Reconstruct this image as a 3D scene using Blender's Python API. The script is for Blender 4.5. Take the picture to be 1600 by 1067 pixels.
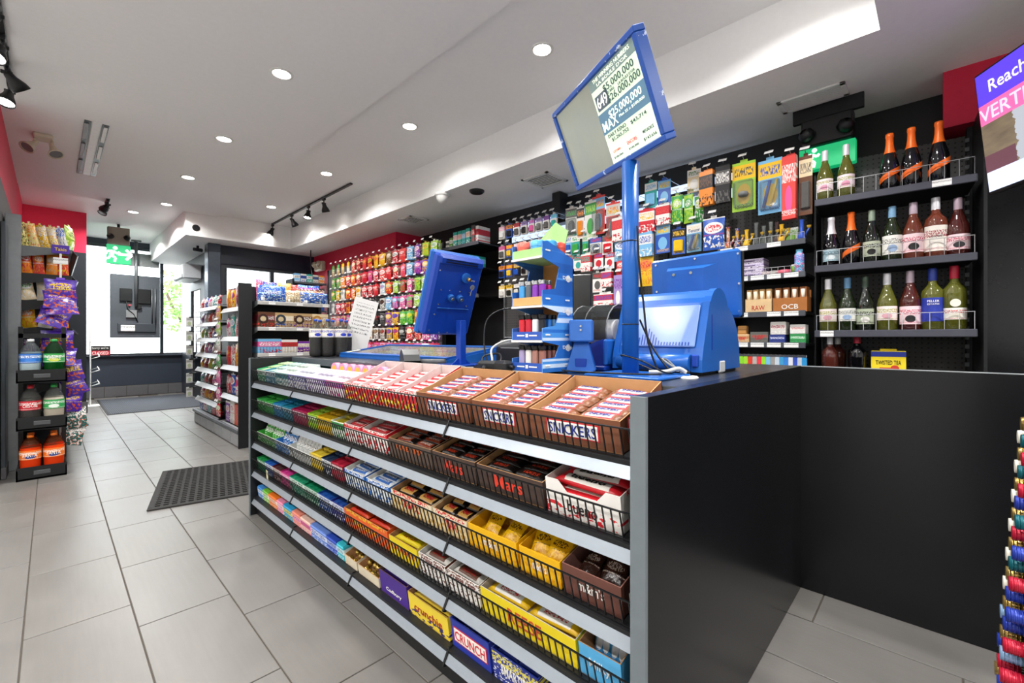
import bpy, math, random
from mathutils import Vector, Matrix, Euler

# ------------------------------------------------------------------ scene, camera, world, exposure
for o in list(bpy.data.objects):
    bpy.data.objects.remove(o)
SC = bpy.context.scene
COL = SC.collection
R = math.radians
CAM_H, FPX, YAW, HOR = 1.2, 692.5, 46.1, 528.0
cam_d = bpy.data.cameras.new('camera')
cam_d.sensor_width = 36.0
cam_d.lens = FPX / 1600 * 36
cam_d.shift_y = (HOR - 533.5) / 1600
cam_d.clip_start = 0.02
cam = bpy.data.objects.new('camera', cam_d)
cam.location = (0, 0, CAM_H)
cam.rotation_euler = (R(90), 0, R(-YAW))
COL.objects.link(cam)
SC.camera = cam
SC.view_settings.view_transform = 'Standard'
SC.view_settings.look = 'None'
SC.view_settings.gamma = 1.0
SC.view_settings.use_curve_mapping = False
SC.view_settings.exposure = 0.92
SC.cycles.use_denoising = True
SC.cycles.max_bounces = 6
SC.cycles.diffuse_bounces = 4
SC.cycles.transparent_max_bounces = 12
SC.cycles.sample_clamp_indirect = 6.0
world = bpy.data.worlds.new('bright_overcast_sky')
SC.world = world
world.use_nodes = True
world.node_tree.nodes['Background'].inputs[0].default_value = (0.93, 0.97, 1.0, 1)
world.node_tree.nodes['Background'].inputs[1].default_value = 5.0
DOWNLIGHT_W = 11.0
TRACK_W = 8.0

CA, SA = math.cos(R(YAW)), math.sin(R(YAW))

# real-world positions were surveyed from the photograph: a sight line met with a known plane of the room
def ray(px, py):
    r, u = (px - 800) / FPX, (HOR - py) / FPX
    return Vector((r * CA + SA, -r * SA + CA, u))
def at_z(px, py, z):
    d = ray(px, py); k = (z - CAM_H) / d.z
    return Vector((d.x * k, d.y * k, z))
def at_x(px, py, x):
    d = ray(px, py); k = x / d.x
    return Vector((x, d.y * k, CAM_H + d.z * k))
def at_y(px, py, y):
    d = ray(px, py); k = y / d.y
    return Vector((d.x * k, y, CAM_H + d.z * k))
def y_of(px, x):
    return at_x(px, 500, x).y
def proj(p):
    r, d = p[0] * CA - p[1] * SA, p[0] * SA + p[1] * CA
    return (800 + FPX * r / d, HOR + FPX * (CAM_H - p[2]) / d, d)

# ------------------------------------------------------------------ mesh helper
class MB:
    def __init__(s):
        s.v, s.f, s.m, s.sm = [], [], [], []
    def add(s, vs, fs, m=0, smooth=False, T=None):
        b = len(s.v)
        for p in vs:
            p = Vector(p)
            s.v.append(tuple(T @ p) if T is not None else tuple(p))
        for f in fs:
            s.f.append([b + i for i in f]); s.m.append(m); s.sm.append(smooth)
        return s
    def box(s, a, b, m=0, T=None):
        x0, y0, z0 = a; x1, y1, z1 = b
        return s.add([(x0,y0,z0),(x1,y0,z0),(x1,y1,z0),(x0,y1,z0),(x0,y0,z1),(x1,y0,z1),(x1,y1,z1),(x0,y1,z1)],
                     [(0,3,2,1),(4,5,6,7),(0,1,5,4),(1,2,6,5),(2,3,7,6),(3,0,4,7)], m, False, T)
    def cbox(s, a, b, r, m=0, T=None):
        a, b = Vector(a), Vector(b)
        r = min(r, min(b - a) * 0.49)
        vs, idx = [], {}
        for i in range(8):
            sg = [(i >> k) & 1 for k in range(3)]
            for ax in range(3):
                p = [ (b[k] if sg[k] else a[k]) for k in range(3)]
                for k in range(3):
                    if k != ax: p[k] += -r if sg[k] else r
                idx[(i, ax)] = len(vs); vs.append(p)
        fs = []
        for ax in range(3):
            o1, o2 = (ax + 1) % 3, (ax + 2) % 3
            for side in (0, 1):
                q = []
                for (p1, p2) in ((0,0),(1,0),(1,1),(0,1)):
                    i = (side << ax) | (p1 << o1) | (p2 << o2)
                    q.append(idx[(i, ax)])
                fs.append(q if side else q[::-1])
        for ax in range(3):
            o1, o2 = (ax + 1) % 3, (ax + 2) % 3
            for p1 in (0,1):
                for p2 in (0,1):
                    i0 = (p1 << o1) | (p2 << o2); i1 = i0 | (1 << ax)
                    q = [idx[(i0,o1)], idx[(i1,o1)], idx[(i1,o2)], idx[(i0,o2)]]
                    fs.append(q if (p1 ^ p2) else q[::-1])
        for i in range(8):
            q = [idx[(i,0)], idx[(i,1)], idx[(i,2)]]
            par = bin(i).count('1') & 1
            fs.append(q if par else q[::-1])
        return s.add(vs, fs, m, False, T)
    def cyl(s, p0, p1, r0, r1=None, n=12, m=0, caps=True, smooth=True):
        r1 = r0 if r1 is None else r1
        p0, p1 = Vector(p0), Vector(p1)
        d = (p1 - p0).normalized()
        a = d.orthogonal().normalized(); b = d.cross(a)
        vs = []
        for i in range(n):
            t = 2 * math.pi * i / n
            e = a * math.cos(t) + b * math.sin(t)
            vs += [p0 + e * r0, p1 + e * r1]
        fs = [(2*i, 2*((i+1) % n), 2*((i+1) % n)+1, 2*i+1) for i in range(n)]
        s.add(vs, fs, m, smooth)
        if caps:
            b0 = len(s.v) - 2 * n
            s.f.append([b0 + 2*i for i in range(n)][::-1]); s.m.append(m); s.sm.append(False)
            s.f.append([b0 + 2*i + 1 for i in range(n)]); s.m.append(m); s.sm.append(False)
        return s
    def tube(s, pts, r, n=6, m=0):
        pts = [Vector(p) for p in pts]
        rings, up = [], None
        for i, p in enumerate(pts):
            d = (pts[min(i+1, len(pts)-1)] - pts[max(i-1, 0)]).normalized()
            if up is None: up = d.orthogonal().normalized()
            up = (up - d * up.dot(d)).normalized(); b = d.cross(up)
            rings.append([p + (up * math.cos(2*math.pi*k/n) + b * math.sin(2*math.pi*k/n)) * r for k in range(n)])
        vs = [q for g in rings for q in g]; fs = []
        for i in range(len(rings) - 1):
            for k in range(n):
                fs.append((i*n+k, i*n+(k+1) % n, (i+1)*n+(k+1) % n, (i+1)*n+k))
        fs.append(list(range(n))[::-1]); fs.append([(len(rings)-1)*n + k for k in range(n)])
        return s.add(vs, fs, m, True)
    def lathe(s, prof, n=16, m=0, c=(0,0,0), smooth=True, a0=0.0, a1=2*math.pi):
        full = abs(a1 - a0) > 6.28
        k = n if full else n + 1
        vs = []
        for (r, z) in prof:
            for i in range(k):
                t = a0 + (a1 - a0) * i / n
                vs.append((c[0] + r * math.cos(t), c[1] + r * math.sin(t), c[2] + z))
        fs = []
        for j in range(len(prof) - 1):
            for i in range(n):
                i2 = (i + 1) % k if full else i + 1
                fs.append((j*k+i, j*k+i2, (j+1)*k+i2, (j+1)*k+i))
        return s.add(vs, fs, m, smooth)
    def ext(s, poly, y0, y1, m=0, T=None, smooth=False):
        n = len(poly)
        vs = [(x, y0, z) for x, z in poly] + [(x, y1, z) for x, z in poly]
        fs = [list(range(n)), list(range(n, 2*n))[::-1]]
        fs += [(i, n+i, n+(i+1) % n, (i+1) % n) for i in range(n)]
        return s.add(vs, fs, m, smooth, T)
    def pillow(s, w, h, t, nx=6, nz=8, crimp=0.07, m=0, bow=0.0):
        # a sealed bag: x width, z 0..h, bulging both ways in y, flat crimped ends
        vs = []
        for side in (-1, 1):
            for j in range(nz + 1):
                v = j / nz
                for i in range(nx + 1):
                    u = i / nx
                    e = max(0.0, min(1.0, (v - crimp) / (1 - 2 * crimp)))
                    b = (math.sin(math.pi * e) ** 0.55 if 0 < e < 1 else 0.0) * (math.sin(math.pi * u) ** 0.6 if 0 < u < 1 else 0.0)
                    narrow = 1 - 0.07 * (math.sin(math.pi * e) if 0 < e < 1 else 0)
                    wob = 0.012 * w * math.sin(9 * v + 5 * u) * (1 if 0 < e < 1 else 0.2)
                    vs.append(((u - .5) * w * narrow, side * (b * t * .5 + .0006) + wob * .4, v * h))
        fs = []; k = (nx + 1) * (nz + 1)
        for j in range(nz):
            for i in range(nx):
                q = (j*(nx+1)+i, j*(nx+1)+i+1, (j+1)*(nx+1)+i+1, (j+1)*(nx+1)+i)
                fs.append(q); fs.append(tuple(k + x for x in q[::-1]))
        return s.add(vs, fs, m, True)
    def mesh(s, name):
        me = bpy.data.meshes.new(name)
        me.from_pydata(s.v, [], s.f)
        me.polygons.foreach_set('material_index', s.m)
        me.polygons.foreach_set('use_smooth', s.sm)
        me.update()
        return me
    def build(s, name, mats, parent=None, loc=(0,0,0), rot=(0,0,0)):
        return obj(name, s.mesh(name), mats, parent, loc, rot)

def obj(name, me, mats, parent=None, loc=(0,0,0), rot=(0,0,0), scale=None):
    o = bpy.data.objects.new(name, me)
    COL.objects.link(o)
    if not isinstance(mats, (list, tuple)): mats = [mats]
    while len(me.materials) < len(mats): me.materials.append(None)
    for i, mt in enumerate(mats):
        if me.materials[i] is None: me.materials[i] = mt
        elif me.materials[i] is not mt:
            o.material_slots[i].link = 'OBJECT'; o.material_slots[i].material = mt
    o.parent = parent
    o.location = loc; o.rotation_euler = rot
    if scale is not None: o.scale = scale
    return o

LABELS = {}
def tag(o, label, cat, group=None, kind=None):
    o['label'] = label; o['category'] = cat
    if group: o['group'] = group
    if kind: o['kind'] = kind
    LABELS.setdefault(label, []).append((o.name, group))
    return o
def thing(name, label, cat, loc=(0,0,0), rot=(0,0,0), group=None):
    o = bpy.data.objects.new(name, None); COL.objects.link(o)
    o.empty_display_size = 0.05
    o.location = loc; o.rotation_euler = rot
    return tag(o, label, cat, group)
def struct(name, mb, mats, parent=None, loc=(0,0,0), rot=(0,0,0)):
    o = mb.build(name, mats, parent, loc, rot)
    if parent is None: o['kind'] = 'structure'
    return o

FACE_NX = R(-90)   # a front that faces the aisle side (-X): local x runs towards -Y, local y into the shelf (+X)
FACE_PX = R(90)    # a front that faces +X
ORD = ['first','second','third','fourth','fifth','sixth','seventh','eighth','ninth','tenth','eleventh','twelfth','thirteenth',
       'fourteenth','fifteenth','sixteenth','seventeenth','eighteenth','nineteenth','twentieth','twenty-first','twenty-second','twenty-third','twenty-fourth','twenty-fifth','twenty-sixth','twenty-seventh','twenty-eighth','twenty-ninth','thirtieth']

# ------------------------------------------------------------------ materials
def lin(c):
    if isinstance(c, str):
        c = c.lstrip('#'); c = tuple(int(c[i:i+2], 16) / 255 for i in (0, 2, 4))
    return tuple((x / 12.92 if x <= 0.04045 else ((x + 0.055) / 1.055) ** 2.4) for x in c) + (1.0,)
_MATS = {}
class NT:
    def __init__(s, name):
        s.mat = bpy.data.materials.new(name); s.mat.use_nodes = True
        s.t = s.mat.node_tree; s.p = s.t.nodes['Principled BSDF']
    def n(s, typ, **kw):
        nd = s.t.nodes.new(typ)
        for k, v in kw.items(): setattr(nd, k, v)
        return nd
    def put(s, sock, v):
        if hasattr(v, 'is_output'): s.t.links.new(v, sock)
        else: sock.default_value = v
    def math(s, op, a, b=0.0, c=None):
        nd = s.n('ShaderNodeMath', operation=op)
        s.put(nd.inputs[0], a); s.put(nd.inputs[1], b)
        if c is not None: s.put(nd.inputs[2], c)
        return nd.outputs[0]
    def mix(s, f, a, b):
        nd = s.n('ShaderNodeMix', data_type='RGBA')
        s.put(nd.inputs[0], f); s.put(nd.inputs[6], a); s.put(nd.inputs[7], b)
        return nd.outputs[2]
    def coords(s, which='Generated'):
        tc = s.n('ShaderNodeTexCoord'); return tc.outputs[which]
    def xyz(s, vec):
        sp = s.n('ShaderNodeSeparateXYZ'); s.t.links.new(vec, sp.inputs[0]); return sp.outputs
    def noise(s, vec, scale, detail=2.0, rough=0.5):
        nd = s.n('ShaderNodeTexNoise'); s.t.links.new(vec, nd.inputs['Vector'])
        nd.inputs['Scale'].default_value = scale; nd.inputs['Detail'].default_value = detail; nd.inputs['Roughness'].default_value = rough
        return nd.outputs['Fac']
    def mapping(s, vec, scale=(1,1,1), loc=(0,0,0)):
        nd = s.n('ShaderNodeMapping'); s.t.links.new(vec, nd.inputs[0])
        nd.inputs['Scale'].default_value = scale; nd.inputs['Location'].default_value = loc
        return nd.outputs[0]
    def bump(s, h, strength=0.2, dist=0.01):
        nd = s.n('ShaderNodeBump'); nd.inputs['Strength'].default_value = strength; nd.inputs['Distance'].default_value = dist
        s.t.links.new(h, nd.inputs['Height']); s.t.links.new(nd.outputs[0], s.p.inputs['Normal'])

def plain(c, rough=0.5, metal=0.0, spec=0.5, var=0.06, bump=0.0, scale=30.0, trans=0.0, ior=1.45, coat=0.0, name=None):
    key = ('plain', c, rough, metal, spec, var, bump, scale, trans, coat)
    if key in _MATS: return _MATS[key]
    k = NT(name or 'surface_' + str(c).lstrip('#'))
    col = lin(c)
    v = k.coords('Object')
    nz = k.noise(v, scale, 3.0)
    dark = tuple(x * (1 - var * 2) for x in col[:3]) + (1,)
    lite = tuple(min(1, x * (1 + var * 2)) for x in col[:3]) + (1,)
    k.put(k.p.inputs['Base Color'], k.mix(nz, dark, lite) if var else col)
    k.p.inputs['Roughness'].default_value = rough; k.p.inputs['Metallic'].default_value = metal
    k.p.inputs['Specular IOR Level'].default_value = spec; k.p.inputs['IOR'].default_value = ior
    k.p.inputs['Transmission Weight'].default_value = trans; k.p.inputs['Coat Weight'].default_value = coat
    if bump: k.bump(nz, bump, 0.004)
    _MATS[key] = k.mat
    return k.mat

def emit(c, strength, name='lamp_glow'):
    key = ('emit', c, strength)
    if key in _MATS: return _MATS[key]
    k = NT(name)
    k.p.inputs['Base Color'].default_value = lin(c)
    k.p.inputs['Emission Color'].default_value = lin(c); k.p.inputs['Emission Strength'].default_value = strength
    _MATS[key] = k.mat
    return k.mat

def pack(c1, c2, c3, c4=None, style='bag', rough=0.32):
    """printed wrapper: c1 ground, c2 band and emblem, c3 lettering, c4 picture; style sets the layout of the print"""
    c4 = c4 or c2
    key = ('pack', c1, c2, c3, c4, style, rough)
    if key in _MATS: return _MATS[key]
    k = NT('printed_wrapper')
    g = k.coords('Generated'); u, y, v = k.xyz(g)
    if style in ('bar', 'top'): v = y                     # print lies on the upper face
    oi = k.n('ShaderNodeObjectInfo').outputs['Random']
    off = k.n('ShaderNodeCombineXYZ'); k.put(off.inputs[0], k.math('MULTIPLY', oi, 37.0)); k.put(off.inputs[1], k.math('MULTIPLY', oi, 11.0))
    uv = k.n('ShaderNodeCombineXYZ'); k.put(uv.inputs[0], u); k.put(uv.inputs[1], v)
    ad = k.n('ShaderNodeVectorMath', operation='ADD'); k.put(ad.inputs[0], uv.outputs[0]); k.put(ad.inputs[1], off.outputs[0])
    P = ad.outputs[0]
    C1, C2, C3, C4 = lin(c1), lin(c2), lin(c3), lin(c4)
    def band(x, lo, hi):
        return k.math('MULTIPLY', k.math('GREATER_THAN', x, lo), k.math('LESS_THAN', x, hi))
    def ell(cu, cv, ru, rv):
        a = k.math('DIVIDE', k.math('SUBTRACT', u, cu), ru); b = k.math('DIVIDE', k.math('SUBTRACT', v, cv), rv)
        return k.math('LESS_THAN', k.math('ADD', k.math('MULTIPLY', a, a), k.math('MULTIPLY', b, b)), 1.0)
    letters = k.math('GREATER_THAN', k.noise(k.mapping(P, (24, 13, 1)), 1.0, 1.0), 0.5)
    fine = k.math('GREATER_THAN', k.noise(k.mapping(P, (40, 34, 1)), 1.0, 0.0), 0.53)
    blob = k.math('GREATER_THAN', k.noise(P, 8.0, 3.0), 0.54)
    base = C1
    if style == 'bag':
        base = k.mix(k.math('MULTIPLY', band(v, .06, .40), blob), base, C4)
        base = k.mix(ell(.5, .63, .43, .17), base, C2)
        base = k.mix(k.math('MULTIPLY', ell(.5, .63, .36, .11), letters), base, C3)
        base = k.mix(band(v, .90, 1.1), base, C2)
        base = k.mix(k.math('MULTIPLY', band(v, .42, .46), fine), base, C3)
    elif style == 'card':
        base = k.mix(band(v, .62, .9), base, C2)
        base = k.mix(k.math('MULTIPLY', k.math('MULTIPLY', band(v, .68, .84), band(u, .1, .9)), letters), base, C3)
        base = k.mix(ell(.5, .33, .3, .2), base, C4)
        base = k.mix(k.math('MULTIPLY', k.math('MULTIPLY', band(v, .05, .14), band(u, .1, .9)), fine), base, C3)
    elif style == 'cone':
        base = k.mix(k.math('LESS_THAN', k.math('ADD', v, k.math('MULTIPLY', k.noise(P, 4.0), .2)), .52), base, C2)
        base = k.mix(k.math('MULTIPLY', band(v, .3, .6), letters), base, C3)
    elif style == 'bar':
        base = k.mix(k.math('MULTIPLY', band(u, .17, .83), band(v, .1, .9)), base, C4)
        base = k.mix(k.math('MULTIPLY', band(u, .2, .8), band(v, .2, .8)), base, C2)
        base = k.mix(k.math('MULTIPLY', k.math('MULTIPLY', band(u, .26, .74), band(v, .3, .7)), letters), base, C3)
    elif style == 'label':
        base = k.mix(k.math('MULTIPLY', band(v, .55, .82), letters), base, C3)
        base = k.mix(ell(.5, .3, .25, .2), base, C2)
        base = k.mix(k.math('MULTIPLY', band(v, .06, .14), fine), base, C3)
    elif style == 'box':
        base = k.mix(k.math('MULTIPLY', band(v, 0, .3), blob), base, C4)
        base = k.mix(band(v, .45, .8), base, C2)
        base = k.mix(k.math('MULTIPLY', k.math('MULTIPLY', band(v, .5, .75), band(u, .06, .94)), letters), base, C3)
    elif style == 'notice':
        lines = k.math('GREATER_THAN', k.math('SINE', k.math('MULTIPLY', v, 90.0)), .1)
        base = k.mix(k.math('MULTIPLY', k.math('MULTIPLY', k.math('MULTIPLY', band(v, .35, .92), band(u, .12, .88)), lines), fine), base, C3)
    elif style == 'top':
        base = k.mix(k.math('MULTIPLY', band(u, .12, .88), letters), base, C2)
    elif style == 'art':
        base = k.mix(blob, base, C2)
        base = k.mix(k.math('GREATER_THAN', k.noise(P, 16.0, 1.0), .6), base, C3)
        base = k.mix(k.math('MULTIPLY', band(v, .55, .85), letters), base, C4)
    k.put(k.p.inputs['Base Color'], base)
    k.p.inputs['Roughness'].default_value = rough
    crumple = k.noise(P, 6.0, 3.0)
    k.bump(crumple, 0.25 if style in ('bag', 'cone', 'bar') else 0.04, 0.01)
    _MATS[key] = k.mat
    return k.mat

def tile_mat():
    k = NT('grey_porcelain_tile')
    g = k.coords('Object'); oi = k.n('ShaderNodeObjectInfo').outputs['Random']
    off = k.n('ShaderNodeCombineXYZ'); k.put(off.inputs[0], k.math('MULTIPLY', oi, 50.0)); k.put(off.inputs[1], k.math('MULTIPLY', oi, 30.0))
    ad = k.n('ShaderNodeVectorMath', operation='ADD'); k.put(ad.inputs[0], g); k.put(ad.inputs[1], off.outputs[0])
    P = ad.outputs[0]
    n1 = k.noise(P, 3.0, 5.0, .6); n2 = k.noise(k.mapping(P, (60, 4, 1)), 1.0, 4.0, .6)
    c = k.mix(n1, lin('#625f5b'), lin('#7f7b76'))
    c = k.mix(k.math('MULTIPLY', n2, .5), c, lin('#575551'))
    c = k.mix(k.math('MULTIPLY', oi, .25), c, lin('#6a6867'))
    k.put(k.p.inputs['Base Color'], c)
    k.put(k.p.inputs['Roughness'], k.math('ADD', k.math('MULTIPLY', n1, .2), .26))
    k.bump(n2, .06, .002)
    return k.mat

M = dict(
    white=plain('#f4f3f2', .75, var=.015, name='ceiling_paint'),
    red=plain('#d42045', .6, var=.03, name='red_wall_paint'),
    blackwall=plain('#1c1d20', .5, var=.08, name='black_wall_paint'),
    navywall=plain('#2b313b', .4, var=.06, name='dark_slate_paint'),
    laminate=plain('#0f1013', .27, spec=.5, var=.12, scale=4.0, name='black_laminate'),
    edge=plain('#6b7377', .4, var=.05, name='grey_edge_band'),
    blackmetal=plain('#17181a', .42, var=.05, name='black_steel'),
    greymetal=plain('#6d7072', .4, .5, name='grey_steel'),
    rail=plain('#959da5', .3, .35, var=.04, name='price_rail_plastic'),
    darkrail=plain('#55585f', .35, .3, name='dark_price_rail'),
    chrome=plain('#c9ccd0', .2, .95, var=.02, name='chrome_wire'),
    kraft=plain('#b98a5c', .8, var=.06, name='brown_cardboard'),
    kraftd=plain('#8f6642', .8, var=.06, name='brown_cardboard_shade'),
    whitecard=plain('#e6e2da', .7, var=.02, name='white_cardboard'),
    paper=plain('#f0efec', .7, var=.01, name='white_paper'),
    blue=plain('#1d5fb4', .3, var=.04, name='blue_plastic'),
    deepblue=plain('#123d9e', .28, var=.04, name='deep_blue_plastic'),
    lightblue=plain('#4a8fd6', .35, name='light_blue_plastic'),
    black=plain('#111214', .4, var=.04, name='black_plastic'),
    rubber=plain('#2c2b2a', .85, var=.1, name='black_rubber'),
    greyplastic=plain('#7d7f80', .45, name='grey_plastic'),
    whiteplastic=plain('#e4e3df', .45, name='white_plastic'),
    creamplastic=plain('#d9d3bd', .5, name='cream_plastic'),
    green=plain('#0f9b5c', .45, name='exit_green'),
    grout=plain('#4a443c', .9, name='dark_grout'),
    skirt=plain('#5d5c5e', .5, name='grey_base_tile'),
    tile=tile_mat(),
    lamp=emit('#fff6ea', 30.0, 'downlight_diffuser'),
    trackglow=emit('#fffaf2', 14.0, 'track_lamp_face'),
)
def glass_mat():
    k = NT('window_glass')
    tr = k.n('ShaderNodeBsdfTransparent'); tr.inputs[0].default_value = (.95, .97, .97, 1)
    gl = k.n('ShaderNodeBsdfGlossy'); gl.inputs['Roughness'].default_value = .02
    fr = k.n('ShaderNodeFresnel'); fr.inputs[0].default_value = 1.25
    mx = k.n('ShaderNodeMixShader')
    k.t.links.new(fr.outputs[0], mx.inputs[0]); k.t.links.new(tr.outputs[0], mx.inputs[1]); k.t.links.new(gl.outputs[0], mx.inputs[2])
    k.t.links.new(mx.outputs[0], k.t.nodes['Material Output'].inputs['Surface'])
    return k.mat
M['glass'] = glass_mat()
def clear_mat(c, a):
    k = NT('clear_plastic')
    tr = k.n('ShaderNodeBsdfTransparent'); tr.inputs[0].default_value = lin(c)
    pr = k.p; pr.inputs['Base Color'].default_value = tuple(x * .35 for x in lin(c)[:3]) + (1,); pr.inputs['Roughness'].default_value = .06; pr.inputs['Coat Weight'].default_value = .6
    mx = k.n('ShaderNodeMixShader'); mx.inputs[0].default_value = a
    k.t.links.new(tr.outputs[0], mx.inputs[1]); k.t.links.new(pr.outputs[0], mx.inputs[2])
    k.t.links.new(mx.outputs[0], k.t.nodes['Material Output'].inputs['Surface'])
    return k.mat
M['clear'] = clear_mat('#e8ecec', .25)
M['smoke'] = clear_mat('#6c7275', .45)

# ------------------------------------------------------------------ lettering, made once per word
WORDS = ['SNICKERS','SN','Mars','TWIX','bueno','Kinder',"m&m's",'CRUNCH','crunchie','COFFEE CRISP','REESE','SMARTIES','OH HENRY!','Cadbury','Milky','KitKat',
 'TWISTED TEA','RAW','OCB','PELLER','ESTATES','LAYLOW','WINE HOUSE','MARTINIS','Reach','VERTIS','649','MAX','$5,000,000','$26,000,000','$25,000,000','LOTTO','$43,714','$1,265,752','$143,656','$100,000','Plus 25 x $100,000',
 'CLOSED',"Sorry we're",'Takis','CHIPS AHOY!','COOKIES','Advil','Tide','Cepol','Tensor','Djeep','Dasani','FANTA','Coca-Cola','SPRITE','ZERO','BIC','Crispy','CLIPPER','THE WINNING NUMBERS','LA BOULE D\'OR','GOLD BALL','DAILY KENO','POKER LOTTO','ENCORE','MEGADICE','LOTTARIO','Maynards','Celebration','PLAY','EXCEL','DENTYNE']
TXT = {}
_tmp = []
for w_ in WORDS:
    cu = bpy.data.curves.new('lettering', 'FONT'); cu.body = w_; cu.size = 1.0; cu.align_x = 'CENTER'; cu.align_y = 'CENTER'
    cu.resolution_u = 2; cu.extrude = 0.02; cu.offset = 0.006
    o_ = bpy.data.objects.new('lettering', cu); COL.objects.link(o_); _tmp.append((w_, o_))
bpy.context.view_layer.update()
_dg = bpy.context.evaluated_depsgraph_get()
for w_, o_ in _tmp:
    me = bpy.data.meshes.new_from_object(o_.evaluated_get(_dg))
    xs = [v.co.x for v in me.vertices]; ys = [v.co.y for v in me.vertices]
    TXT[w_] = (me, max(xs) - min(xs), max(ys) - min(ys), (max(xs) + min(xs)) / 2, (max(ys) + min(ys)) / 2)
    cu = o_.data; bpy.data.objects.remove(o_); bpy.data.curves.remove(cu)
for me, *_ in TXT.values(): me.materials.clear()
def text(w, width, mat, parent, loc, rot=(R(90),0,0), height=None, name='lettering'):
    """lettering centred on loc; default stands upright and faces local -y"""
    me, tw, th, cx, cy = TXT[w]
    sx = width / tw; sy = (height / th) if height else sx
    o = obj(name, me, mat, parent, (0,0,0), rot, (sx, sy, 0.02))
    e = Euler(rot).to_matrix()
    o.location = Vector(loc) - e @ Vector((cx * sx, cy * sy, 0))
    return o

# ================================================================== the room shell
ZC, ZCL, ZS = 3.2, 3.17, 2.81
floor = struct('floor', MB().box((-2.3, -3.1, -.12), (4.3, 12.3, -.004)), M['grout'])
tile_me = MB().cbox((-.1626, -.3322, -.02), (.1626, .3322, 0), .0015).mesh('tile')
far_tiles = MB(); n_t = 0
for c in range(-7, 13):
    x = .415 + .33 * c
    for k in range(-10, 16):
        y = 3.065 - .2233 * c + .67 * k - .335
        if not (-2.3 < x < 4.2 and -3.0 < y < 12.0): continue
        hidden = (1.15 < x and .55 < y < 3.3) or (x > 2.65) or (x < -.45 and y > 5.3)
        best = None
        for dx in (-.16, .16):
            for dy in (-.33, .33):
                px, py, d = proj((x + dx, y + dy, 0))
                if d > .2 and -60 < px < 1660 and py < 1090: best = True
        if best and not hidden and n_t < 300:
            obj('tile', tile_me, M['tile'], floor, (x, y, 0)); n_t += 1
        else:
            far_tiles.box((x - .163, y - .3325, -.02), (x + .163, y + .3325, 0))
ft = far_tiles.build('tile_field', M['tile'], floor); ft['kind'] = 'stuff'

cl = MB()
cl.box((-2.3, .22, ZCL), (1.87, 8.45, 3.34)); cl.box((1.87, .22, ZC), (3.0, 8.45, 3.34)); cl.box((-.5, 8.45, ZC), (1.45, 12.3, 3.34))
struct('ceiling', cl, M['white'])
sf = MB()
sf.box((3.0, -3.1, ZS), (4.3, 9.2, 3.34)); sf.box((1.45, 8.45, ZS), (3.0, 12.3, 3.34)); sf.box((-2.3, -3.1, ZS), (3.0, .22, 3.34))
struct('ceiling_soffit', sf, M['white'])

# back wall (X = 4.08), the red wall that stands forward of it, the wall past the liquor bay
struct('wall_back', MB().box((4.08, -.4, 0), (4.3, 5.93, ZS)), M['blackwall'])
struct('wall_back_red', MB().box((3.62, 5.93, 0), (4.3, 9.0, ZS)), M['red'])
w = MB(); w.box((3.85, -3.1, 0), (4.3, -.21, 2.45), 0); w.box((3.75, -3.1, 2.47), (4.3, -.02, ZS), 1)
struct('wall_right', w, [plain('#1b1c1f', .22, spec=.5, name='glossy_black_panel'), M['red']])
struct('wall_behind', MB().box((-2.3, -3.3, 0), (4.3, -3.1, 3.3)), plain('#d5d4d2', .7, name='pale_wall_paint'))
w = MB(); w.box((-2.5, -3.1, 0), (-2.3, 5.5, 3.3)); w.box((-2.3, 5.5, 0), (-.3, 5.62, 3.3))
struct('wall_left_near', w, plain('#d5d4d2', .7, name='pale_wall_paint'))
w = MB(); w.box((-.42, 5.62, 0), (-.3, 9.84, 2.56), 0); w.box((-.42, 5.62, 2.56), (-.3, 9.84, 3.3), 1)
struct('wall_left', w, [M['blackwall'], M['red']])
w = MB(); w.box((-.42, 9.84, .18), (.39, 9.98, 2.56), 0); w.box((-.42, 9.84, 2.56), (.39, 9.98, 3.3), 1); w.box((.25, 9.98, .18), (.39, 12.1, 3.3), 0)
struct('wall_entry', w, [plain('#22262c', .35, var=.05, name='dark_gloss_panel'), M['red']])
struct('baseboard_entry', MB().box((-.42, 9.82, 0), (.405, 9.98, .18)).box((.25, 9.98, 0), (.405, 12.1, .18)), M['skirt'])

# street window at the far end
struct('wall_front', MB().box((.25, 12.1, .22), (2.2, 12.28, .83)).box((.25, 12.1, 3.1), (2.2, 12.28, 3.34)), plain('#353c47', .35, var=.04, name='slate_gloss_panel'))
bb = struct('baseboard_front', MB().box((.39, 12.075, 0), (2.1, 12.28, .215)), M['grout'])
for i in range(5):
    MB().cbox((0, 0, 0), (.335, .02, .205), .003).build('tile', M['skirt'], bb, (.395 + i * .342, 12.06, .005))
w1 = MB().box((.39, 12.12, .83), (2.1, 12.2, .88)).box((.39, 12.12, 3.04), (2.1, 12.2, 3.1)).box((.39, 12.12, .88), (.46, 12.2, 3.04)).box((2.02, 12.12, .88), (2.1, 12.2, 3.04)).box((1.63, 12.13, .88), (1.69, 12.19, 3.04))
w1o = struct('window_1', w1, plain('#3a4048', .4, name='dark_window_frame'))
for x0, x1 in ((.46, 1.63), (1.69, 2.02)):
    MB().box((x0, 12.155, .88), (x1, 12.165, 3.04)).build('pane', M['glass'], w1o)
MB().cbox((.37, 12.02, .815), (2.12, 12.14, .845), .006).build('sill', M['navywall'], w1o)

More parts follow.
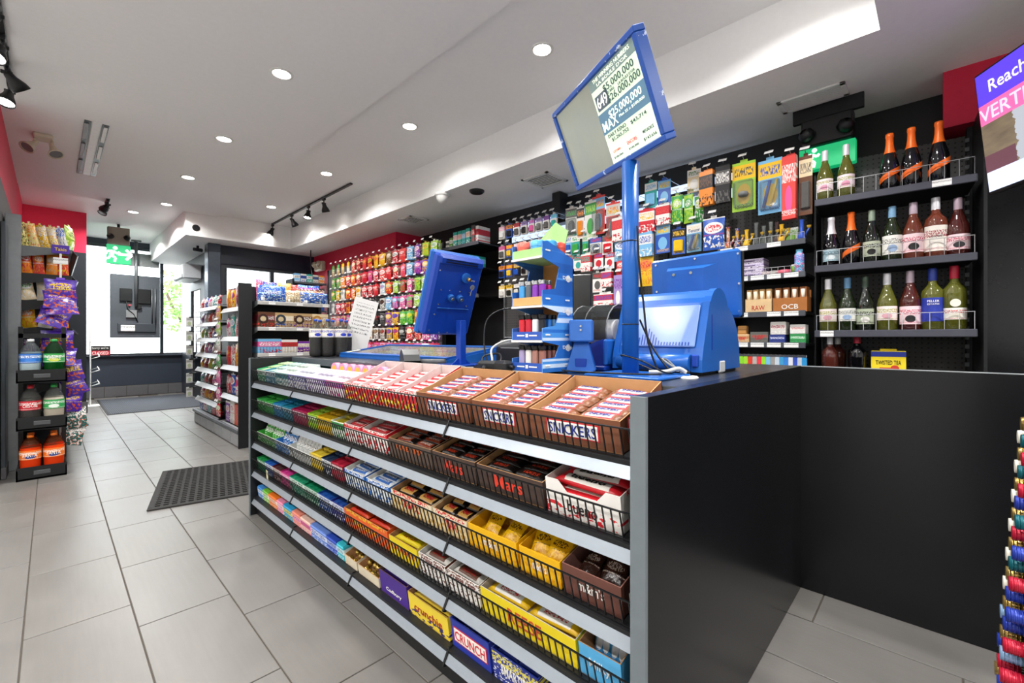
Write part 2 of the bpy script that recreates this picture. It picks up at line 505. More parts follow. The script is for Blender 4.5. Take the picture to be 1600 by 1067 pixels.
# vestibule side wall with the street door, corner column, second street window
struct('wall_vestibule', MB().box((2.0, 9.1, 0), (2.16, 10.15, ZS)).box((2.0, 11.25, 0), (2.16, 12.1, ZS)).box((2.0, 10.15, 2.3), (2.16, 11.25, ZS)), M['navywall'])
d1 = struct('door_1', MB().box((2.0, 10.15, .02), (2.06, 10.27, 2.3)).box((2.0, 11.13, .02), (2.06, 11.25, 2.3)).box((2.0, 10.27, .02), (2.06, 11.13, .3)).box((2.0, 10.27, 2.16), (2.06, 11.13, 2.3)), M['blackmetal'])
MB().box((2.025, 10.27, .3), (2.035, 11.13, 2.16)).build('pane', M['glass'], d1)
MB().cyl((1.95, 10.36, .8), (1.95, 10.36, 1.5), .014, n=8).cyl((1.95, 10.36, .85), (2.0, 10.36, .85), .008, n=6).cyl((1.95, 10.36, 1.45), (2.0, 10.36, 1.45), .008, n=6).build('handle', M['chrome'], d1)
struct('wall_column', MB().cbox((1.83, 8.88, 0), (2.02, 9.12, ZS), .01), plain('#515b66', .25, .3, name='brushed_slate_metal'))
struct('wall_front_side', MB().box((2.02, 8.95, 2.49), (3.62, 9.12, ZS)).box((2.02, 8.95, 0), (3.62, 9.12, .95)), plain('#222b3a', .3, var=.05, name='navy_gloss_panel'))
w2o = struct('window_2', MB().box((2.02, 8.98, .95), (3.62, 9.08, 1.0)).box((2.02, 8.98, 2.43), (3.62, 9.08, 2.49)).box((2.02, 8.98, 1.0), (2.1, 9.08, 2.43)).box((3.54, 8.98, 1.0), (3.62, 9.08, 2.43)).box((2.84, 8.99, 1.0), (2.9, 9.07, 2.43)), plain('#3a4048', .4, name='dark_window_frame'))
for x0, x1 in ((2.1, 2.84), (2.9, 3.54)):
    MB().box((x0, 9.02, 1.0), (x1, 9.03, 2.43)).build('pane', M['glass'], w2o)

# outside: pavement and a street tree
g = MB().box((-8, 12.3, -.15), (14, 30, -.03)).box((2.2, 9.2, -.15), (14, 12.3, -.03))
go = struct('ground', g, plain('#b9b7b2', .9, name='concrete_pavement'))
tr = thing('street_tree', 'leafy green street tree beyond the far window', 'tree', (3.55, 20.5, -.03))
MB().tube([(0, 0, 0), (.05, 0, 1.2), (0, .05, 2.2), (.15, 0, 3.2)], .09, 8).tube([(0, .05, 1.6), (-.4, 0, 2.3), (-.6, .1, 2.9)], .05, 6).build('trunk', plain('#5b4a3a', .9), tr)
rnd = random.Random(5); lf = MB()
for i in range(700):
    a, b, q = rnd.uniform(0, 6.28), rnd.uniform(-1, 1), rnd.uniform(.4, 1)
    c = Vector((math.cos(a) * 1.1 * q * math.sqrt(1 - b * b), math.sin(a) * 1.1 * q * math.sqrt(1 - b * b), 2.6 + 1.5 * b * q))
    T = Matrix.Translation(c) @ Euler((rnd.uniform(0, 6), rnd.uniform(0, 6), 0)).to_matrix().to_4x4()
    lf.add([(-.1, 0, 0), (0, -.05, .01), (.12, 0, 0), (0, .05, .01)], [(0, 1, 2, 3)], 0, False, T)
lo = lf.build('foliage', plain('#6f9a4c', .7), tr); lo['kind'] = 'stuff'

# ================================================================== ceiling fixtures
ring = MB().lathe([(.058, -.002), (.062, -.008), (.078, -.006), (.08, 0.0)], 24).mesh('trim_ring')
disc = MB().lathe([(0.0005, -.004), (.058, -.004)], 24).mesh('diffuser')
def lamp_light(parent, power, loc, size=.12, spot=None, rot=(0, 0, 0), kind='AREA'):
    ld = bpy.data.lights.new('lamp_light', kind)
    ld.energy = power
    ld.color = (1.0, .99, .975)
    if kind == 'AREA': ld.shape = 'DISK'; ld.size = size; ld.spread = R(150)
    else: ld.spot_size = spot; ld.spot_blend = .6; ld.shadow_soft_size = size
    lo = bpy.data.objects.new('lamp_light', ld); COL.objects.link(lo)
    lo.parent = parent; lo.location = loc; lo.rotation_euler = rot
    return lo
def downlight(x, y, z, label, power=1.0, group='recessed downlights in the ceiling'):
    t = thing('downlight', label, 'light', (x, y, z), group=group)
    obj('trim_ring', ring, M['whiteplastic'], t); obj('diffuser', disc, M['lamp'], t)
    lamp_light(t, DOWNLIGHT_W * power, (0, 0, -.02))
    return t
seenA = [(440,115,'nearest the camera'), (350,217,'second from the camera'), (294,277,'third from the camera'), (260,319,'farthest from the camera')]
for px, py, s in seenA:
    p = at_z(px, py, ZCL); downlight(p.x, p.y, ZCL, f'round recessed downlight over the aisle, {s}')
seenB = [(847,77,'beside the tall lottery display'), (640,197,'second from the lottery display'), (510,271,'above the end of the black light track'), (424,323,'by the far end of the black light track')]
for px, py, s in seenB:
    p = at_z(px, py, ZC); downlight(p.x, p.y, ZC, f'round recessed downlight over the counter, {s}')
for px, py, s in ((208, 331, 'just before the emergency lights'), (192, 360, 'right at the street window')):
    p = at_z(px, py, ZC); downlight(p.x, p.y, ZC, f'small recessed downlight over the entrance, {s}', 3.0)
for i, (x, y, z) in enumerate(((1.18, 1.95, ZCL), (1.18, .45, ZCL), (2.34, .45, ZC), (-.3, .6, ZCL), (-.3, 2.0, ZCL), (-1.5, .6, ZCL), (-1.5, 2.0, ZCL), (-1.5, 3.4, ZCL), (-1.5, 4.8, ZCL), (-1.2, -1.4, ZS), (.1, -1.4, ZS), (1.4, -1.4, ZS), (2.8, -1.4, ZS))):  # unseen lamps, a few continuing the seen rows, the rest added for fill
    downlight(x, y, z, 'unseen recessed downlight added behind the camera or above the frame to brighten the shop', .6 if x == 1.18 else 1.9 if y < 0 else 1.25, group='added downlights out of the frame')

# light tracks
shade_me = MB().lathe([(.018, .0), (.026, -.01), (.03, -.04), (.05, -.085), (.056, -.12), (.052, -.118), (.03, -.05)], 18).mesh('lamp_shade')
face_me = MB().lathe([(.0005, -.108), (.05, -.108)], 18).mesh('lamp_face')
stem_me = MB().cbox((-.016, -.035, -.03), (.016, .035, 0), .004).cyl((0, 0, -.03), (0, 0, -.075), .009, n=8).cbox((-.03, -.008, -.085), (.03, .008, -.06), .003).mesh('mounting_arm')
def head(parent, x, y, z, rot, lit=True):
    # adapter stays upright, shade and lamp face swivel
    st = obj('mounting_arm', stem_me, M['blackmetal'], parent, (x, y, z))
    sh = obj('lamp_shade', shade_me, M['black'], parent, (x, y, z - .07), rot)
    obj('lamp_face', face_me, M['trackglow'] if lit else M['greyplastic'], sh)
    if lit: lamp_light(sh, TRACK_W, (0, 0, -.125), .04, R(100), kind='SPOT')
t = thing('light_track', 'long black ceiling light track with four adjustable heads before the bulkhead', 'track light', (2.68, 0, ZC))
MB().cbox((-.018, 5.45, -.022), (.018, 8.4, 0), .003).build('track_rail', M['black'], t)
for px, rx, ry in ((426, .2, .35), (456, .1, -.55), (482, -.1, .2), (506, .2, -.35)):
    head(t, 0, y_of(px, 2.68), -.02, (rx, ry, 0))
t = thing('light_track', 'black light track with tilted spot heads over the snack shelves', 'track light', (-.22, 0, ZCL))
MB().cbox((-.018, 3.6, -.022), (.018, 5.3, 0), .003).build('track_rail', M['black'], t)
for y, rx, ry in ((3.95, -.3, .5), (4.35, -.4, .3), (4.75, .4, -.7), (5.1, -.3, .2)):
    head(t, 0, y, -.02, (rx, ry, 0))
p = at_z(168, 312, ZC)
t = thing('twin_spotlight', 'pair of black spotlights on a short bar near the entrance ceiling', 'spotlight', (p.x, p.y, ZC))
MB().cbox((-.02, -.2, -.022), (.02, .2, 0), .003).build('track_rail', M['black'], t)
head(t, 0, -.1, -.02, (.8, .6, 0)); head(t, 0, .12, -.02, (-.3, .5, 0), False)

p = at_z(68, 213, ZCL)
t = thing('emergency_light', 'cream twin-head emergency light on the ceiling above the snack shelves', 'emergency light', (p.x, p.y, ZCL))
MB().cbox((-.07, -.1, -.03), (.07, .1, 0), .01).build('base_plate', M['creamplastic'], t)
hm = MB().lathe([(.018, .03), (.022, 0), (.034, -.05), (.058, -.09), (.06, -.1), (.05, -.1)], 16).mesh('lamp_head')
for sx, ry in ((-.06, .6), (.06, -.3)):
    MB().cyl((sx, 0, -.03), (sx, 0, -.07), .012, n=8).build('neck', M['creamplastic'], t)
    h = obj('lamp_head', hm, M['creamplastic'], t, (sx, -.02, -.09), (-.5, ry, 0))
    MB().lathe([(.0005, -.085), (.048, -.09)], 14).build('lens', M['greyplastic'], h)

t = thing('slot_diffuser', 'twin-slot black linear air diffuser in the ceiling by the entrance', 'air vent', (.29, 5.55, ZCL))
for sx in (-.06, .06):
    MB().box((sx - .024, 0, -.004), (sx + .024, 1.85, .0)).build('slot', M['black'], t)
    for i in range(3):
        MB().cbox((sx - .02 + (.012 if sx > 0 else 0) - .004, .06 + i * .6, -.012), (sx + .008 + (.008 if sx > 0 else 0), .5 + i * .6, -.003), .002).build('blade', M['whiteplastic'] if sx > 0 else M['greyplastic'], t)
MB().box((-.03, 0, -.006), (.03, 1.85, 0)).build('centre_bar', M['whiteplastic'], t)

def vent(px, py, w, l, nslat, label):
    p = at_z(px, py, ZS)
    t = thing('air_vent', label, 'air vent', (p.x, p.y, ZS))
    MB().cbox((-w/2, -l/2, -.012), (w/2, -l/2 + .03, 0), .002).cbox((-w/2, l/2 - .03, -.012), (w/2, l/2, 0), .002).cbox((-w/2, -l/2, -.012), (-w/2 + .03, l/2, 0), .002).cbox((w/2 - .03, -l/2, -.012), (w/2, l/2, 0), .002).build('frame', M['whiteplastic'], t)
    MB().box((-w/2 + .02, -l/2 + .02, -.003), (w/2 - .02, l/2 - .02, 0)).build('duct_opening', M['black'], t)
    sm = MB().box((-w/2 + .028, -.002, -.011), (w/2 - .028, .006, -.004)).mesh('slat') if w > l else MB().box((-.002, -l/2 + .028, -.011), (.006, l/2 - .028, -.004)).mesh('slat')
    for i in range(nslat):
        s = (i + .5) / nslat - .5
        obj('slat', sm, M['whiteplastic'], t, (0, s * (l - .06), 0) if w > l else (s * (w - .06), 0, 0))
vent(1269, 153, .2, .38, 9, 'white louvred ceiling vent in the soffit above the liquor shelves')
vent(851, 281, .34, .34, 8, 'square white ceiling vent above the pegboard aisle')
vent(646, 343, .3, .3, 7, 'small white ceiling vent beside the red wall')
for px, py, s in ((745, 298, 'above the pegboard'), (626, 367, 'beside the red wall')):
    p = at_z(px, py, ZS)
    t = thing('ceiling_speaker', f'round black ceiling disc on the white soffit {s}', 'speaker', (p.x, p.y, ZS))
    MB().lathe([(.0005, -.03), (.06, -.03), (.072, -.022), (.075, 0)], 20).build('cover', M['black'], t)
    MB().lathe([(.07, -.024), (.082, -.012), (.084, 0)], 20).build('bezel', M['blackmetal'], t)
p = at_z(691, 303, ZS)
t = thing('dome_camera', 'white dome security camera hanging from the soffit', 'camera', (p.x, p.y, ZS))
MB().lathe([(.085, 0), (.085, -.02), (.07, -.03)], 20).build('base_ring', M['whiteplastic'], t)
MB().lathe([(.068, -.025), (.064, -.06), (.045, -.09), (.02, -.105), (.0005, -.11)], 18).build('dome', M['whiteplastic'], t)
p = at_y(306, 356, 8.45)
t = thing('round_sensor', 'small black round opening in the white bulkhead by the entrance', 'sensor', (p.x, 8.45, p.z), (R(90), 0, 0))
MB().lathe([(.05, 0), (.052, .006), (.042, .008)], 18).build('rim', M['black'], t)
MB().lathe([(.042, .004), (.0005, .003)], 18).build('lens', M['blackmetal'], t)
p = at_z(309, 384, ZS)
t = thing('bullet_camera', 'small black camera under the soffit by the corner column', 'camera', (p.x, p.y, ZS))
MB().cyl((0, 0, 0), (0, 0, -.05), .02, n=10).build('bracket', M['black'], t)
MB().cyl((.05, -.05, -.08), (-.05, .04, -.06), .03, n=12).build('body', M['black'], t)

# exit sign with battery lamps at the entrance
def exit_sign(name_label, loc, rz, w, hbox, hsign, boxmat, arrow):
    t = thing('exit_sign', name_label, 'exit sign', loc, (0, 0, rz))
    MB().cbox((-w*.46, -.04, -hbox), (w*.46, .06, 0), .01).build('battery_box', boxmat, t)
    hm2 = MB().lathe([(.02, .03), (.045, .01), (.05, -.03), (.042, -.03)], 16).mesh('lamp_head')
    for s in (-1, 1):
        h = obj('lamp_head', hm2, M['black'], t, (s * w * .36, -.06, -hbox * .55), (R(60), 0, s * .5))
        MB().lathe([(.0005, -.022), (.04, -.024)], 14).build('lens', M['whiteplastic'], h)
    MB().cbox((-w/2, -.03, -hbox - hsign), (w/2, .03, -hbox - .01), .004).build('sign_panel', emit('#12a566', .5, 'lit_green_sign'), t)
    # running figure and arrow in white
    wm = emit('#ffffff', .8, 'lit_white_pictogram'); b = MB()
    zc, s = -hbox - hsign/2, hsign
    b.lathe([(.0005, 0), (.1*s, 0)], 12)
    fig = MB()
    def limb(p, q, r=.05):
        p, q = Vector((p[0]*s, -.034, zc + p[1]*s)), Vector((q[0]*s, -.034, zc + q[1]*s))
        dd = (q - p).normalized(); nn = Vector((-dd.z, 0, dd.x)) * r * s
        fig.add([p + nn, p - nn, q - nn, q + nn], [(0, 1, 2, 3)])
    ox = -.28 * w / s
    limb((ox+.05, .16), (ox-.03, -.08), .09); limb((ox-.03, -.08), (ox+.14, -.2)); limb((ox+.14, -.2), (ox+.1, -.4)); limb((ox-.03, -.08), (ox-.14, -.26)); limb((ox-.14, -.26), (ox-.32, -.26))
    limb((ox+.05, .14), (ox+.22, .02)); limb((ox+.22, .02), (ox+.3, .12)); limb((ox+.03, .14), (ox-.17, .12)); limb((ox-.17, .12), (ox-.24, -.04))
    fig.add([(ox*s + .13*s + .09*s*math.cos(a*.524), -.034, zc + .3*s + .09*s*math.sin(a*.524)) for a in range(12)], [list(range(12))])
    fig.build('running_figure', wm, t)
    if arrow:
        fig = MB(); ax = .28 * w / s
        limb((ax-.3, 0), (ax+.15, 0), .06); limb((ax+.25, 0), (ax+.02, .26), .06); limb((ax+.25, 0), (ax+.02, -.26), .06)
        fig.build('arrow', wm, t)
    return t
a, b = at_y(166, 347, 10.4), at_y(204, 347, 10.4)
exit_sign('green running-man exit sign with arrow under twin emergency lamps at the entrance', ((a.x + b.x)/2, 10.4, ZC - .06), 0, b.x - a.x, .3, .34, plain('#8d8577', .6), True)
MB().cyl((0, 0, 0), (0, 0, .07), .02, n=8).build('hanger', M['black'], bpy.data.objects['exit_sign'])
a, b = at_x(1250, 170, 3.68), at_x(1338, 170, 3.68)
e2 = exit_sign('green exit sign under a black twin-lamp unit, half hidden by wine bottles', (3.68, (a.y + b.y)/2, ZS - .1), R(-90), a.y - b.y, .185, .165, M['black'], False)
MB().cbox((-.2, -.015, .0), (.2, .015, .1), .003).build('hanger', M['black'], e2)

# ================================================================== service counter and candy gondola
CT = 1.065            # counter top height
XG = .93              # aisle face of the gondola
Y0, Y1 = .515, 3.35   # near and far end of the gondola
t = thing('service_counter', 'black L-shaped service counter with grey-edged end panel', 'counter', (0, 0, 0))
MB().cbox((XG + .012, .477, 0), (2.5, Y0, CT), .001).build('end_panel', M['laminate'], t)
MB().box((XG, .477, 0), (XG + .012, Y0, CT)).build('edge_band', M['edge'], t)
MB().box((2.5, -2.6, 0), (2.53, Y0, CT)).build('wing_panel', M['laminate'], t)
MB().box((2.499, -2.6, CT - .002), (2.531, .476, CT + .001)).build('wing_edge', plain('#8f9496', .4), t)
ctop = MB(); ctop.cbox((1.2, Y0, CT - .04), (2.12, Y1 - .002, CT), .002); ctop.cbox((2.12, Y0, CT - .04), (2.53, 1.15, CT), .002)
ctop.build('worktop', plain('#212429', .3, var=.1, scale=6, name='dark_worktop'), t)
MB().box((1.198, Y0, CT - .042), (1.2005, Y1 - .002, CT - .001)).build('worktop_edge', plain('#4c5359', .4), t)
MB().box((1.3, Y0, 0), (1.32, Y1 - .002, CT - .04)).box((1.32, Y1 - .022, 0), (2.0, Y1 - .002, CT - .04)).build('carcass', M['blackmetal'], t)

LIP = [.913, .714, .507, .315, .128]
TILT = R(8)
gd = thing('candy_gondola', 'long black five-tier candy display gondola under the counter', 'display shelf', (0, 0, 0))
MB().box((1.283, Y0 + .002, .02), (1.298, Y1 - .002, 1.02)).build('back_board', M['blackmetal'], gd)
MB().box((XG + .04, Y0 + .002, 0), (XG + .06, Y1, .075)).build('kick_plate', M['black'], gd)
fe = MB().cbox((XG, Y1, 0), (1.298, Y1 + .022, CT), .002).build('end_panel', M['blackmetal'], gd)
MB().box((XG - .002, Y1 - .001, 0), (XG + .003, Y1 + .023, CT)).build('edge_band', M['edge'], fe)
SEC = (Y1 - Y0) / 4
sh_me = MB().box((-SEC/2 + .003, .02, -.012), (SEC/2 - .003, .335, 0)).mesh('shelf')
W_, H_ = SEC/2 - .004, .0
rl = MB(); rl.ext([(0, 0), (0, 0)], 0, 0) if False else None
rl.add([(-W_, .03, .004), (W_, .03, .004), (W_, .006, -.037), (-W_, .006, -.037), (-W_, .036, .0), (W_, .036, .0), (W_, .014, -.041), (-W_, .014, -.041)],
       [(0, 3, 2, 1), (4, 5, 6, 7), (0, 1, 5, 4), (3, 7, 6, 2), (1, 2, 6, 5), (0, 4, 7, 3)])
rail_me = rl.mesh('price_rail')
fn = MB()
for i in range(29):
    x = -W_ + .006 + (2 * W_ - .012) * i / 28
    fn.add([(x - .0013, .03, .0), (x + .0013, .03, .0), (x + .0013, .034, .0), (x - .0013, .034, .0), (x - .0013, .02, .078), (x + .0013, .02, .078), (x + .0013, .024, .078), (x - .0013, .024, .078)],
           [(0, 1, 5, 4), (1, 2, 6, 5), (2, 3, 7, 6), (3, 0, 4, 7)])
for zz, yy in ((.004, .03), (.078, .02)):
    fn.box((-W_, yy - .001, zz - .0018), (W_, yy + .003, zz + .0018))
for s in (-1, 1):
    fn.add([(s*W_ - .0015, .03, 0), (s*W_ + .0015, .03, 0), (s*W_ + .0015, .09, 0), (s*W_ - .0015, .09, 0), (s*W_ - .0015, .02, .078), (s*W_ + .0015, .02, .078)], [(0, 1, 5, 4), (0, 4, 3), (1, 2, 5)]) if False else None
fence_me = fn.mesh('wire_fence')
cl_me = MB().add([(-.004, .026, .01), (.004, .026, .01), (.004, -.002, -.044), (-.004, -.002, -.044), (-.004, .04, .01), (.004, .04, .01), (.004, .012, -.05), (-.004, .012, -.05)], [(0, 3, 2, 1), (4, 5, 6, 7), (0, 1, 5, 4), (3, 7, 6, 2), (1, 2, 6, 5), (0, 4, 7, 3)]).mesh('rail_joint')
def shelf_z(r): return LIP[r] - .008
for r in range(5):
    for s in range(4):
        yc = Y0 + SEC * (s + .5)
        so = obj('shelf', sh_me, M['blackmetal'], gd, (XG, yc, shelf_z(r)), (TILT, 0, FACE_NX))
        obj('price_rail', rail_me, M['rail'], so, (0, 0, 0), (-TILT, 0, 0))
        if r < 4: obj('wire_fence', fence_me, M['black'], so)
        
        if s: obj('rail_joint', cl_me, M['black'], so, (SEC/2, 0, 0), (-TILT, 0, 0))

# ---- goods on the gondola. local frame: x along the shelf, y into the shelf, z up from the shelf
def on_shelf(r, yc, depth=.045):
    return (XG + depth * math.cos(TILT), yc, shelf_z(r) + depth * math.sin(TILT) + .0005), (TILT, 0, FACE_NX)
def tray_mesh(w, d, hf, hb, notch=0.0, th=.003):
    """open carton: 0 outer print, 1 bare inside"""
    b = MB()
    x0, x1 = -w/2, w/2
    b.box((x0, 0, 0), (x1, d, th), 1)
    # side walls with sloping upper edge
    for xs, o in ((x0, 0), (x1 - th, 1)):
        xa, xb = xs, xs + th
        out, inn = (xa, xb) if o == 0 else (xb, xa)
        P = [(0, 0), (d, 0), (d, hb), (d * .35, hf + (hb - hf) * .25), (0, hf)]
        b.add([(out, y, z) for y, z in P], [list(range(5)) if o else list(range(5))[::-1]], 0)
        b.add([(inn, y, z) for y, z in P], [list(range(5)) if not o else list(range(5))[::-1]], 1)
        n = 5
        b.add([(out, y, z) for y, z in P] + [(inn, y, z) for y, z in P], [(2, 3, 8, 7), (3, 4, 9, 8)], 1)
    # front wall with a notch, back wall
    if notch:
        P = [(x0, 0), (x1, 0), (x1, hf), (x1 - w*.18, hf), (x1 - w*.3, hf - notch), (x0 + w*.3, hf - notch), (x0 + w*.18, hf), (x0, hf)]
    else:
        P = [(x0, 0), (x1, 0), (x1, hf), (x0, hf)]
    n = len(P)
    b.add([(x, 0, z) for x, z in P], [list(range(n))], 0)
    b.add([(x, th, z) for x, z in P], [list(range(n))[::-1]], 1)
    b.add([(x, 0, z) for x, z in P] + [(x, th, z) for x, z in P], [(i, i+1, n+i+1, n+i) for i in range(2, n-1)], 1)
    b.box((x0, d - th, 0), (x1, d, hb), 1)
    return b.mesh('carton')
def bar_mesh(L, wd, h):
    b = MB(); nx, ny = 8, 4; vs = []
    for j in range(ny + 1):
        v = j / ny
        for i in range(nx + 1):
            u = i / nx
            e = min(u, 1 - u) / .1
            hh = h * min(1, e) * (1 - (2*v - 1) ** 4 * .55)
            wj = wd * (1 + (.06 if e < .6 else 0))
            vs.append(((u - .5) * L, (v - .5) * wj, max(.0012, hh) + (.004 if e < 1 else 0)))
    k = len(vs)
    vs += [(x, y, 0 + (.003 if abs(x) > L * .42 else 0)) for x, y, z in vs]
    fs = []
    for j in range(ny):
        for i in range(nx):
            q = (j*(nx+1)+i, j*(nx+1)+i+1, (j+1)*(nx+1)+i+1, (j+1)*(nx+1)+i)
            fs.append(q); fs.append(tuple(k + a for a in q[::-1]))
    for i in range(nx):
        fs.append((i, k+i, k+i+1, i+1)); a = ny*(nx+1)+i; fs.append((a+1, k+a+1, k+a, a))
    for j in range(ny):
        a = j*(nx+1); c = (j+1)*(nx+1); fs.append((a, c, k+c, k+a)); a += nx; c += nx; fs.append((c, a, k+a, k+c))
    return b.add(vs, fs, 0, True).mesh('wrapper')
_BAR = {}
def bar(L, wd, h):
    key = (round(L, 3), round(wd, 3), round(h, 3))
    if key not in _BAR: _BAR[key] = bar_mesh(*key)
    return _BAR[key]
rnd = random.Random(11)
BARNAME = {}
def put_bar(r, yc, lx, ly, lz, mat, L, wd, h, label, group, spin=0.0, word=None, wmat=None, tilt=0.0, name='chocolate_bar', roll=0.0):
    loc, rot = on_shelf(r, yc)
    M4 = Matrix.Translation(loc) @ Euler(rot).to_matrix().to_4x4()
    m2 = M4 @ Matrix.Translation((lx, ly, lz)) @ Euler((roll, tilt, spin)).to_matrix().to_4x4()
    me = bar(L, wd, h)
    if word:
        t = thing(name, label, 'candy', m2.to_translation(), m2.to_euler(), group)
        obj('wrapper', me, mat, t)
        text(word, L * .5, wmat, t, (0, 0, h * .985 + .0012), (0, 0, 0), height=wd * .42)
    else:
        o = obj(name, me, mat, None, m2.to_translation(), m2.to_euler()); tag(o, label, 'candy', group)
DARKTXT = plain('#1c2f86', .5, name='blue_print'); WHITETXT = plain('#f2efe8', .5, name='white_print'); REDTXT = plain('#d01f2b', .5, name='red_print'); BLKTXT = plain('#16110f', .5, name='black_print'); YELTXT = plain('#f3d21c', .5, name='yellow_print'); GOLDTXT = plain('#d8a63a', .5, name='gold_print')
def fit(base, k, c, cols):
    side = 'far' if c == 0 else 'near'
    opts = [f'{base}, {ORD[k]} row, {side} column', f'{base}, {ORD[k]} {side} one', f'{base}, {ORD[k]} {side}'] if cols > 1 else [f'{base}, {ORD[k]} from the front', f'{base}, {ORD[k]} row', f'{base}, {ORD[k]}']
    for o in opts:
        if len(o.replace('-', ' ').split()) <= 16 or len(o.split()) <= 16: return o
    return base
def tray(r, pl, pr, label, outer, hf=.078, hb=.125, d=.235, inside=None, word=None, wmat=None, wfrac=.6, wh=None, panel=None, bars=None, notch=0.0, side_word=None, wz=.5, zshift=0.0, gap=.004):
    ya, yb = y_of(pl, .975), y_of(pr, .975)
    w = ya - yb - gap; yc = (ya + yb) / 2
    loc, rot = on_shelf(r, yc)
    t = thing('candy_carton', label, 'carton', loc, rot, 'open cartons on the candy gondola')
    obj('carton', tray_mesh(w, d, hf, hb, notch), [outer, inside or M['kraft']], t)
    if panel:
        MB().box((-w*wfrac*.56, -.0012, hf*(wz - .26)), (w*wfrac*.56, -.0002, hf*(wz + .26))).build('name_panel', panel[0], t)
        MB().box((-w*wfrac*.53, -.0018, hf*(wz - .22)), (w*wfrac*.53, -.001, hf*(wz + .22))).build('name_field', panel[1], t)
    if word: text(word, w * wfrac, wmat, t, (0, -.0026 if panel else -.0014, hf * wz), height=wh or hf * .34)
    if side_word:
        MB().box((w/2 + .0002, .035, .02), (w/2 + .0012, .2, hf*.98)).build('name_panel', panel[0], t)
        MB().box((w/2 + .001, .04, .025), (w/2 + .0018, .195, hf*.93)).build('name_field', panel[1], t)
        text(side_word, .14, wmat, t, (w/2 + .0026, .115, hf*.53), (R(90), 0, R(90)), height=hf*.55)
    if bars:
        mat, cols, rows, blabel, bw, bwm, hgt, name = bars
        L = (w - .016) / cols - .004; wd = (d - .03) / rows
        for c in range(cols):
            for k in range(rows):
                # a filled carton: the top layer is what one sees
                z0 = hf - .014 + (hb - hf) * .55 * k / rows
                lx = -w/2 + .008 + (c + .5) * (w - .016) / cols
                put_bar(r, yc, lx + rnd.uniform(-.003, .003), .02 + wd * (k + .5), z0 - .004, mat, L, wd * 1.0, .017 if hgt is None else hgt, fit(blabel, k, c, cols), blabel.split(' in the ')[-1], rnd.uniform(-.04, .04), bw, bwm, rnd.uniform(-.04, .04), name, rnd.uniform(0, .08))
        # lower layers fill the carton
        MB().cbox((-w/2 + .006, .006, .003), (w/2 - .006, d - .006, hf - .032), .003).cbox((-w/2 + .006, d*.5, hf - .032), (w/2 - .006, d - .006, hf - .02), .003).build('lower_layer', mat, t)
    return t, w, yc

brown = pack('#6a3c22', '#7b4729', '#8a5230', style='art', rough=.5)
snout = plain('#7a4a32', .55, name='brown_printed_card')
snp = (plain('#c8202e', .5, name='red_border_print'), plain('#f3f0ea', .5, name='white_panel_print'))
snbar = pack('#7a4a2c', '#dcd6ce', '#b9b2c4', '#c0303a', style='bar', rough=.3)
for i, (a, b, where) in enumerate(((830, 974, 'beside the end panel'), (741, 827, 'second from the end panel'), (654, 737, 'third from the end panel'))):
    tray(0, a, b, f'brown top-shelf carton of nougat bars with blue-on-white lettering, {where}', snout, word='SNICKERS', wmat=DARKTXT, wfrac=.52, panel=snp, side_word='SN' if i == 0 else None, hf=.085, hb=.135,
         bars=(snbar, 2, 6, f'brown and white wrapped bar in the top-shelf carton {where}', 'SNICKERS', DARKTXT, None, 'chocolate_bar'))
kkbar = pack('#c81f2a', '#d9c6c2', '#c81f2a', '#c81f2a', style='bar', rough=.3)
kko = pack('#cf2530', '#f0e9e2', '#d22531', '#f2dd3a', style='box', rough=.45)
for i, (a, b) in enumerate(((540, 566), (566, 594), (594, 623), (623, 653))):
    s = ('beside the nougat bars', 'second from the nougat bars', 'third from the nougat bars', 'beside the pink tape rolls')[3 - i]
    tray(0, a, b, f'red and white top-shelf carton of wafer bars, {s}', kko, inside=plain('#cfc4c0', .7), hf=.08, hb=.14,
         bars=(kkbar, 1, 6, f'red and white wafer bar in the top-shelf carton {s}', None, None, None, 'wafer_bar'))
marso = plain('#4a3a33', .55, name='dark_brown_card')
marsb = pack('#16110f', '#241a16', '#c33b22', style='bar', rough=.25)
for i, (a, b, where) in enumerate(((748, 852, 'beside the white carton'), (679, 746, 'second from the white carton'))):
    tray(1, a, b, f'dark second-shelf carton with red script lettering, {where}', marso, word='Mars', wmat=plain('#e8432e', .5, name='vermilion_print'), wfrac=.42, wh=.04, hf=.078,
         bars=(marsb, 2, 5, f'black wrapped bar in the second-shelf carton {where}', None, None, None, 'chocolate_bar'))
ccb = pack('#1a1310', '#8a3a22', '#d9d0c4', style='bar', rough=.25)
tray(1, 610, 677, 'dark second-shelf carton of bars with kraft inside and orange print', plain('#5b4a40', .55), word='COFFEE CRISP', wmat=plain('#e8702e', .5, name='orange_print'), wfrac=.6, wh=.02, wz=.66, bars=(ccb, 2, 5, 'black and rust wrapped bar in the kraft carton of the second shelf', None, None, None, 'chocolate_bar'))
bubar = pack('#d3222d', '#f3ede3', '#1a1a1a', style='bar', rough=.28)
t_, w_b, yc_b = tray(1, 856, 975, 'white second-shelf carton with black script and red trim beside the end panel', pack('#ece8e2', '#ece8e2', '#ece8e2', '#d3222d', style='box', rough=.45), inside=M['whitecard'], hf=.1, hb=.125, notch=.03, word='bueno', wmat=BLKTXT, wfrac=.4, wz=.35,
     bars=(bubar, 1, 5, 'white and red hazelnut bar in the white carton of the second shelf', 'bueno', BLKTXT, .02, 'chocolate_bar'))
text('bueno', .15, BLKTXT, t_, (w_b/2 + .001, .12, .065), (R(90), 0, R(90)), height=.04)
text('Kinder', .06, REDTXT, t_, (w_b/2 + .001, .06, .098), (R(90), 0, R(90)), height=.014)
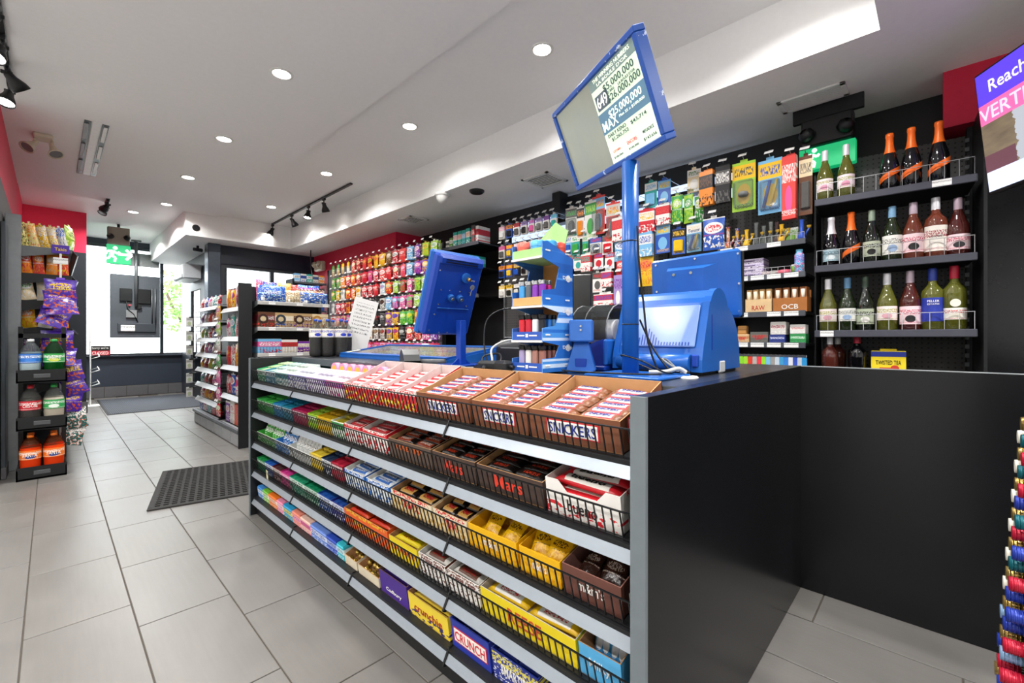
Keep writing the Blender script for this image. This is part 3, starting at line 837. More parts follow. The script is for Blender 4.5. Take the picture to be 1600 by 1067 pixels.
for i, (a, b, s) in enumerate(((569, 608, 'nearer the dark cartons'), (541, 567, 'nearer the lime cartons'))):
    tray(1, a, b, f'white and red second-shelf carton with high white sides, {s}', pack('#efe4df', '#d3222d', '#f4efe9', '#d3222d', style='box', rough=.45), inside=M['whitecard'], hf=.085, hb=.15,
         bars=(pack('#8f1722', '#c22a30', '#efe6df', style='bar', rough=.3), 1, 5, f'dark red wrapped bar in the white second-shelf carton {s}', None, None, None, 'chocolate_bar'))
two = pack('#e6cf9c', '#e9dcc0', '#d3222d', '#c69a4e', style='box', rough=.45)
twb = pack('#1d1511', '#c5964e', '#2a1c14', style='bar', rough=.25)
for a, b, s in ((680, 733, 'beside the yellow cartons'), (614, 678, 'beside the blue cartons')):
    tray(2, a, b, f'gold third-shelf carton of twin bars {s}', two, word='TWIX', wmat=REDTXT, wfrac=.4, wh=.03,
         bars=(twb, 2, 4, f'gold and black twin bar in the third-shelf carton {s}', 'TWIX', REDTXT, None, 'chocolate_bar'))
mmy = pack('#f2b90f', '#f2b90f', '#f2b90f', '#e39a0c', style='box', rough=.4)
def pouches(r, yc, w, n, mat, label, group, zf=.05, pw=.07, ph=.1, pt=.03, name='candy_bag', flat=False):
    me = MB().pillow(pw, ph, pt, 5, 6).mesh('bag')
    loc, rot = on_shelf(r, yc)
    M4 = Matrix.Translation(loc) @ Euler(rot).to_matrix().to_4x4()
    for i in range(n):
        lx = -w/2 + w * (i % 2 + .5) / 2 if n > 2 else -w/2 + w * (i + .5) / n
        ly = .05 + .16 * (i // 2) / max(1, (n - 1) // 2)
        m2 = M4 @ Matrix.Translation((lx, ly, zf)) @ Euler((R(-62) + rnd.uniform(-.25, .2), rnd.uniform(-.25, .25), rnd.uniform(-.3, .3))).to_matrix().to_4x4() @ Matrix.Translation((0, 0, -ph * .35))
        o = obj(name, me, mat, None, m2.to_translation(), m2.to_euler()); tag(o, f"{label}, {('front', 'middle', 'back')[i // 2]} {'far' if i % 2 == 0 else 'near'}", 'candy', group)
for a, b, s in ((814, 879, 'beside the brown carton'), (735, 811, 'beside the gold carton')):
    t_, w, yc = tray(2, a, b, f'yellow third-shelf carton of peanut candy bags {s}', mmy, inside=plain('#d9a214', .6), word="m&m's", wmat=WHITETXT, wfrac=.34, wh=.028, hf=.08, hb=.12)
    MB().cbox((-w/2 + .006, .006, .003), (w/2 - .006, .22, .045), .004).build('lower_layer', mmy, t_)
    pouches(2, yc, w * .8, 6, pack('#f4bd12', '#f2b60e', '#5a3a14', '#dfa00c', style='bag', rough=.25), f'yellow candy bag in the third-shelf carton {s}', f'yellow bags {s}', .06)
t_, w, yc = tray(2, 881, 975, 'plum-brown third-shelf carton of candy bags beside the end panel', plain('#6a4238', .5), inside=plain('#8a5f55', .6), word="m&m's", wmat=WHITETXT, wfrac=.45, wh=.03, hf=.085, hb=.12)
MB().cbox((-w/2 + .006, .006, .003), (w/2 - .006, .22, .045), .004).build('lower_layer', plain('#5b362e', .5), t_)
text("m&m's", .13, WHITETXT, t_, (w/2 + .001, .1, .045), (R(90), 0, R(90)), height=.035)
pouches(2, yc, w * .8, 6, pack('#2c1812', '#3a2018', '#a8988c', '#2c1812', style='bag', rough=.2), 'dark brown candy bag in the plum-brown third-shelf carton', 'dark bags in the plum-brown carton', .06)
bty = pack('#e9eef2', '#2f6fc0', '#f4f4f2', '#2f6fc0', style='box', rough=.4)
btb = pack('#dfe7ee', '#2b66b8', '#f2f2f0', style='bar', rough=.28)
for a, b, s in ((575, 612, 'beside the gold carton'), (541, 573, 'beside the crimson carton')):
    tray(2, a, b, f'blue and white third-shelf carton of coconut bars {s}', bty, inside=M['whitecard'], bars=(btb, 1, 6, f'blue and white bar in the third-shelf carton {s}', None, None, None, 'chocolate_bar'))
t_, w, yc = tray(3, 907, 975, 'pale blue fourth-shelf carton of rolled packs beside the end panel', plain('#58aee0', .45), inside=M['kraft'], word='Milky', wmat=WHITETXT, wfrac=.5, hf=.09, hb=.13)
rollme = MB().lathe([(.0005, 0), (.016, .0), (.02, .006), (.02, .088), (.016, .094), (.0005, .094)], 14).mesh('roll')
loc, rot = on_shelf(3, yc); M4 = Matrix.Translation(loc) @ Euler(rot).to_matrix().to_4x4()
for i in range(8):
    m2 = M4 @ Matrix.Translation((-w/2 + .028 + (w - .056) * (i % 4) / 3, .06 + .08 * (i // 4), .03)) @ Euler((R(-25), rnd.uniform(-.2, .2), 0)).to_matrix().to_4x4()
    o = obj('candy_roll', rollme, pack('#4aa6de', '#eef3f6', '#1d3f86', '#2a7ac6', style='label', rough=.3), None, m2.to_translation(), m2.to_euler())
    tag(o, f"light blue candy roll in the pale blue carton, {('front', 'back')[i // 4]} row, {ORD[i % 4]} from the far side", 'candy', 'rolls in the pale blue carton')
yl = pack('#f1d71f', '#f1d71f', '#f1d71f', '#e9c91a', style='box', rough=.4)
tray(3, 754, 904, 'long yellow fourth-shelf carton with red lettering', yl, inside=plain('#c9c0b6', .6), word='REESE', wmat=plain('#c4552a', .5, name='rust_print'), wfrac=.36, wh=.045, hf=.085, hb=.12,
     bars=(pack('#f2c21c', '#f3efe6', '#c4342a', style='bar', rough=.3), 2, 4, 'yellow and white bar in the long yellow fourth-shelf carton', None, None, None, 'chocolate_bar'))
smo = pack('#f0ece6', '#efe9e2', '#6a2a20', '#7a4430', style='art', rough=.45)
for a, b, s in ((702, 752, 'beside the long yellow carton'), (657, 700, 'second from the long yellow carton')):
    tray(3, a, b, f'white fourth-shelf carton printed with brown chocolate, {s}', smo, inside=M['whitecard'], word='COFFEE CRISP', wmat=plain('#6a2a20', .5, name='brown_print'), wfrac=.8, wh=.018, wz=.75,
         bars=(pack('#d9d4cc', '#6b4434', '#b5262e', style='bar', rough=.3), 1, 5, f'brown and white bar in the white fourth-shelf carton {s}', None, None, None, 'chocolate_bar'))
tray(3, 611, 655, 'bright yellow fourth-shelf carton of yellow bars with red print', yl, inside=M['kraft'], word='OH HENRY!', wmat=REDTXT, wfrac=.8, wh=.022, bars=(pack('#f0d91e', '#f0d91e', '#b3262a', style='bar', rough=.3), 1, 5, 'yellow bar with red print in the bright yellow fourth-shelf carton', None, None, None, 'chocolate_bar'))
tray(3, 541, 609, 'orange fourth-shelf carton of peanut butter cups with kraft inside', pack('#e8622a', '#e8622a', '#f0c020', '#e2531f', style='box', rough=.45), word='REESE', wmat=YELTXT, wfrac=.5, wh=.026, hf=.085, hb=.14,
     bars=(pack('#e2481c', '#d9301a', '#2a1410', style='bar', rough=.3), 2, 5, 'orange-red cup pack in the orange fourth-shelf carton', None, None, None, 'candy_cup_pack'))
# bottom shelf cartons
tray(4, 772, 846, 'navy bottom-shelf carton with coloured dots, closest to the end panel', pack('#26348c', '#26348c', '#e9e9ee', '#e7d94a', style='art', rough=.4), inside=plain('#2f3f9c', .5), word='SMARTIES', wmat=WHITETXT, wfrac=.6, hf=.1, hb=.11, bars=(pack('#2c3ea0', '#3a53b4', '#f1f1f4', style='bar'), 2, 4, 'blue candy tube in the navy bottom-shelf carton', None, None, None, 'candy_box'))
tray(4, 708, 769, 'royal blue bottom-shelf carton with red lettering on a white panel', plain('#2a3aa4', .42), inside=plain('#2f3f9c', .5), word='CRUNCH', wmat=REDTXT, wfrac=.78, wh=.034, panel=(plain('#c8202e', .5, name='red_border_print'), plain('#f3f0ea', .5, name='white_panel_print')), hf=.105, hb=.115, bars=(pack('#2b3ba6', '#efe9e4', '#c8202e', style='bar'), 1, 5, 'blue and white crisp bar in the royal blue bottom-shelf carton', None, None, None, 'chocolate_bar'))
tray(4, 641, 704, 'yellow and navy bottom-shelf carton of honeycomb bars', pack('#f0d33a', '#f0d33a', '#f0d33a', '#2b2a6a', style='box', rough=.42), inside=M['kraft'], word='crunchie', wmat=plain('#a5281e', .5, name='dark_red_print'), wfrac=.7, wh=.03, hf=.09, hb=.12, bars=(pack('#e9c83a', '#e0b92a', '#a5281e', style='bar'), 1, 5, 'yellow honeycomb bar in the yellow and navy bottom-shelf carton', None, None, None, 'chocolate_bar'))
tray(4, 596, 640, 'purple bottom-shelf carton of milk chocolate bars', plain('#4a2a8c', .42), inside=plain('#7a5a4a', .6), word='Cadbury', wmat=WHITETXT, wfrac=.55, wz=.3, wh=.02, hf=.1, hb=.12, bars=(pack('#4c2b94', '#5a3aa6', '#e9e2f4', style='bar'), 1, 5, 'purple chocolate bar in the purple bottom-shelf carton', None, None, None, 'chocolate_bar'))
gold = plain('#d2b15c', .25, .75, name='gold_foil')
for a, b, s in ((561, 594, 'beside the purple carton'), (540, 559, 'beside the teal gum boxes')):
    t_, w, yc = tray(4, a, b, f'kraft bottom-shelf tray of gold foil candies {s}', plain('#d9cdb4', .6), inside=M['kraft'], hf=.045, hb=.1, d=.2)
    bm = MB().lathe([(.0005, 0), (.012, .004), (.016, .014), (.012, .024), (.0005, .03)], 8).mesh('foil')
    loc, rot = on_shelf(4, yc); M4 = Matrix.Translation(loc) @ Euler(rot).to_matrix().to_4x4()
    nx = max(3, int(w / .034))
    for i in range(nx):
        for j in range(5):
            p = M4 @ Vector((-w/2 + .02 + (w - .04) * i / (nx - 1), .02 + .034 * j, .004 + .012 * j))
            o = obj('foil_candy', bm, gold, None, p, (rnd.uniform(-.6, .6), rnd.uniform(-.6, .6), 0)); tag(o, f'gold foil candy in the kraft tray {s}', 'candy', f'gold candies {s}')

# gum and mint cartons of the two far sections: open-top cartons with ridged rows of packs
def gum(r, pl, pr, colour, c1, c2, c3, kind='row', hf=.08, top=None, where=''):
    ya, yb = y_of(pl, .975), y_of(pr, .975)
    w = max(.02, ya - yb - .004); yc = (ya + yb) / 2
    loc, rot = on_shelf(r, yc)
    shelfname = ('top', 'second', 'third', 'fourth', 'bottom')[r]
    what = {'row': 'gum carton', 'bag': 'gum pouch tray', 'mini': 'mint box'}[kind]
    t = thing('gum_carton' if kind != 'mini' else 'mint_box', f'{colour} {what} on the {shelfname} gondola shelf{where}', 'gum', loc, rot, 'gum and mints at the far end of the gondola')
    pm = pack(c1, c2, c3, style='box', rough=.38)
    tp = plain(top or c1, .35, var=.04)
    nd = 2 if r == 0 and pl > 450 else 3
    if kind == 'row':
        obj('carton', tray_mesh(w, .008 + .064 * nd, hf, hf + .015), [pm, plain(c1, .5)], t)
        n = max(2, round(w / .03)); b = MB()
        for i in range(n):
            x0 = -w/2 + .004 + (w - .008) * i / n
            for j in range(nd):
                b.cbox((x0 + .001, .006 + j * .064, .004), (x0 + (w - .008)/n - .001, .006 + j * .064 + .06, hf - .006 + .01 * (j + (i % 2) * .3)), .003)
        b.build('pack_row', tp, t)
    elif kind == 'bag':
        obj('carton', tray_mesh(w, .2, hf * .8, hf), [pm, plain(c1, .5)], t)
        n = max(2, round(w / .05))
        me = MB().pillow((w - .01)/n, .1, .03, 5, 6).mesh('bag')
        for i in range(n):
            for j in range(3):
                obj('pouch', me, pack(c1, c2, c3, style='bag', rough=.25), t, (-w/2 + .005 + (w - .01) * (i + .5)/n, .04 + j * .06, .01 + j * .006), (R(-20), 0, 0))
    else:
        MB().cbox((-w/2, 0, 0), (w/2, .13, .07), .003).build('carton', pm, t, (0, .0, 0))
        MB().box((-w/2 + .004, .005, .07), (w/2 - .004, .1, .074)).build('tear_flap', tp, t)
        MB().cbox((-w/2 + .003, .10, .07), (w/2 - .003, .13, .095), .002).build('header_card', pm, t)
gum(0, 404, 416, 'pale green', '#2f9f6a', '#e9efe2', '#1d6a4a', top='#9cb484', where=' by the far panel')
gum(0, 416, 432, 'teal and white', '#2b7f9a', '#e9efef', '#1d4a8a', top='#98aca2')
gum(0, 432, 452, 'white and mint', '#dfe9e6', '#3f8f8a', '#23608a', top='#a4aea6')
gum(0, 452, 480, 'white and violet', '#e8e6ef', '#5a55a8', '#efeff4', top='#aeadb8')
gum(0, 480, 511, 'white and lilac', '#e6e3ee', '#8a5fae', '#f2eff6', top='#ada6b6')
gum(0, 511, 538, 'white and pink', '#efe2ea', '#c14a8a', '#4a55a8', top='#bba9b4')
gum(1, 404, 416, 'grass green', '#2c8c3a', '#1f6f2e', '#dfeee0', top='#3aa646', where=' by the far panel')
gum(1, 416, 429, 'leaf green', '#3aa63f', '#2a7f36', '#e3f0e0', top='#46b04c')
gum(1, 429, 443, 'sea blue', '#2b83b4', '#1e6a9c', '#e3eef4', top='#2e8dc0')
gum(1, 443, 459, 'teal blue', '#1f7a90', '#16647a', '#dfeef0', top='#1d7f9c')
gum(1, 459, 483, 'crimson', '#9c1b4a', '#7f1238', '#efdfe6', top='#a81d50')
gum(1, 483, 498, 'lime', '#9ac32e', '#6fa024', '#f0f3da', top='#9cbf3a')
gum(1, 498, 520, 'golden yellow', '#dcb21c', '#c79a12', '#3f6a2a', top='#c9a21e')
gum(1, 520, 540, 'green and white', '#dfe8d9', '#3a8a4a', '#23552e', top='#b7a62c')
gum(2, 404, 416, 'bright green', '#3fae3f', '#e7f0dc', '#1e7a34', 'bag', where=' by the far panel')
gum(2, 416, 432, 'light green', '#57b84a', '#edf3e4', '#1e7a34', 'bag')
gum(2, 432, 452, 'sky blue', '#3a86cf', '#e9eff6', '#1c4f9a', 'bag')
gum(2, 452, 488, 'clear white', '#d9dcd9', '#f0efeb', '#6a6a68', 'bag')
gum(2, 488, 505, 'butter yellow', '#e6c637', '#cfae22', '#f4efd6', top='#e9cc3f')
gum(2, 505, 520, 'navy and white', '#1f2f4a', '#e3e8ec', '#16223a', top='#2a3c56')
gum(2, 520, 539, 'raspberry', '#a81f36', '#8c1528', '#f0dfe2', top='#b3243c')
gum(3, 404, 416, 'emerald', '#1f8f4a', '#157a3c', '#e2f0e6', top='#23994f', where=' by the far panel')
gum(3, 416, 428, 'cobalt', '#2a5fb4', '#e6ebf2', '#1a3f86', top='#2d66bf')
gum(3, 428, 441, 'dark red', '#6a1f2a', '#e2d6d0', '#3a1016', top='#5a3a3a')
gum(3, 441, 455, 'magenta', '#c8307e', '#e86aa6', '#f6e2ee', top='#d63f92')
gum(3, 455, 477, 'mint green', '#2fa07a', '#e3efe6', '#12694a', top='#2ea074')
gum(3, 477, 500, 'forest green', '#117a52', '#d9ebe0', '#0c5a3c', top='#178a5e')
gum(3, 500, 520, 'royal blue', '#1f4fa0', '#e0e8f2', '#163a78', top='#2459ae')
gum(3, 520, 540, 'indigo', '#2a2f86', '#dfe3f2', '#1c1f5e', top='#2c55a8')
mini = [(404, 412, 'ice blue', '#4a8fd6', '#e9f0f6', '#1f5aa8'), (412, 421, 'lime green', '#7ac142', '#e7f0d6', '#3a7a22'), (421, 434, 'tangerine', '#ef7a2a', '#f6dcc4', '#c24a12'), (434, 444, 'rose pink', '#ea8fae', '#f6e2ea', '#c23a72'),
        (444, 458, 'turquoise and yellow', '#2f9fcf', '#ece04a', '#1a5f9a'), (458, 471, 'coral pink', '#ef8f7a', '#f2b0c4', '#c0308a'), (471, 487, 'peach', '#efc4b4', '#d96a9a', '#b03a6a'), (487, 512, 'periwinkle', '#6f8fd9', '#dfe6f6', '#2f3f9a'), (512, 528, 'ultramarine', '#2f4fb8', '#aebfef', '#1c2f7a'), (528, 539, 'aqua', '#3fbfcf', '#dff0f2', '#1a7f9a')]
for a, b, c, c1, c2, c3 in mini: gum(4, a, b, c, c1, c2, c3, 'mini')
# rolls of pink bubble tape standing behind the gum
for i in range(7):
    p = at_z(524 + i * 12.5, 566 + i * 2.6, .985)
    t = thing('bubble_tape_roll', f'round pink bubble tape pack behind the gum, {ORD[i]} from the far panel', 'gum', (1.14, y_of(522 + i * 12.2, 1.14), shelf_z(0) + .034), (0, 0, FACE_NX), 'pink bubble tape packs')
    MB().cyl((0, .0, .075), (0, .03, .075), .042, n=20).build('case', plain('#f08fb4', .35), t)
    MB().cyl((0, -.0012, .075), (0, .0, .075), .028, n=18).build('seal', plain('#e9b23a', .4), t)
    MB().box((-.03, .002, 0), (.03, .028, .036)).build('tray_slot', plain('#d9487a', .5), t)
# yellowed price flag hanging off the fourth rail
a = at_x(417, 735, .925)
o = MB().cbox((-.014, -.001, -.06), (.014, .001, 0), .0005).build('price_flag', pack('#d9d3a8', '#d9d3a8', '#5a5a48', style='label'), None, a, (.1, .15, FACE_NX)); tag(o, 'cream price flag hanging in front of the fourth gondola shelf', 'price tag')

# ================================================================== things on the counter
def cable(name, pts, r, mat, label, group=None, n=40):
    """smooth cable through points (Catmull-Rom)"""
    P = [Vector(p) for p in pts]; P = [P[0]] + P + [P[-1]]; out = []
    k = max(3, n // (len(P) - 3))
    for i in range(1, len(P) - 2):
        for j in range(k):
            t = j / k
            out.append(.5 * ((2 * P[i]) + (P[i+1] - P[i-1]) * t + (2*P[i-1] - 5*P[i] + 4*P[i+1] - P[i+2]) * t*t + (-P[i-1] + 3*P[i] - 3*P[i+1] + P[i+2]) * t**3))
    out.append(P[-2])
    o = MB().tube(out, r, 6).build(name, mat); tag(o, label, 'cable', group)
    return o
def screws(parent, pts, y, r=.005, mat=None):
    me = MB().cyl((0, 0, 0), (0, -.004, 0), r, n=10).mesh('screw')
    for x, z in pts: obj('screw', me, mat or M['chrome'], parent, (x, y, z))

# --- tall lottery display on a blue pole
PB = Vector((1.41, .78, CT + .0005))
t = thing('lottery_display', 'blue-framed lottery jackpot screen tilted on top of a tall blue pole', 'display screen', PB)
MB().cyl((0, 0, .008), (0, 0, .75), .0285, n=20).build('pole', M['blue'], t)
MB().cbox((-.11, -.16, 0), (.13, .12, .01), .003).build('base_plate', M['blue'], t)
for z in (.18, .47): MB().cyl((0, 0, z), (0, 0, z + .004), .0295, n=20).build('cable_tie', M['black'], t)
c2w = lambda v: Vector((CA, -SA, 0)) * v[0] + Vector((0, 0, 1)) * v[1] + Vector((SA, CA, 0)) * v[2]
TR = c2w((.3567, .9076, 1.28)); TL = c2w((.1778, .957, 1.894))
ax = (TR - TL).normalized(); dn = c2w((.371, -.921, .118)); dn = (dn - ax * dn.dot(ax)).normalized(); az = -dn; ay = az.cross(ax)
SW, SH = (TR - TL).length, .335
ctr = (TR + TL) / 2 + dn * SH / 2 + Vector((0, 0, CAM_H))
mw = Matrix((ax, ay, az)).transposed().to_4x4(); mw.translation = ctr - PB
def sp(parent, mb, name, mat):
    o = mb.build(name, mat, parent); return o
fr = MB(); b_ = .02
fr.cbox((-SW/2, -.012, -SH/2), (SW/2, .03, -SH/2 + b_), .003).cbox((-SW/2, -.012, SH/2 - b_), (SW/2, .03, SH/2), .003).cbox((-SW/2, -.012, -SH/2 + b_), (-SW/2 + b_, .03, SH/2 - b_), .003).cbox((SW/2 - b_, -.012, -SH/2 + b_), (SW/2, .03, SH/2 - b_), .003)
k = NT('scuffed_blue_frame'); nz = k.noise(k.coords('Object'), 24.0, 4.0, .7)
k.put(k.p.inputs['Base Color'], k.mix(k.math('GREATER_THAN', nz, .63), lin('#1f52ab'), lin('#c4d2ea'))); k.p.inputs['Roughness'].default_value = .35
fo = fr.build('screen_frame', k.mat, t); fo.matrix_local = mw
def onscreen(mb, name, mat, y=0.0):
    o = mb.build(name, mat, fo, (0, y, 0)); return o
onscreen(MB().box((-SW/2 + .01, .0, -SH/2 + .01), (SW/2 - .01, .028, SH/2 - .01)), 'housing', M['black'])
L0, L1, B0, B1 = -SW/2 + b_, SW/2 - b_, -SH/2 + b_, SH/2 - b_
def rect(u0, v0, u1, v1, col, st, y, name='screen_area'):
    x0, x1 = L0 + (L1 - L0) * u0, L0 + (L1 - L0) * u1; z0, z1 = B0 + (B1 - B0) * v0, B0 + (B1 - B0) * v1
    return onscreen(MB().box((x0, y, z0), (x1, y + .0015, z1)), name, emit(col, st, 'screen_glow'))
# left half: washed-out picture
k = NT('faded_screen_picture'); nz = k.noise(k.coords('Object'), 9.0, 3.0)
cc = k.mix(k.math('MULTIPLY', nz, .8), lin('#8f9690'), lin('#b9b694'))
k.p.inputs['Base Color'].default_value = (.05, .05, .05, 1); k.put(k.p.inputs['Emission Color'], cc); k.p.inputs['Emission Strength'].default_value = .38; k.p.inputs['Roughness'].default_value = .25
o = onscreen(MB().box((L0, -.002, B0), (L0 + (L1-L0)*.5, 0, B1)), 'picture_area', k.mat)
SG = '#c9dcc0'; ST = '#4f7288'
rect(.5, 0, 1, 1, SG, .45, -.002, 'jackpot_area'); rect(.5, .87, 1, 1, '#6d7f7c', .4, -.003); rect(.5, .36, 1, .60, ST, .4, -.003, 'blue_band')
def stext(w, u, v, width, col, st=.5, h=None):
    x = L0 + (L1 - L0) * u; z = B0 + (B1 - B0) * v
    text(w, width, emit(col, st * .8, 'screen_print'), fo, (x, -.0042, z), height=h)
DK = '#2f4a44'; LT = '#e6efd8'
stext('THE WINNING NUMBERS', .75, .955, .24, LT, .6, .012); stext('LA BOULE D\'OR', .75, .90, .2, LT, .6, .01)
stext('$5,000,000', .79, .80, .19, DK, .3, .026); stext('LA BOULE D\'OR', .86, .735, .1, DK, .3, .008); stext('$26,000,000', .81, .67, .2, DK, .3, .026); stext('GOLD BALL', .68, .74, .07, DK, .3, .008)
rect(.52, .63, .66, .80, '#47505a', .5, -.003, 'logo_tile'); stext('649', .59, .715, .07, '#f4f0e6', .7, .036)
stext('$25,000,000', .78, .52, .2, LT, .7, .028); stext('Plus 25 x $100,000', .83, .44, .15, LT, .6, .01); stext('MAX', .6, .44, .1, LT, .7, .032)
stext('DAILY KENO', .64, .32, .12, DK, .3, .012); stext('$1,265,752', .66, .26, .11, DK, .3, .013); stext('$43,714', .86, .30, .09, DK, .3, .013)
for u0, u1 in ((.51, .66), (.675, .82), (.835, .99)): rect(u0, .02, u1, .2, '#dbe8d0', .46, -.003, 'result_tile')
stext('LOTTARIO', .585, .13, .05, '#b8402e', .5, .008); stext('ENCORE', .75, .13, .06, '#c23a4a', .5, .012); stext('MEGADICE', .91, .14, .06, DK, .3, .01); stext('$100,000', .75, .06, .06, DK, .3, .008); stext('$143,656', .91, .06, .07, DK, .3, .011); stext('$100,000', .585, .06, .06, DK, .3, .008)
MB().tube([(0, 0, .74), (.03, .03, .83), (ctr - PB) + ay * .05], .018, 8).build('tilt_arm', M['black'], t)
o = MB().cbox((-.06, .028, -.06), (.06, .06, .06), .006).build('mount_bracket', M['black'], fo)

# --- lottery terminal: swept blue housing
T0 = Vector((1.59, .60, CT + .0005))
t = thing('lottery_terminal', 'large rounded blue lottery terminal with pale vented front on the counter', 'lottery terminal', T0)
prof = [(0, .012), (0, .055), (.012, .1), (.075, .27)]
for i in range(9):
    a = R(160 - i * 18); prof.append((.17 + .095 * math.cos(a), .235 + .09 * math.sin(a)))
prof += [(.33, .22), (.375, .17), (.40, .1), (.41, .012)]
MB().ext(prof, 0, .025).build('side_panel', M['blue'], t)
MB().ext([(x * .985 + .003, z * .985) for x, z in prof], .025, .335, 0).build('housing', M['blue'], t)
MB().ext(prof, .335, .36).build('side_panel', M['blue'], t)
T = Matrix.Translation((.012, 0, .1)) @ Euler((0, math.atan2(.063, .17), 0)).to_matrix().to_4x4()
vp = MB().cbox((-.008, .03, -.0), (-.001, .325, .165), .004, T=T).build('vent_panel', plain('#7f9ad0', .22, var=.02, name='pale_blue_plastic'), t)
for i in range(22):
    h = .012 + (.055 * max(0, 1 - abs(i - 14) / 4.5) if 9 < i < 20 else 0)
    MB().box((-.0095, .05 + i * .0115, .005), (-.0075, .0535 + i * .0115, .005 + h), T=T).build('vent_slot', M['deepblue'], vp)
MB().cyl((.0, .04, .045), (.0, .33, .045), .03, n=16).build('paper_bar', M['blue'], t)
MB().cbox((-.012, .012, .03), (.01, .035, .075), .004).build('latch', M['deepblue'], t)
MB().cbox((.17, -.003, .0), (.23, .01, .05), .012).build('cable_port', plain('#c9ccce', .4), t)
MB().box((.09, -.0012, .09), (.1, 0, .22)).build('side_groove', M['deepblue'], t)
MB().cbox((.02, .01, 0), (.39, .35, .014), .002).build('feet', M['black'], t)

# --- monitor seen from behind, with mounting box
t = thing('customer_monitor', 'blue monitor back with silver screws and bolted mounting box above the terminal', 'monitor', (2.06, .81, CT + .0005), (0, 0, FACE_NX))
MB().cyl((0, .03, 0), (0, .03, .25), .025, n=14).cbox((-.1, -.04, 0), (.1, .12, .012), .003).build('stand', M['black'], t)
MB().cbox((-.205, 0, .22), (.205, .022, .52), .012).build('casing', M['blue'], t, (0, 0, 0), (0, R(-1.5), 0))
MB().cbox((-.2, .018, .225), (.2, .035, .515), .004).build('screen_side', M['black'], t)
mb_ = MB().add([(-.13, 0, .3), (.1, 0, .3), (.1, 0, .47), (-.13, 0, .47), (-.12, -.035, .31), (.05, -.035, .31), (.05, -.035, .45), (-.12, -.035, .45)], [(4, 5, 6, 7), (0, 1, 5, 4), (1, 2, 6, 5), (2, 3, 7, 6), (3, 0, 4, 7)]).build('mounting_box', M['blue'], t)
screws(t, [(-.19, .49), (0, .5), (.185, .5), (.19, .37), (-.185, .36), (.19, .25)], 0)
screws(t, [(-.085, .43), (-.005, .432), (-.085, .34), (-.005, .342)], -.035, .007)

# --- ticket printer with a smoked cylindrical hood
t = thing('ticket_printer', 'blue ticket printer with smoked see-through cylindrical hood', 'printer', (1.58, 1.075, CT + .0005), (0, 0, FACE_NX))
MB().ext([(-.1, 0), (.1, 0), (.1, .1), (.075, .13), (-.1, .07)], 0, .2).cbox((-.105, -.03, 0), (.105, .01, .02), .004).build('base', M['deepblue'], t)
hd = MB(); n = 12
for i in range(n):
    a0, a1 = R(-20 + 200 * i / n), R(-20 + 200 * (i + 1) / n)
    for q0, q1 in ((-.09, .09),):
        hd.add([(q0, .115 - .115*math.cos(a0), .165 + .115*math.sin(a0)), (q1, .115 - .115*math.cos(a0), .165 + .115*math.sin(a0)), (q1, .115 - .115*math.cos(a1), .165 + .115*math.sin(a1)), (q0, .115 - .115*math.cos(a1), .165 + .115*math.sin(a1))], [(0, 1, 2, 3)], 0, True)
hd.build('hood', M['smoke'], t)
for x in (-.092, -.02, .09):
    MB().tube([(x, .115 - .115*math.cos(R(a)), .165 + .115*math.sin(R(a))) for a in range(-20, 181, 20)], .003, 5).build('hood_rib', M['greyplastic'], t)
MB().cyl((-.08, .115, .165), (.08, .115, .165), .05, n=16).build('paper_roll', M['paper'], t)
MB().cbox((.085, -.02, .02), (.105, .1, .13), .008).build('side_arm', M['blue'], t)

# --- blue block on a flared stand (scanner cradle)
p = at_z(905, 583, CT)
t = thing('scanner_stand', 'small blue scanner head on a flared blue plastic stand', 'scanner', (p.x + .045, p.y + .02, CT + .0005), (0, 0, R(-60)))
MB().cbox((-.05, -.06, 0), (.05, .05, .01), .003).build('base_plate', M['blue'], t)
MB().add([(-.055, -.045, .01), (.055, -.045, .01), (.055, .045, .01), (-.055, .045, .01), (-.026, -.018, .12), (.026, -.018, .12), (.026, .022, .12), (-.026, .022, .12)], [(0, 1, 5, 4), (1, 2, 6, 5), (2, 3, 7, 6), (3, 0, 4, 7), (4, 5, 6, 7)]).build('stem', M['blue'], t)
MB().cbox((-.045, -.045, .12), (.045, .035, .205), .005).build('head', plain('#3f78cc', .3), t)
screws(t, [(0, .165), (0, .18)], -.046, .004)
MB().cbox((-.022, -.042, .015), (.022, -.038, .055), .002).build('window', M['deepblue'], t)

# --- black register screen leaning behind the lighter stand
p = at_x(905, 480, 1.72)
t = thing('register_screen', 'plain black register screen standing behind the blue lighter display', 'monitor', (1.79, 1.3, CT + .0005), (0, 0, R(-60)))
MB().cbox((-.1, -.08, 0), (.1, .08, .012), .004).build('base', M['black'], t)
MB().cyl((0, .02, .01), (0, .03, .2), .02, n=12).build('neck', M['black'], t)
MB().cbox((-.085, -.01, .1), (.085, .02, .46), .006).build('panel', plain('#191a1c', .3), t, (0, -.0, 0), (R(-8), 0, 0))

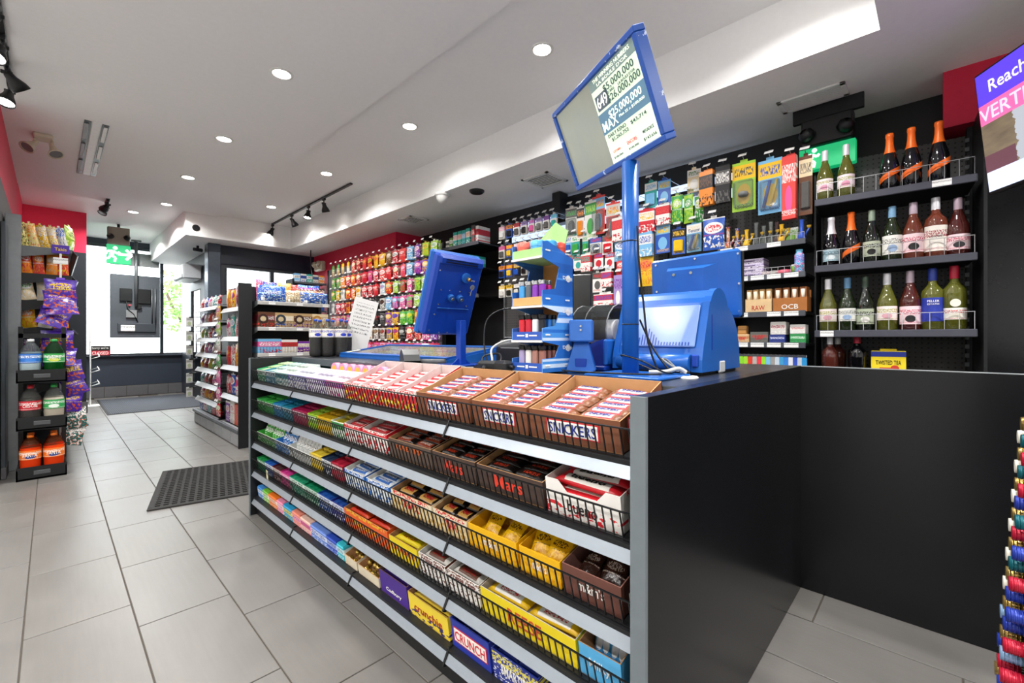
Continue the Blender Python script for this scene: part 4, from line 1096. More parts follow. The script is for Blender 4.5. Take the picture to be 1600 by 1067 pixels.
# --- lighter display: four-tier printed card stand
t = thing('lighter_display', 'blue printed card lighter display with four stepped tiers on the counter edge', 'display stand', (1.25, 1.125, CT + .0065), (0, 0, FACE_NX))
side = [(0, 0), (.19, 0), (.19, .44), (.03, .49), (0, .485), (0, .425), (.1, .40), (.075, .315), (0, .305), (0, .245), (.1, .225), (.075, .175), (0, .165), (0, .115), (.1, .1), (.075, .055), (0, .05)]
sm_ = pack('#2a6fc4', '#4a94dc', '#cfe2f6', '#235fb0', style='art', rough=.4)
for x in (-.078, .074):
    so = MB().add([(x, y, z) for y, z in side] + [(x + .004, y, z) for y, z in side], [list(range(17)), list(range(17, 34))[::-1]] + [(i, 17 + i, 17 + (i+1) % 17, (i+1) % 17) for i in range(17)]).build('side_panel', sm_, t)
    if x > 0:
        for z in (.09, .23, .36):
            MB().cyl((x + .0045, .155, z), (x + .0055, .155, z), .014, n=16).build('round_logo', WHITETXT, so)
            text('Djeep', .06, WHITETXT, so, (x + .006, .15, z), (R(90), 0, R(90)), height=.018)
        for z in (.025, .14, .275, .455):
            for y in (.03, .15): MB().cbox((x + .004, y - .014, z - .003), (x + .006, y + .014, z + .003), .001).build('fold_tab', WHITETXT, so)
MB().box((-.078, .186, 0), (.078, .19, .44)).build('back_panel', plain('#c48a4a', .7), t)
tiers = [(.0, '#2a55b0'), (.118, '#2a55b0'), (.248, '#d9a76a'), (.43, '#a9d78a')]
for z, c in tiers:
    tt = MB().box((-.074, 0, z), (.074, .184, z + .004)).box((-.074, 0, z), (.074, .004, z + .034)).build('tier_tray', [plain(c, .45)], t)
    MB().box((-.076, -.006, z - .006), (.076, .004, z + .002)).build('tray_edge', WHITETXT, tt)
    if z < .2: MB().box((-.05, -.001, z + .017), (-.012, 0, z + .022)).box((.012, -.001, z + .017), (.05, 0, z + .022)).box((-.006, -.001, z + .013), (.006, 0, z + .026)).build('print_mark', WHITETXT, tt)
hc = MB().add([(-.07, .13, .46), (.074, .13, .46), (.074, .16, .55), (.0, .175, .60), (-.07, .165, .54)], [(0, 1, 2, 3, 4)]).add([(-.07, .133, .46), (.074, .133, .46), (.074, .163, .55), (.0, .178, .60), (-.07, .168, .54)], [(4, 3, 2, 1, 0)]).build('header_card', plain('#9fd27e', .5), t)
lb = MB().cbox((-.011, -.006, 0), (.011, .006, .062), .003).mesh('tank'); lt = MB().cbox((-.011, -.006, .062), (.011, .006, .076), .002).cyl((-.006, -.007, .072), (-.006, .007, .072), .005, n=8).mesh('cap')
def lighter(loc, rz, c, label, group, sc=1.0, cap=None):
    q = thing('lighter', label, 'lighter', loc, (0, 0, rz), group)
    a = obj('tank', lb, plain(c, .25, name='lighter_body'), q); b2 = obj('cap', lt, M[cap or 'chrome'], q)
    for z_ in (a, b2): z_.scale = (sc, sc, sc)
rows_l = [(.0, ['#a79ac0','#e6e4de','#a8786c','#9a665a','#8c5a50','#a06a5e'], ['lilac','white','tan','rust','dark brown','terracotta'], 'bottom'), (.118, ['#d02838','#c8283a','#dfe2e6','#1c1f26','#2a6fc0','#6aa6dc'], ['red','crimson','silver','black','blue','pale blue'], 'second'), (.248, ['#4a9fe0','#5d6670','#8a3fb8','#8334ac','#c02a7a'], ['sky blue','slate grey','purple','violet','magenta'], 'third')]
for z, cs, ns, tier in rows_l:
    for i, (c, nm) in enumerate(zip(cs, ns)):
        lx, ly = (-.05 + .034 * i, .03) if i < 4 else (.052, .03 + .03 * (i - 3))
        wp = Vector((1.25 + ly, 1.125 - lx, CT + z + .011))
        lighter(wp, FACE_NX, c, f'{nm} lighter on the {tier} tier of the card display', 'lighters on the card display', 1.25, 'black' if z < .2 else 'chrome')
jm = MB().lathe([(.0005, 0), (.026, 0), (.028, .004), (.028, .042)], 18).mesh('jar'); jl = MB().lathe([(.029, .042), (.029, .06), (.022, .066), (.0005, .067)], 18).mesh('lid')
for i, (c, nm, lx, ly) in enumerate((('#ee6a5a', 'coral red', -.045, .035), ('#7ac832', 'lime green', -.012, .075), ('#5aaee6', 'sky blue', .02, .04), ('#3f9fd8', 'azure blue', .05, .075), ('#e0533f', 'orange red', .05, .13))):
    q = thing('pocket_jar', f'{nm} round lidded jar on the top tier of the card display', 'jar', (1.25 + ly, 1.125 - lx, CT + .441), (0, 0, 0), 'jars on the card display')
    obj('jar', jm, plain(c, .35), q); obj('lid', jl, plain(c, .3), q)

# --- portrait lottery terminal on a post (back towards us), lock and keys
p = at_y(706, 462, 1.70)
PT = Vector((1.37, 1.66, CT + .0005))
t = thing('ticket_checker', 'deep blue upright ticket checker seen from behind, with keys in its lock', 'lottery terminal', PT)
MB().cbox((-.018, -.018, .006), (.018, .018, .22), .003).build('post', M['deepblue'], t)
MB().cbox((-.1, -.06, 0), (.1, .12, .008), .002).build('base_plate', M['deepblue'], t)
for s in (-1, 1):
    MB().ext([(-.07 * s, 0), (0, 0), (0, .05)], -.003, .003).build('gusset', M['deepblue'], t)
cs = p - PT
th_ = R(20); rr = (th_, 0, 0)
bo = MB().cbox((-.14, -.025, -.195), (.14, .03, .195), .012).build('housing', M['deepblue'], t, cs, rr)
MB().cbox((-.148, .018, -.203), (.148, .05, .203), .01).build('front_bezel', M['blue'], bo)
MB().cbox((-.13, -.034, .15), (.13, -.02, .185), .006).build('top_cover', M['deepblue'], bo)
MB().box((-.1, -.0362, .16), (.09, -.0338, .165)).box((-.1, -.0362, .172), (.09, -.0338, .176)).build('cover_slot', M['black'], bo)
MB().cbox((-.09, -.03, -.06), (.1, -.022, -.055), .001).build('ridge', M['blue'], bo)
screws(bo, [(-.12, .12), (.1, .17), (-.1, .17), (-.09, .03), (-.04, .03), (.02, .03), (.08, .03), (-.09, -.04), (.08, -.04), (-.1, -.09), (-.11, -.17), (.0, -.18), (-.05, -.18)], -.025, .0035)
lk = MB().cyl((.035, -.025, .1), (.035, -.04, .1), .024, n=18).build('lock_collar', M['blue'], bo)
MB().cyl((.04, -.04, .098), (.045, -.056, .095), .008, n=12).build('lock_barrel', plain('#c9a25a', .3, .8), lk)
ky = MB().cbox((.05, -.062, .07), (.056, -.058, .1), .001).lathe([(.004, 0), (.013, 0), (.013, .003), (.004, .003)], 16, c=(0, 0, 0)) if False else MB().cbox((.05, -.06, .09), (.07, -.057, .096), .001).cyl((.066, -.0585, .062), (.066, -.0545, .062), .013, n=16).cbox((.0635, -.058, .02), (.0685, -.055, .055), .001)
ky.build('key', M['chrome'], lk)
for x in (-.03, .025):
    kb = MB().cyl((x, -.025, .0), (x, -.045, -.005), .017, n=14).build('pivot_knob', M['blue'], bo)
    MB().cyl((x, -.045, -.005), (x, -.053, -.006), .007, n=10).build('bolt', M['chrome'], kb)

# --- scratch-ticket tray: wedge with blue frame under a clear lid
t = thing('ticket_tray', 'blue-framed scratch ticket tray lying along the counter', 'ticket tray', (1.42, 2.45, CT + .0005), (0, 0, FACE_NX))
MB().ext([(0, 0), (0, .018), (.4, .075), (.4, 0)], -.62, .62, T=Matrix(((0, 1, 0, 0), (1, 0, 0, 0), (0, 0, 1, 0), (0, 0, 0, 1)))).build('case', M['blue'], t)
T = Matrix.Translation((0, 0, .019)) @ Euler((math.atan2(.057, .4), 0, 0)).to_matrix().to_4x4()
for j in range(2):
    for i in range(8):
        x0 = -.58 + i * .147
        c = ['#e9c9c4', '#d9dfe9', '#efe2c0', '#e0c6d8', '#cfe0e4', '#f0d6c0', '#dfe7d2', '#e8dcec'][(i * 3 + j) % 8]
        MB().box((x0, .05 + j * .17, .0), (x0 + .138, .205 + j * .17, .0025), T=T).build('ticket', pack(c, '#d95a6a', '#3f5fb0', '#e6c23a', style='art'), t)
MB().box((-.6, .03, .003), (.6, .385, .006), T=T).build('lid', M['clear'], t)
for x in (-.61, .6): MB().box((x, 0, .0), (x + .012, .4, .012), T=T).build('frame_bar', M['blue'], t)
MB().box((-.61, 0, 0), (.61, .03, .012), T=T).build('frame_bar', M['blue'], t)
MB().box((-.61, .385, 0), (.61, .4, .012), T=T).build('frame_bar', M['blue'], t)
MB().box((-.57, .025, .012), (-.53, .12, .0135), T=T).build('price_label', plain('#e9dfae', .6), t)

# --- handheld scanner resting on the counter edge
p = at_z(632, 568, CT)
t = thing('handheld_scanner', 'black handheld barcode scanner lying on the counter edge', 'scanner', (1.29, 1.98, CT + .0005), (0, 0, R(65)))
MB().ext([(-.1, .02), (-.09, 0), (.09, 0), (.1, .03), (.06, .065), (0, .075), (-.06, .05)], -.04, .04).build('head', M['black'], t)
MB().cbox((.07, -.03, .012), (.135, .03, .055), .01).build('window_end', plain('#2c2c2e', .3), t)
MB().cyl((-.06, -.04, .014), (-.13, -.16, .014), .013, .015, n=12).build('grip', plain('#5b5e60', .5), t)
o = MB().lathe([(.0005, 0), (.05, 0), (.055, .004), (.05, .008), (.0005, .009)], 20).build('coin_dish', M['greyplastic'], None, (1.26, 1.78, CT + .0005)); tag(o, 'small grey coin dish on the counter beside the barcode scanner', 'dish')

# --- receipt printer box, card reader on its stand, adapters
t = thing('receipt_printer', 'squat black receipt printer behind the tangle of cables', 'printer', (1.52, 1.44, CT), (0, 0, FACE_NX))
MB().ext([(0, 0), (0, .09), (.03, .125), (.2, .135), (.2, 0)], -.13, .1, T=Matrix(((0, 1, 0, 0), (1, 0, 0, 0), (0, 0, 1, 0), (0, 0, 0, 1)))).build('body', M['black'], t)
MB().cbox((-.12, .04, .127), (.09, .18, .14), .004).build('lid', plain('#26272a', .35), t)
MB().box((-.1, -.001, .085), (.07, .001, .09)).build('paper_slot', M['greyplastic'], t)
t = thing('card_reader', 'grey card payment reader propped on the black receipt printer', 'card reader', (1.6, 1.42, CT + .139), (R(-10), 0, R(-75)))
MB().cbox((-.036, -.012, 0), (.036, .015, .15), .01).build('body', plain('#83807a', .4), t)
MB().cbox((-.026, -.015, .085), (.026, -.011, .135), .002).build('display', plain('#5a5f5c', .25), t)
MB().cyl((0, -.02, .11), (0, -.012, .11), .012, n=14).build('scroll_knob', M['greyplastic'], t)
MB().cbox((-.03, -.03, .01), (.03, -.01, .06), .006).build('cradle', M['black'], t)
for lx, ly, w_, d_, h_, rz, s in ((1.27, 1.33, .13, .06, .04, .3, 'larger black power adapter among the cables on the counter'), (1.235, 1.235, .08, .05, .045, -.2, 'smaller black power adapter beside the card lighter display')):
    t = thing('power_adapter', s, 'power adapter', (lx, ly, CT + .0005), (0, 0, FACE_NX + rz))
    MB().cbox((-w_/2, -d_/2, 0), (w_/2, d_/2, h_), .01).build('brick_body', plain('#1e1f21', .45), t)
    MB().cyl((w_/2, 0, h_/2), (w_/2 + .03, 0, h_/2), .007, n=8).build('strain_relief', M['black'], t)
Z2 = CT + .017
dk, gy, wh = M['black'], M['greyplastic'], plain('#c9c7c0', .5)
Z = CT + .006
cable('power_cable', [(1.60, 1.40, CT + .25), (1.45, 1.42, CT + .27), (1.35, 1.45, CT + .22), (1.32, 1.44, CT + .1), (1.31, 1.40, Z), (1.26, 1.37, Z)], .0035, dk, 'thin black cable arching from the card reader')
cable('power_cable', [(1.52, 1.33, CT + .1), (1.40, 1.36, CT + .125), (1.33, 1.40, CT + .09), (1.30, 1.37, CT + .03), (1.28, 1.42, Z), (1.34, 1.47, Z + .004), (1.45, 1.36, Z + .01)], .005, wh, 'pale cable looping beside the receipt printer')
cable('power_cable', [(1.26, 1.50, Z), (1.29, 1.58, Z), (1.25, 1.62, Z), (1.24, 1.50, Z), (1.27, 1.42, Z), (1.30, 1.36, Z), (1.25, 1.31, Z)], .005, gy, 'grey cable lying along the counter edge by the blue post')
cable('power_cable', [(1.29, 1.30, Z), (1.26, 1.38, Z + .02), (1.31, 1.43, Z + .05), (1.35, 1.38, Z + .06), (1.31, 1.33, Z + .03), (1.27, 1.36, Z + .005), (1.29, 1.45, Z + .002)], .0045, dk, 'coiled black cable between the adapters')
o = MB().cbox((-.04, -.014, 0), (.04, .014, .024), .01).build('cable_choke', M['black'], None, (1.225, 1.36, CT + .0005), (0, 0, R(80))); tag(o, 'black cable lump on the counter edge below the tangle', 'cable choke')
cable('power_cable', [(1.395, .745, CT + .52), (1.40, .742, CT + .4), (1.42, .735, CT + .25), (1.425, .72, CT + .12), (1.45, .69, Z2), (1.50, .66, Z2)], .0035, dk, 'black cable hanging down behind the tall blue pole')
cable('power_cable', [(1.44, .76, CT + .2), (1.46, .72, CT + .1), (1.47, .67, CT + .03), (1.50, .66, Z2), (1.53, .62, Z2)], .0035, dk, 'black cable slanting from the pole to the terminal foot')
cable('power_cable', [(1.50, .66, Z2), (1.42, .66, CT + .02), (1.37, .72, CT + .06), (1.38, .80, CT + .075), (1.43, .78, CT + .05), (1.45, .70, Z2), (1.36, .66, Z2), (1.30, .78, Z2), (1.28, .95, Z2), (1.33, 1.02, Z2)], .003, dk, 'looped black cable round the foot of the tall blue pole')
cable('power_cable', [(1.53, .63, Z2), (1.49, .66, CT + .035), (1.49, .70, CT + .06), (1.53, .70, CT + .055), (1.53, .66, CT + .02), (1.49, .63, Z2)], .004, gy, 'grey cable loop in front of the lottery terminal')
o = MB().lathe([(.0005, .002), (.034, .002), (.04, 0), (.04, -.0), (.036, .005), (.02, .006)], 20).build('cable_grommet', M['whiteplastic'], None, (1.50, .62, CT + .0005)); tag(o, 'white round cable grommet in the worktop by the terminal', 'grommet')
cable('power_cable', [(1.50, .62, Z2), (1.485, .64, CT + .03), (1.45, .67, CT + .02), (1.43, .72, Z2)], .008, plain('#b9b9b4', .4, .4), 'thick silver cable bundle leaving the white grommet')

# --- cola bottles standing at the far counter end
def soda(loc, lab, label, group, h=.3, r=.05, liquid='#1a0f0b', cap='#2a4fb0', clear='#d9dcda', rot=0.0, level=.78):
    t = thing('soda_bottle', label, 'bottle', loc, (0, 0, rot), group)
    P = [(.0005, .0), (.35, 0), (.75, .01), (.92, .04), (1, .1), (.96, .2), (1, .3), (1, .6), (.97, .68), (.75, .8), (.4, .9), (.28, .93), (.28, .97), (.0005, .97)]
    lv = [p for p in P if p[1] <= level]
    MB().lathe([(a * r, z * h) for a, z in P], 18).build('plastic_body', M['clear'] if liquid is None else clear_mat_c(clear, .12), t)
    if liquid: MB().lathe([(a * r * .965, z * h + .001) for a, z in lv] + [(.0005, lv[-1][1] * h)], 18).build('drink', plain(liquid, .12, var=0.0, name='drink'), t)
    MB().lathe([(.3 * r, .935 * h), (.32 * r, .935 * h), (.32 * r, .995 * h), (.0005, 1.0 * h)], 14).build('cap', plain(cap, .35), t)
    MB().lathe([(1.015 * r, lab[0] * h), (1.015 * r, lab[1] * h)], 18).build('label_wrap', lab[2], t)
    return t
_CM = {}
def clear_mat_c(c, a):
    if (c, a) not in _CM: _CM[(c, a)] = clear_mat(c, a)
    return _CM[(c, a)]
wl = pack('#e6dfd2', '#2f3fae', '#2f3fae', style='label')
for i, (px, yy) in enumerate(((493, 3.2), (512, 3.16), (533, 3.12), (500, 3.3), (520, 3.27), (541, 3.23))):
    x = at_y(px, 520, yy).x
    soda((x, yy, CT + .0005), (.52, .74, wl), f'dark cola bottle with white label and blue cap, {ORD[i % 3]} in the {"front" if i < 3 else "rear"} row', 'cola bottles on the far counter end', h=.27, r=.042)
t = thing('paper_sign', 'white printed notice leaning in a stand behind the cola bottles', 'sign', (1.62, 3.26, CT + .026), (0, R(14), R(-20)))
MB().cbox((-.09, -.003, .0), (.09, .003, .42), .001).build('sheet', pack('#e4e2de', '#eceae6', '#6a6a68', style='notice', rough=.6), t)
MB().cbox((-.1, -.03, 0), (.1, .03, .012), .003).build('stand_foot', M['clear'], t)
t = thing('leaflet_holder', 'purple and white leaflet card slanting beside the cola bottles', 'leaflet', (1.36, 3.3, CT + .014), (R(-12), R(12), R(-10)))
MB().cbox((-.045, -.002, 0), (.045, .002, .19), .001).build('card', pack('#e6dfe6', '#8a7ab8', '#4a3f9a', '#e0b8a0', style='card'), t)
MB().cbox((-.05, .002, 0), (.05, .03, .06), .003).build('pocket', plain('#d9d2c4', .5), t)

# ================================================================== pegboard walls along the back
hook_me = MB().tube([(0, 0, 0), (0, -.19, -.004), (0, -.2, .012)], .003, 5).mesh('peg_hook')
tag_me = MB().cbox((-.028, -.001, -.012), (.028, .001, .014), .0006).mesh('price_tag')
tagmat = pack('#f2f1ee', '#f2f1ee', '#8d8d8d', style='label', rough=.5)
def hook(parent, loc, L=None, tagged=True):
    """loc is local to the wall unit: x along the wall, y = board face, z"""
    h = obj('peg_hook', hook_me, M['chrome'], parent, loc)
    if L: h.scale = (1, L / .2, 1)
    if tagged: obj('price_tag', tag_me, tagmat, h, (0, -.203, .014), (R(-25), 0, rnd.uniform(-.08, .08)))
    return h
_BAGM = {}
def bag_me(w, h, t, nx=6, nz=8):
    k = (round(w, 3), round(h, 3), round(t, 3))
    if k not in _BAGM:
        b = MB().pillow(w, h, t, nx, nz); b.box((-w*.13, -.0012, h), (w*.13, .0012, h + .018)); _BAGM[k] = b.mesh('bag')
    return _BAGM[k]
_CARD = {}
def card_me(w, h, t, bulge=True):
    k = (round(w, 3), round(h, 3), round(t, 3), bulge)
    if k not in _CARD:
        b = MB().cbox((-w/2, -.0012, 0), (w/2, .0012, h), .0008)
        b.box((-w*.16, -.001, h), (w*.16, .001, h + .018))
        _CARD[k] = (b.mesh('card'), MB().cbox((-w*.36, -t, h*.1), (w*.36, -.001, h*.56), t*.4).mesh('blister') if bulge else None)
    return _CARD[k]
def box_me(w, h, t):
    k = ('b', round(w, 3), round(h, 3), round(t, 3))
    if k not in _CARD:
        _CARD[k] = MB().cbox((-w/2, -t, 0), (w/2, 0, h), .002).box((-w*.3, -.0015, h), (w*.3, 0, h + .022)).mesh('carton')
    return _CARD[k]
CN = dict(R='#cf2030', r='#e0453f', P='#e0559a', p='#f0a4c0', O='#ee8a24', Y='#f0c022', y='#f4e08a', G='#3da345', l='#a3cf3c', T='#2fa69a', B='#2456b4', b='#79b8e2', V='#7a35a0', v='#a58cc8', K='#1b1a1c', k='#5a5856', W='#eeebe6', w='#d6d2ca', N='#6a4128', n='#c9a878', C='#f0dcb4', M='#7c1628', Z='#4b7f2d')
NM = dict(R='red', r='coral red', P='pink', p='pale pink', O='orange', Y='yellow', y='cream yellow', G='green', l='lime', T='teal', B='blue', b='light blue', V='purple', v='lilac', K='black', k='charcoal', W='white', w='silver', N='brown', n='tan', C='cream', M='maroon', Z='moss')
# --- candy wall: seven visible peg rows; code per bag: ground, emblem, lettering (+ 'c' for a cone bag)
ROWS = ['Gnc Gnc Ync YWc RCW RCR RrY RYK YOR YOW NnW RWK rRW bWB VWP lYG lWG',
        'GnW GnW OWR RWY rYW RCW RRW PRW RWP rWR RrW RWY rPW bWV VPW VYW NYK',
        'GYW YWG WwK RYW OWR WYR RWr RWR RrW WbR RYb lWG RGP PWR lGY lWZ RWk',
        'WwK RWP RWO OMR RMW WwR wWk KWw KkW wKN bWB PbW PWb PlB lWG YlG RWY',
        'wRn nPW nPK PwK KNW wOR KwW KWk KkR kKW VYw YVB GlW GlY RYO OYR YRW',
        'KWw kWp WPR WpR BWb BbW WNR WnN WNn wNR YBR YRB KkW RWY RCW PWR VWP',
        'PRW PWR pPW RPW PRY RWP PWp RPW PRW pRW PWR RWP PRW RWR PWY WPR RPW']
XCW = 3.62
cw = thing('candy_pegwall', 'long peg wall of hanging candy bags against the red wall', 'peg wall', (XCW, 6.25, 0), (0, 0, FACE_NX))
MB().box((-1.98, -.03, .25), (1.55, -.005, 2.46)).build('peg_panel', plain('#77757a', .6, name='grey_pegboard'), cw)
for x in (-1.98, -.8, .38, 1.53): MB().box((x, -.045, .0), (x + .03, -.004, 2.46)).build('upright', M['blackmetal'], cw)
MB().box((-1.98, -.3, 0), (1.55, -.005, .2)).build('base_deck', M['blackmetal'], cw)
NC = 17
for ri, row in enumerate(ROWS):
    z = 2.49 - .222 * ri
    for ci, code in enumerate(row.split()):
        y = 7.66 - (7.66 - 4.72) * ci / (NC - 1) + rnd.uniform(-.012, .012)
        lx = 6.25 - y
        hook(cw, (lx, -.03, z))
        c1, c2, c3 = CN[code[0]], CN[code[1]], CN[code[2].upper() if code[2] not in CN else code[2]]
        cone = code.endswith('c')
        h = rnd.uniform(.17, .19); w = rnd.uniform(.14, .17) if not cone else .085
        nm = NM[code[0]] + (' and ' + NM[code[1]] if code[1] != code[0] else '')
        lab = f'{nm} {"cone " if cone else ""}candy bag, {ORD[ri]} peg row down, {ORD[ci]} from entrance'
        for q in range(2 if not cone else 1):
            yy = .03 + .155 - q * .055
            px = XCW - yy
            o = obj('candy_bag', bag_me(round(w, 2), round(h, 2), .034), pack(c1, c2, c3, style='cone' if cone else 'bag', rough=.28), None,
                    (px, y, z - round(h, 2) - .027), (rnd.uniform(-.03, .02), rnd.uniform(-.04, .04), FACE_NX + rnd.uniform(-.12, .12)))
            if q == 0: tag(o, lab, 'candy bag', 'bags on the candy peg wall')
            else: tag(o, lab.replace('candy bag,', 'rear candy bag,'), 'candy bag', 'second bags on the candy peg wall')

# --- metal shelf bay with boxed goods between the candy and the dark gap
bay = thing('boxed_goods_shelf', 'black two-shelf bracket unit of boxes above the blue ticket checker', 'shelf', (4.08, 4.33, 0), (0, 0, FACE_NX))
MB().box((-.35, -.05, .1), (.35, -.01, 2.62)).build('panel', M['blackmetal'], bay)
for z in (2.36, 2.06, 1.72):
    s = MB().cbox((-.35, -.52, z - .02), (.35, -.05, z), .002).build('shelf', M['black'], bay)
    MB().box((-.35, -.53, z - .03), (.35, -.52, z + .012)).build('price_rail', M['darkrail'], s)
for i, (y, w, h, c1, c2, c3, nm, z) in enumerate(((5.5, .1, .1, 'w', 'k', 'K', 'silver and charcoal', 2.36), (5.38, .1, .13, 'Z', 'w', 'K', 'moss and silver', 2.36), (5.24, .13, .19, 'T', 'W', 'R', 'teal and white', 2.36), (5.1, .12, .19, 'T', 'w', 'r', 'teal and coral', 2.36), (4.97, .12, .19, 'T', 'b', 'W', 'teal and pale blue', 2.36), (4.84, .12, .2, 'T', 'W', 'O', 'teal and orange', 2.36), (4.68, .1, .22, 'k', 'R', 'W', 'charcoal and red', 2.36), (4.56, .08, .2, 'W', 'R', 'K', 'white and red', 2.36),
                              (5.1, .11, .16, 'T', 'W', 'B', 'teal with white band', 2.06), (4.97, .11, .16, 'T', 'w', 'W', 'teal with silver band', 2.06), (4.84, .11, .17, 'T', 'W', 'G', 'teal with green print', 2.06), (4.7, .1, .15, 'T', 'b', 'K', 'teal with blue band', 2.06))):
    x0 = 4.08 - .5
    t = thing('goods_box', f'{nm} box on the {"upper" if z > 2.2 else "lower"} bracket shelf, {ORD[i if i < 8 else i - 8]} from candy wall', 'box', (x0, 4.62 - (5.5 - y) * .62, z + .0005), (0, 0, FACE_NX), 'boxes on the bracket shelves')
    w *= .6
    MB().cbox((-w/2, 0, 0), (w/2, .2, h), .003).build('carton', pack(CN[c1], CN[c2], CN[c3], style='box', rough=.4), t)
    MB().box((-w/2 + .002, .0, h - .0005), (w/2 - .002, .1, h + .0015)).build('lid_flap', plain(CN[c1], .4), t)

# --- medicine and sundries pegboard
XP = 3.9
mpb = thing('sundries_pegboard', 'dark pegboard of hanging medicine and sundries behind the counter', 'peg wall', (XP, 2.3, 0), (0, 0, FACE_NX))
k = NT('perforated_dark_board')
v = k.coords('Object'); wv = k.n('ShaderNodeVectorMath', operation='FRACTION')
k.t.links.new(k.mapping(v, (33, 33, 33)), wv.inputs[0]); x_, y_, z_ = k.xyz(wv.outputs[0])
dx = k.math('SUBTRACT', x_, .5); dz = k.math('SUBTRACT', z_, .5)
dot = k.math('LESS_THAN', k.math('ADD', k.math('MULTIPLY', dx, dx), k.math('MULTIPLY', dz, dz)), .03)
k.put(k.p.inputs['Base Color'], k.mix(dot, lin('#4b4a4a'), lin('#0a0a0a'))); k.p.inputs['Roughness'].default_value = .5
PEG = k.mat
MB().box((-1.56, 0, .2), (1.62, .02, 2.36)).build('peg_panel', PEG, mpb)
for x in (-1.58, -.55, .5, 1.6): MB().box((x, -.02, 0), (x + .03, .022, 2.6)).build('upright', M['greymetal'] if x < -1.5 else M['blackmetal'], mpb)
MB().box((-1.55, .1, 2.37), (1.2, .115, 2.6)).build('pale_blue_strip', emit('#c4d6f2', .75, 'pale_blue_glow'), mpb)  # pale blue strip over the pegs, its brightness put in as a glow
MB().box((-1.58, -.012, 2.47), (1.65, .1, 2.5)).build('top_rail', M['blackmetal'], mpb)
MB().cbox((-.79, -.05, 2.5), (-.68, .1, 2.805), .004).build('ceiling_post', M['blackmetal'], mpb)
XF = 3.6
def item(t, w, h, code):
    # the larger blister cards show what they hold
    obj('blister', MB().cbox((-w*.42, -.03, h*.06), (w*.42, -.001, h*.62), .01).mesh('blister'), M['clear'], t)
    if code[0] == 'l':
        MB().lathe([(.0005, -.02), (.028, -.016), (.036, 0), (.028, .016), (.0005, .02)], 16, c=(0, -.02, h*.33)).build('gadget', M['greyplastic'], t)
    elif code[0] == 'b':
        MB().cyl((-w*.25, -.015, h*.12), (w*.02, -.015, h*.6), .011, n=10).build('lighter_wand', plain('#2458b8', .3), t)
        MB().cyl((w*.05, -.015, h*.12), (w*.3, -.015, h*.6), .008, n=10).build('pen', plain('#e9c23a', .3), t)
    else:
        MB().cbox((-w*.18, -.022, h*.1), (w*.18, -.004, h*.42), .006).cbox((-w*.14, -.02, h*.42), (w*.14, -.006, h*.52), .003).build('pocket_tool', M['greyplastic'], t)
def hang(px0, py0, px1, py1, kind, code, nm, rz=0.0, xf=XF, thick=None, word=None, wm=None, style=None, dup=0):
    a, b = at_x(px0, py0, xf), at_x(px1, py1, xf)
    w, h = max(.03, a.y - b.y) * .97, max(.04, a.z - b.z)
    yc, zb = (a.y + b.y) / 2, b.z
    c1, c2, c3 = (CN[q] for q in code[:3]); c4 = CN[code[3]] if len(code) > 3 else None
    base = {'card': 'blister card', 'flat': 'carded pack', 'bag': 'pouch', 'box': 'hanging carton', 'tall': 'slim carton'}[kind]
    t = thing('hanging_pack', nm, base.split()[-1], (xf, yc, zb), (0, 0, FACE_NX + rz), 'packs on the sundries pegboard')
    st = style or {'card': 'card', 'flat': 'card', 'bag': 'bag', 'box': 'box', 'tall': 'label'}[kind]
    m = pack(c1, c2, c3, c4, style=st, rough=.35)
    hh = h - .018
    if kind in ('card', 'flat'):
        cm, bl = card_me(w, hh, thick or .02, kind == 'card')
        obj('card', cm, m, t)
        if bl:
            bo_ = obj('blister', bl, plain(c4 or c3, .15, var=.1), t) if w < .12 else None
            if bo_ is None: item(t, w, hh, code)
        for q in range(1, 1 + dup): obj('card_behind', cm, m, t, (0, .018 * q, 0))
    elif kind == 'bag': obj('pouch', bag_me(w, hh, thick or .04), m, t)
    else: obj('carton', box_me(w, hh, thick or .04), m, t)
    if kind in ('bag', 'box', 'tall'): MB().box((-w*.14, -.0014, hh), (w*.14, .0014, hh + .006)).build('hang_tab', M['whiteplastic'], t)
    if word: text(word, w * .8, wm or WHITETXT, t, (0, -((thick or .04) if kind in ('box', 'tall') else .0025), hh * .76), height=min(hh * .14, w * .22))
    # hook reaches from the board to just past the tab
    hy = -(XP - xf) - .012
    hk = hook(mpb, (2.3 - yc, .002, zb + h + .009), L=abs(hy) + .02)
    return t
# batteries and phone cables (far columns): a regular field of small cards
far_codes = [['wpW', 'BOK', 'WRk', 'wvK', 'wvP', 'wvk', 'wVk', 'wbT'], ['wPk', 'BOY', 'kWp', 'wkv', 'Wwk', 'wvW', 'Wvk', 'WwB'], ['BOK', 'BOY', 'KYB', 'wkK', 'WvK', 'wKW', 'Wkv', 'WTb'], ['WYw', 'wYK', 'KWw', 'kWY', 'wWK', 'WkK', 'TWb', 'bWT']]
for ri in range(4):
    for ci in range(8):
        px = 784 + ci * 11.6
        yt = 2.5 - .225 * ri
        y = y_of(px, XF); cd = far_codes[ri][ci]
        prj = proj((XF, y, yt - .01)); prb = proj((XF, y, yt - .155))
        w2 = 4.6
        ring_ = ri == 3 and ci < 2
        hang(px - w2, prj[1], px + w2, prb[1], 'card', cd, f'{NM[cd[0]]} and {NM[cd[1]]} {"coiled cable" if ring_ else "small"} card, {ORD[ri]} pegboard row down, {ORD[ci]} from the grey upright', dup=1, thick=.02)
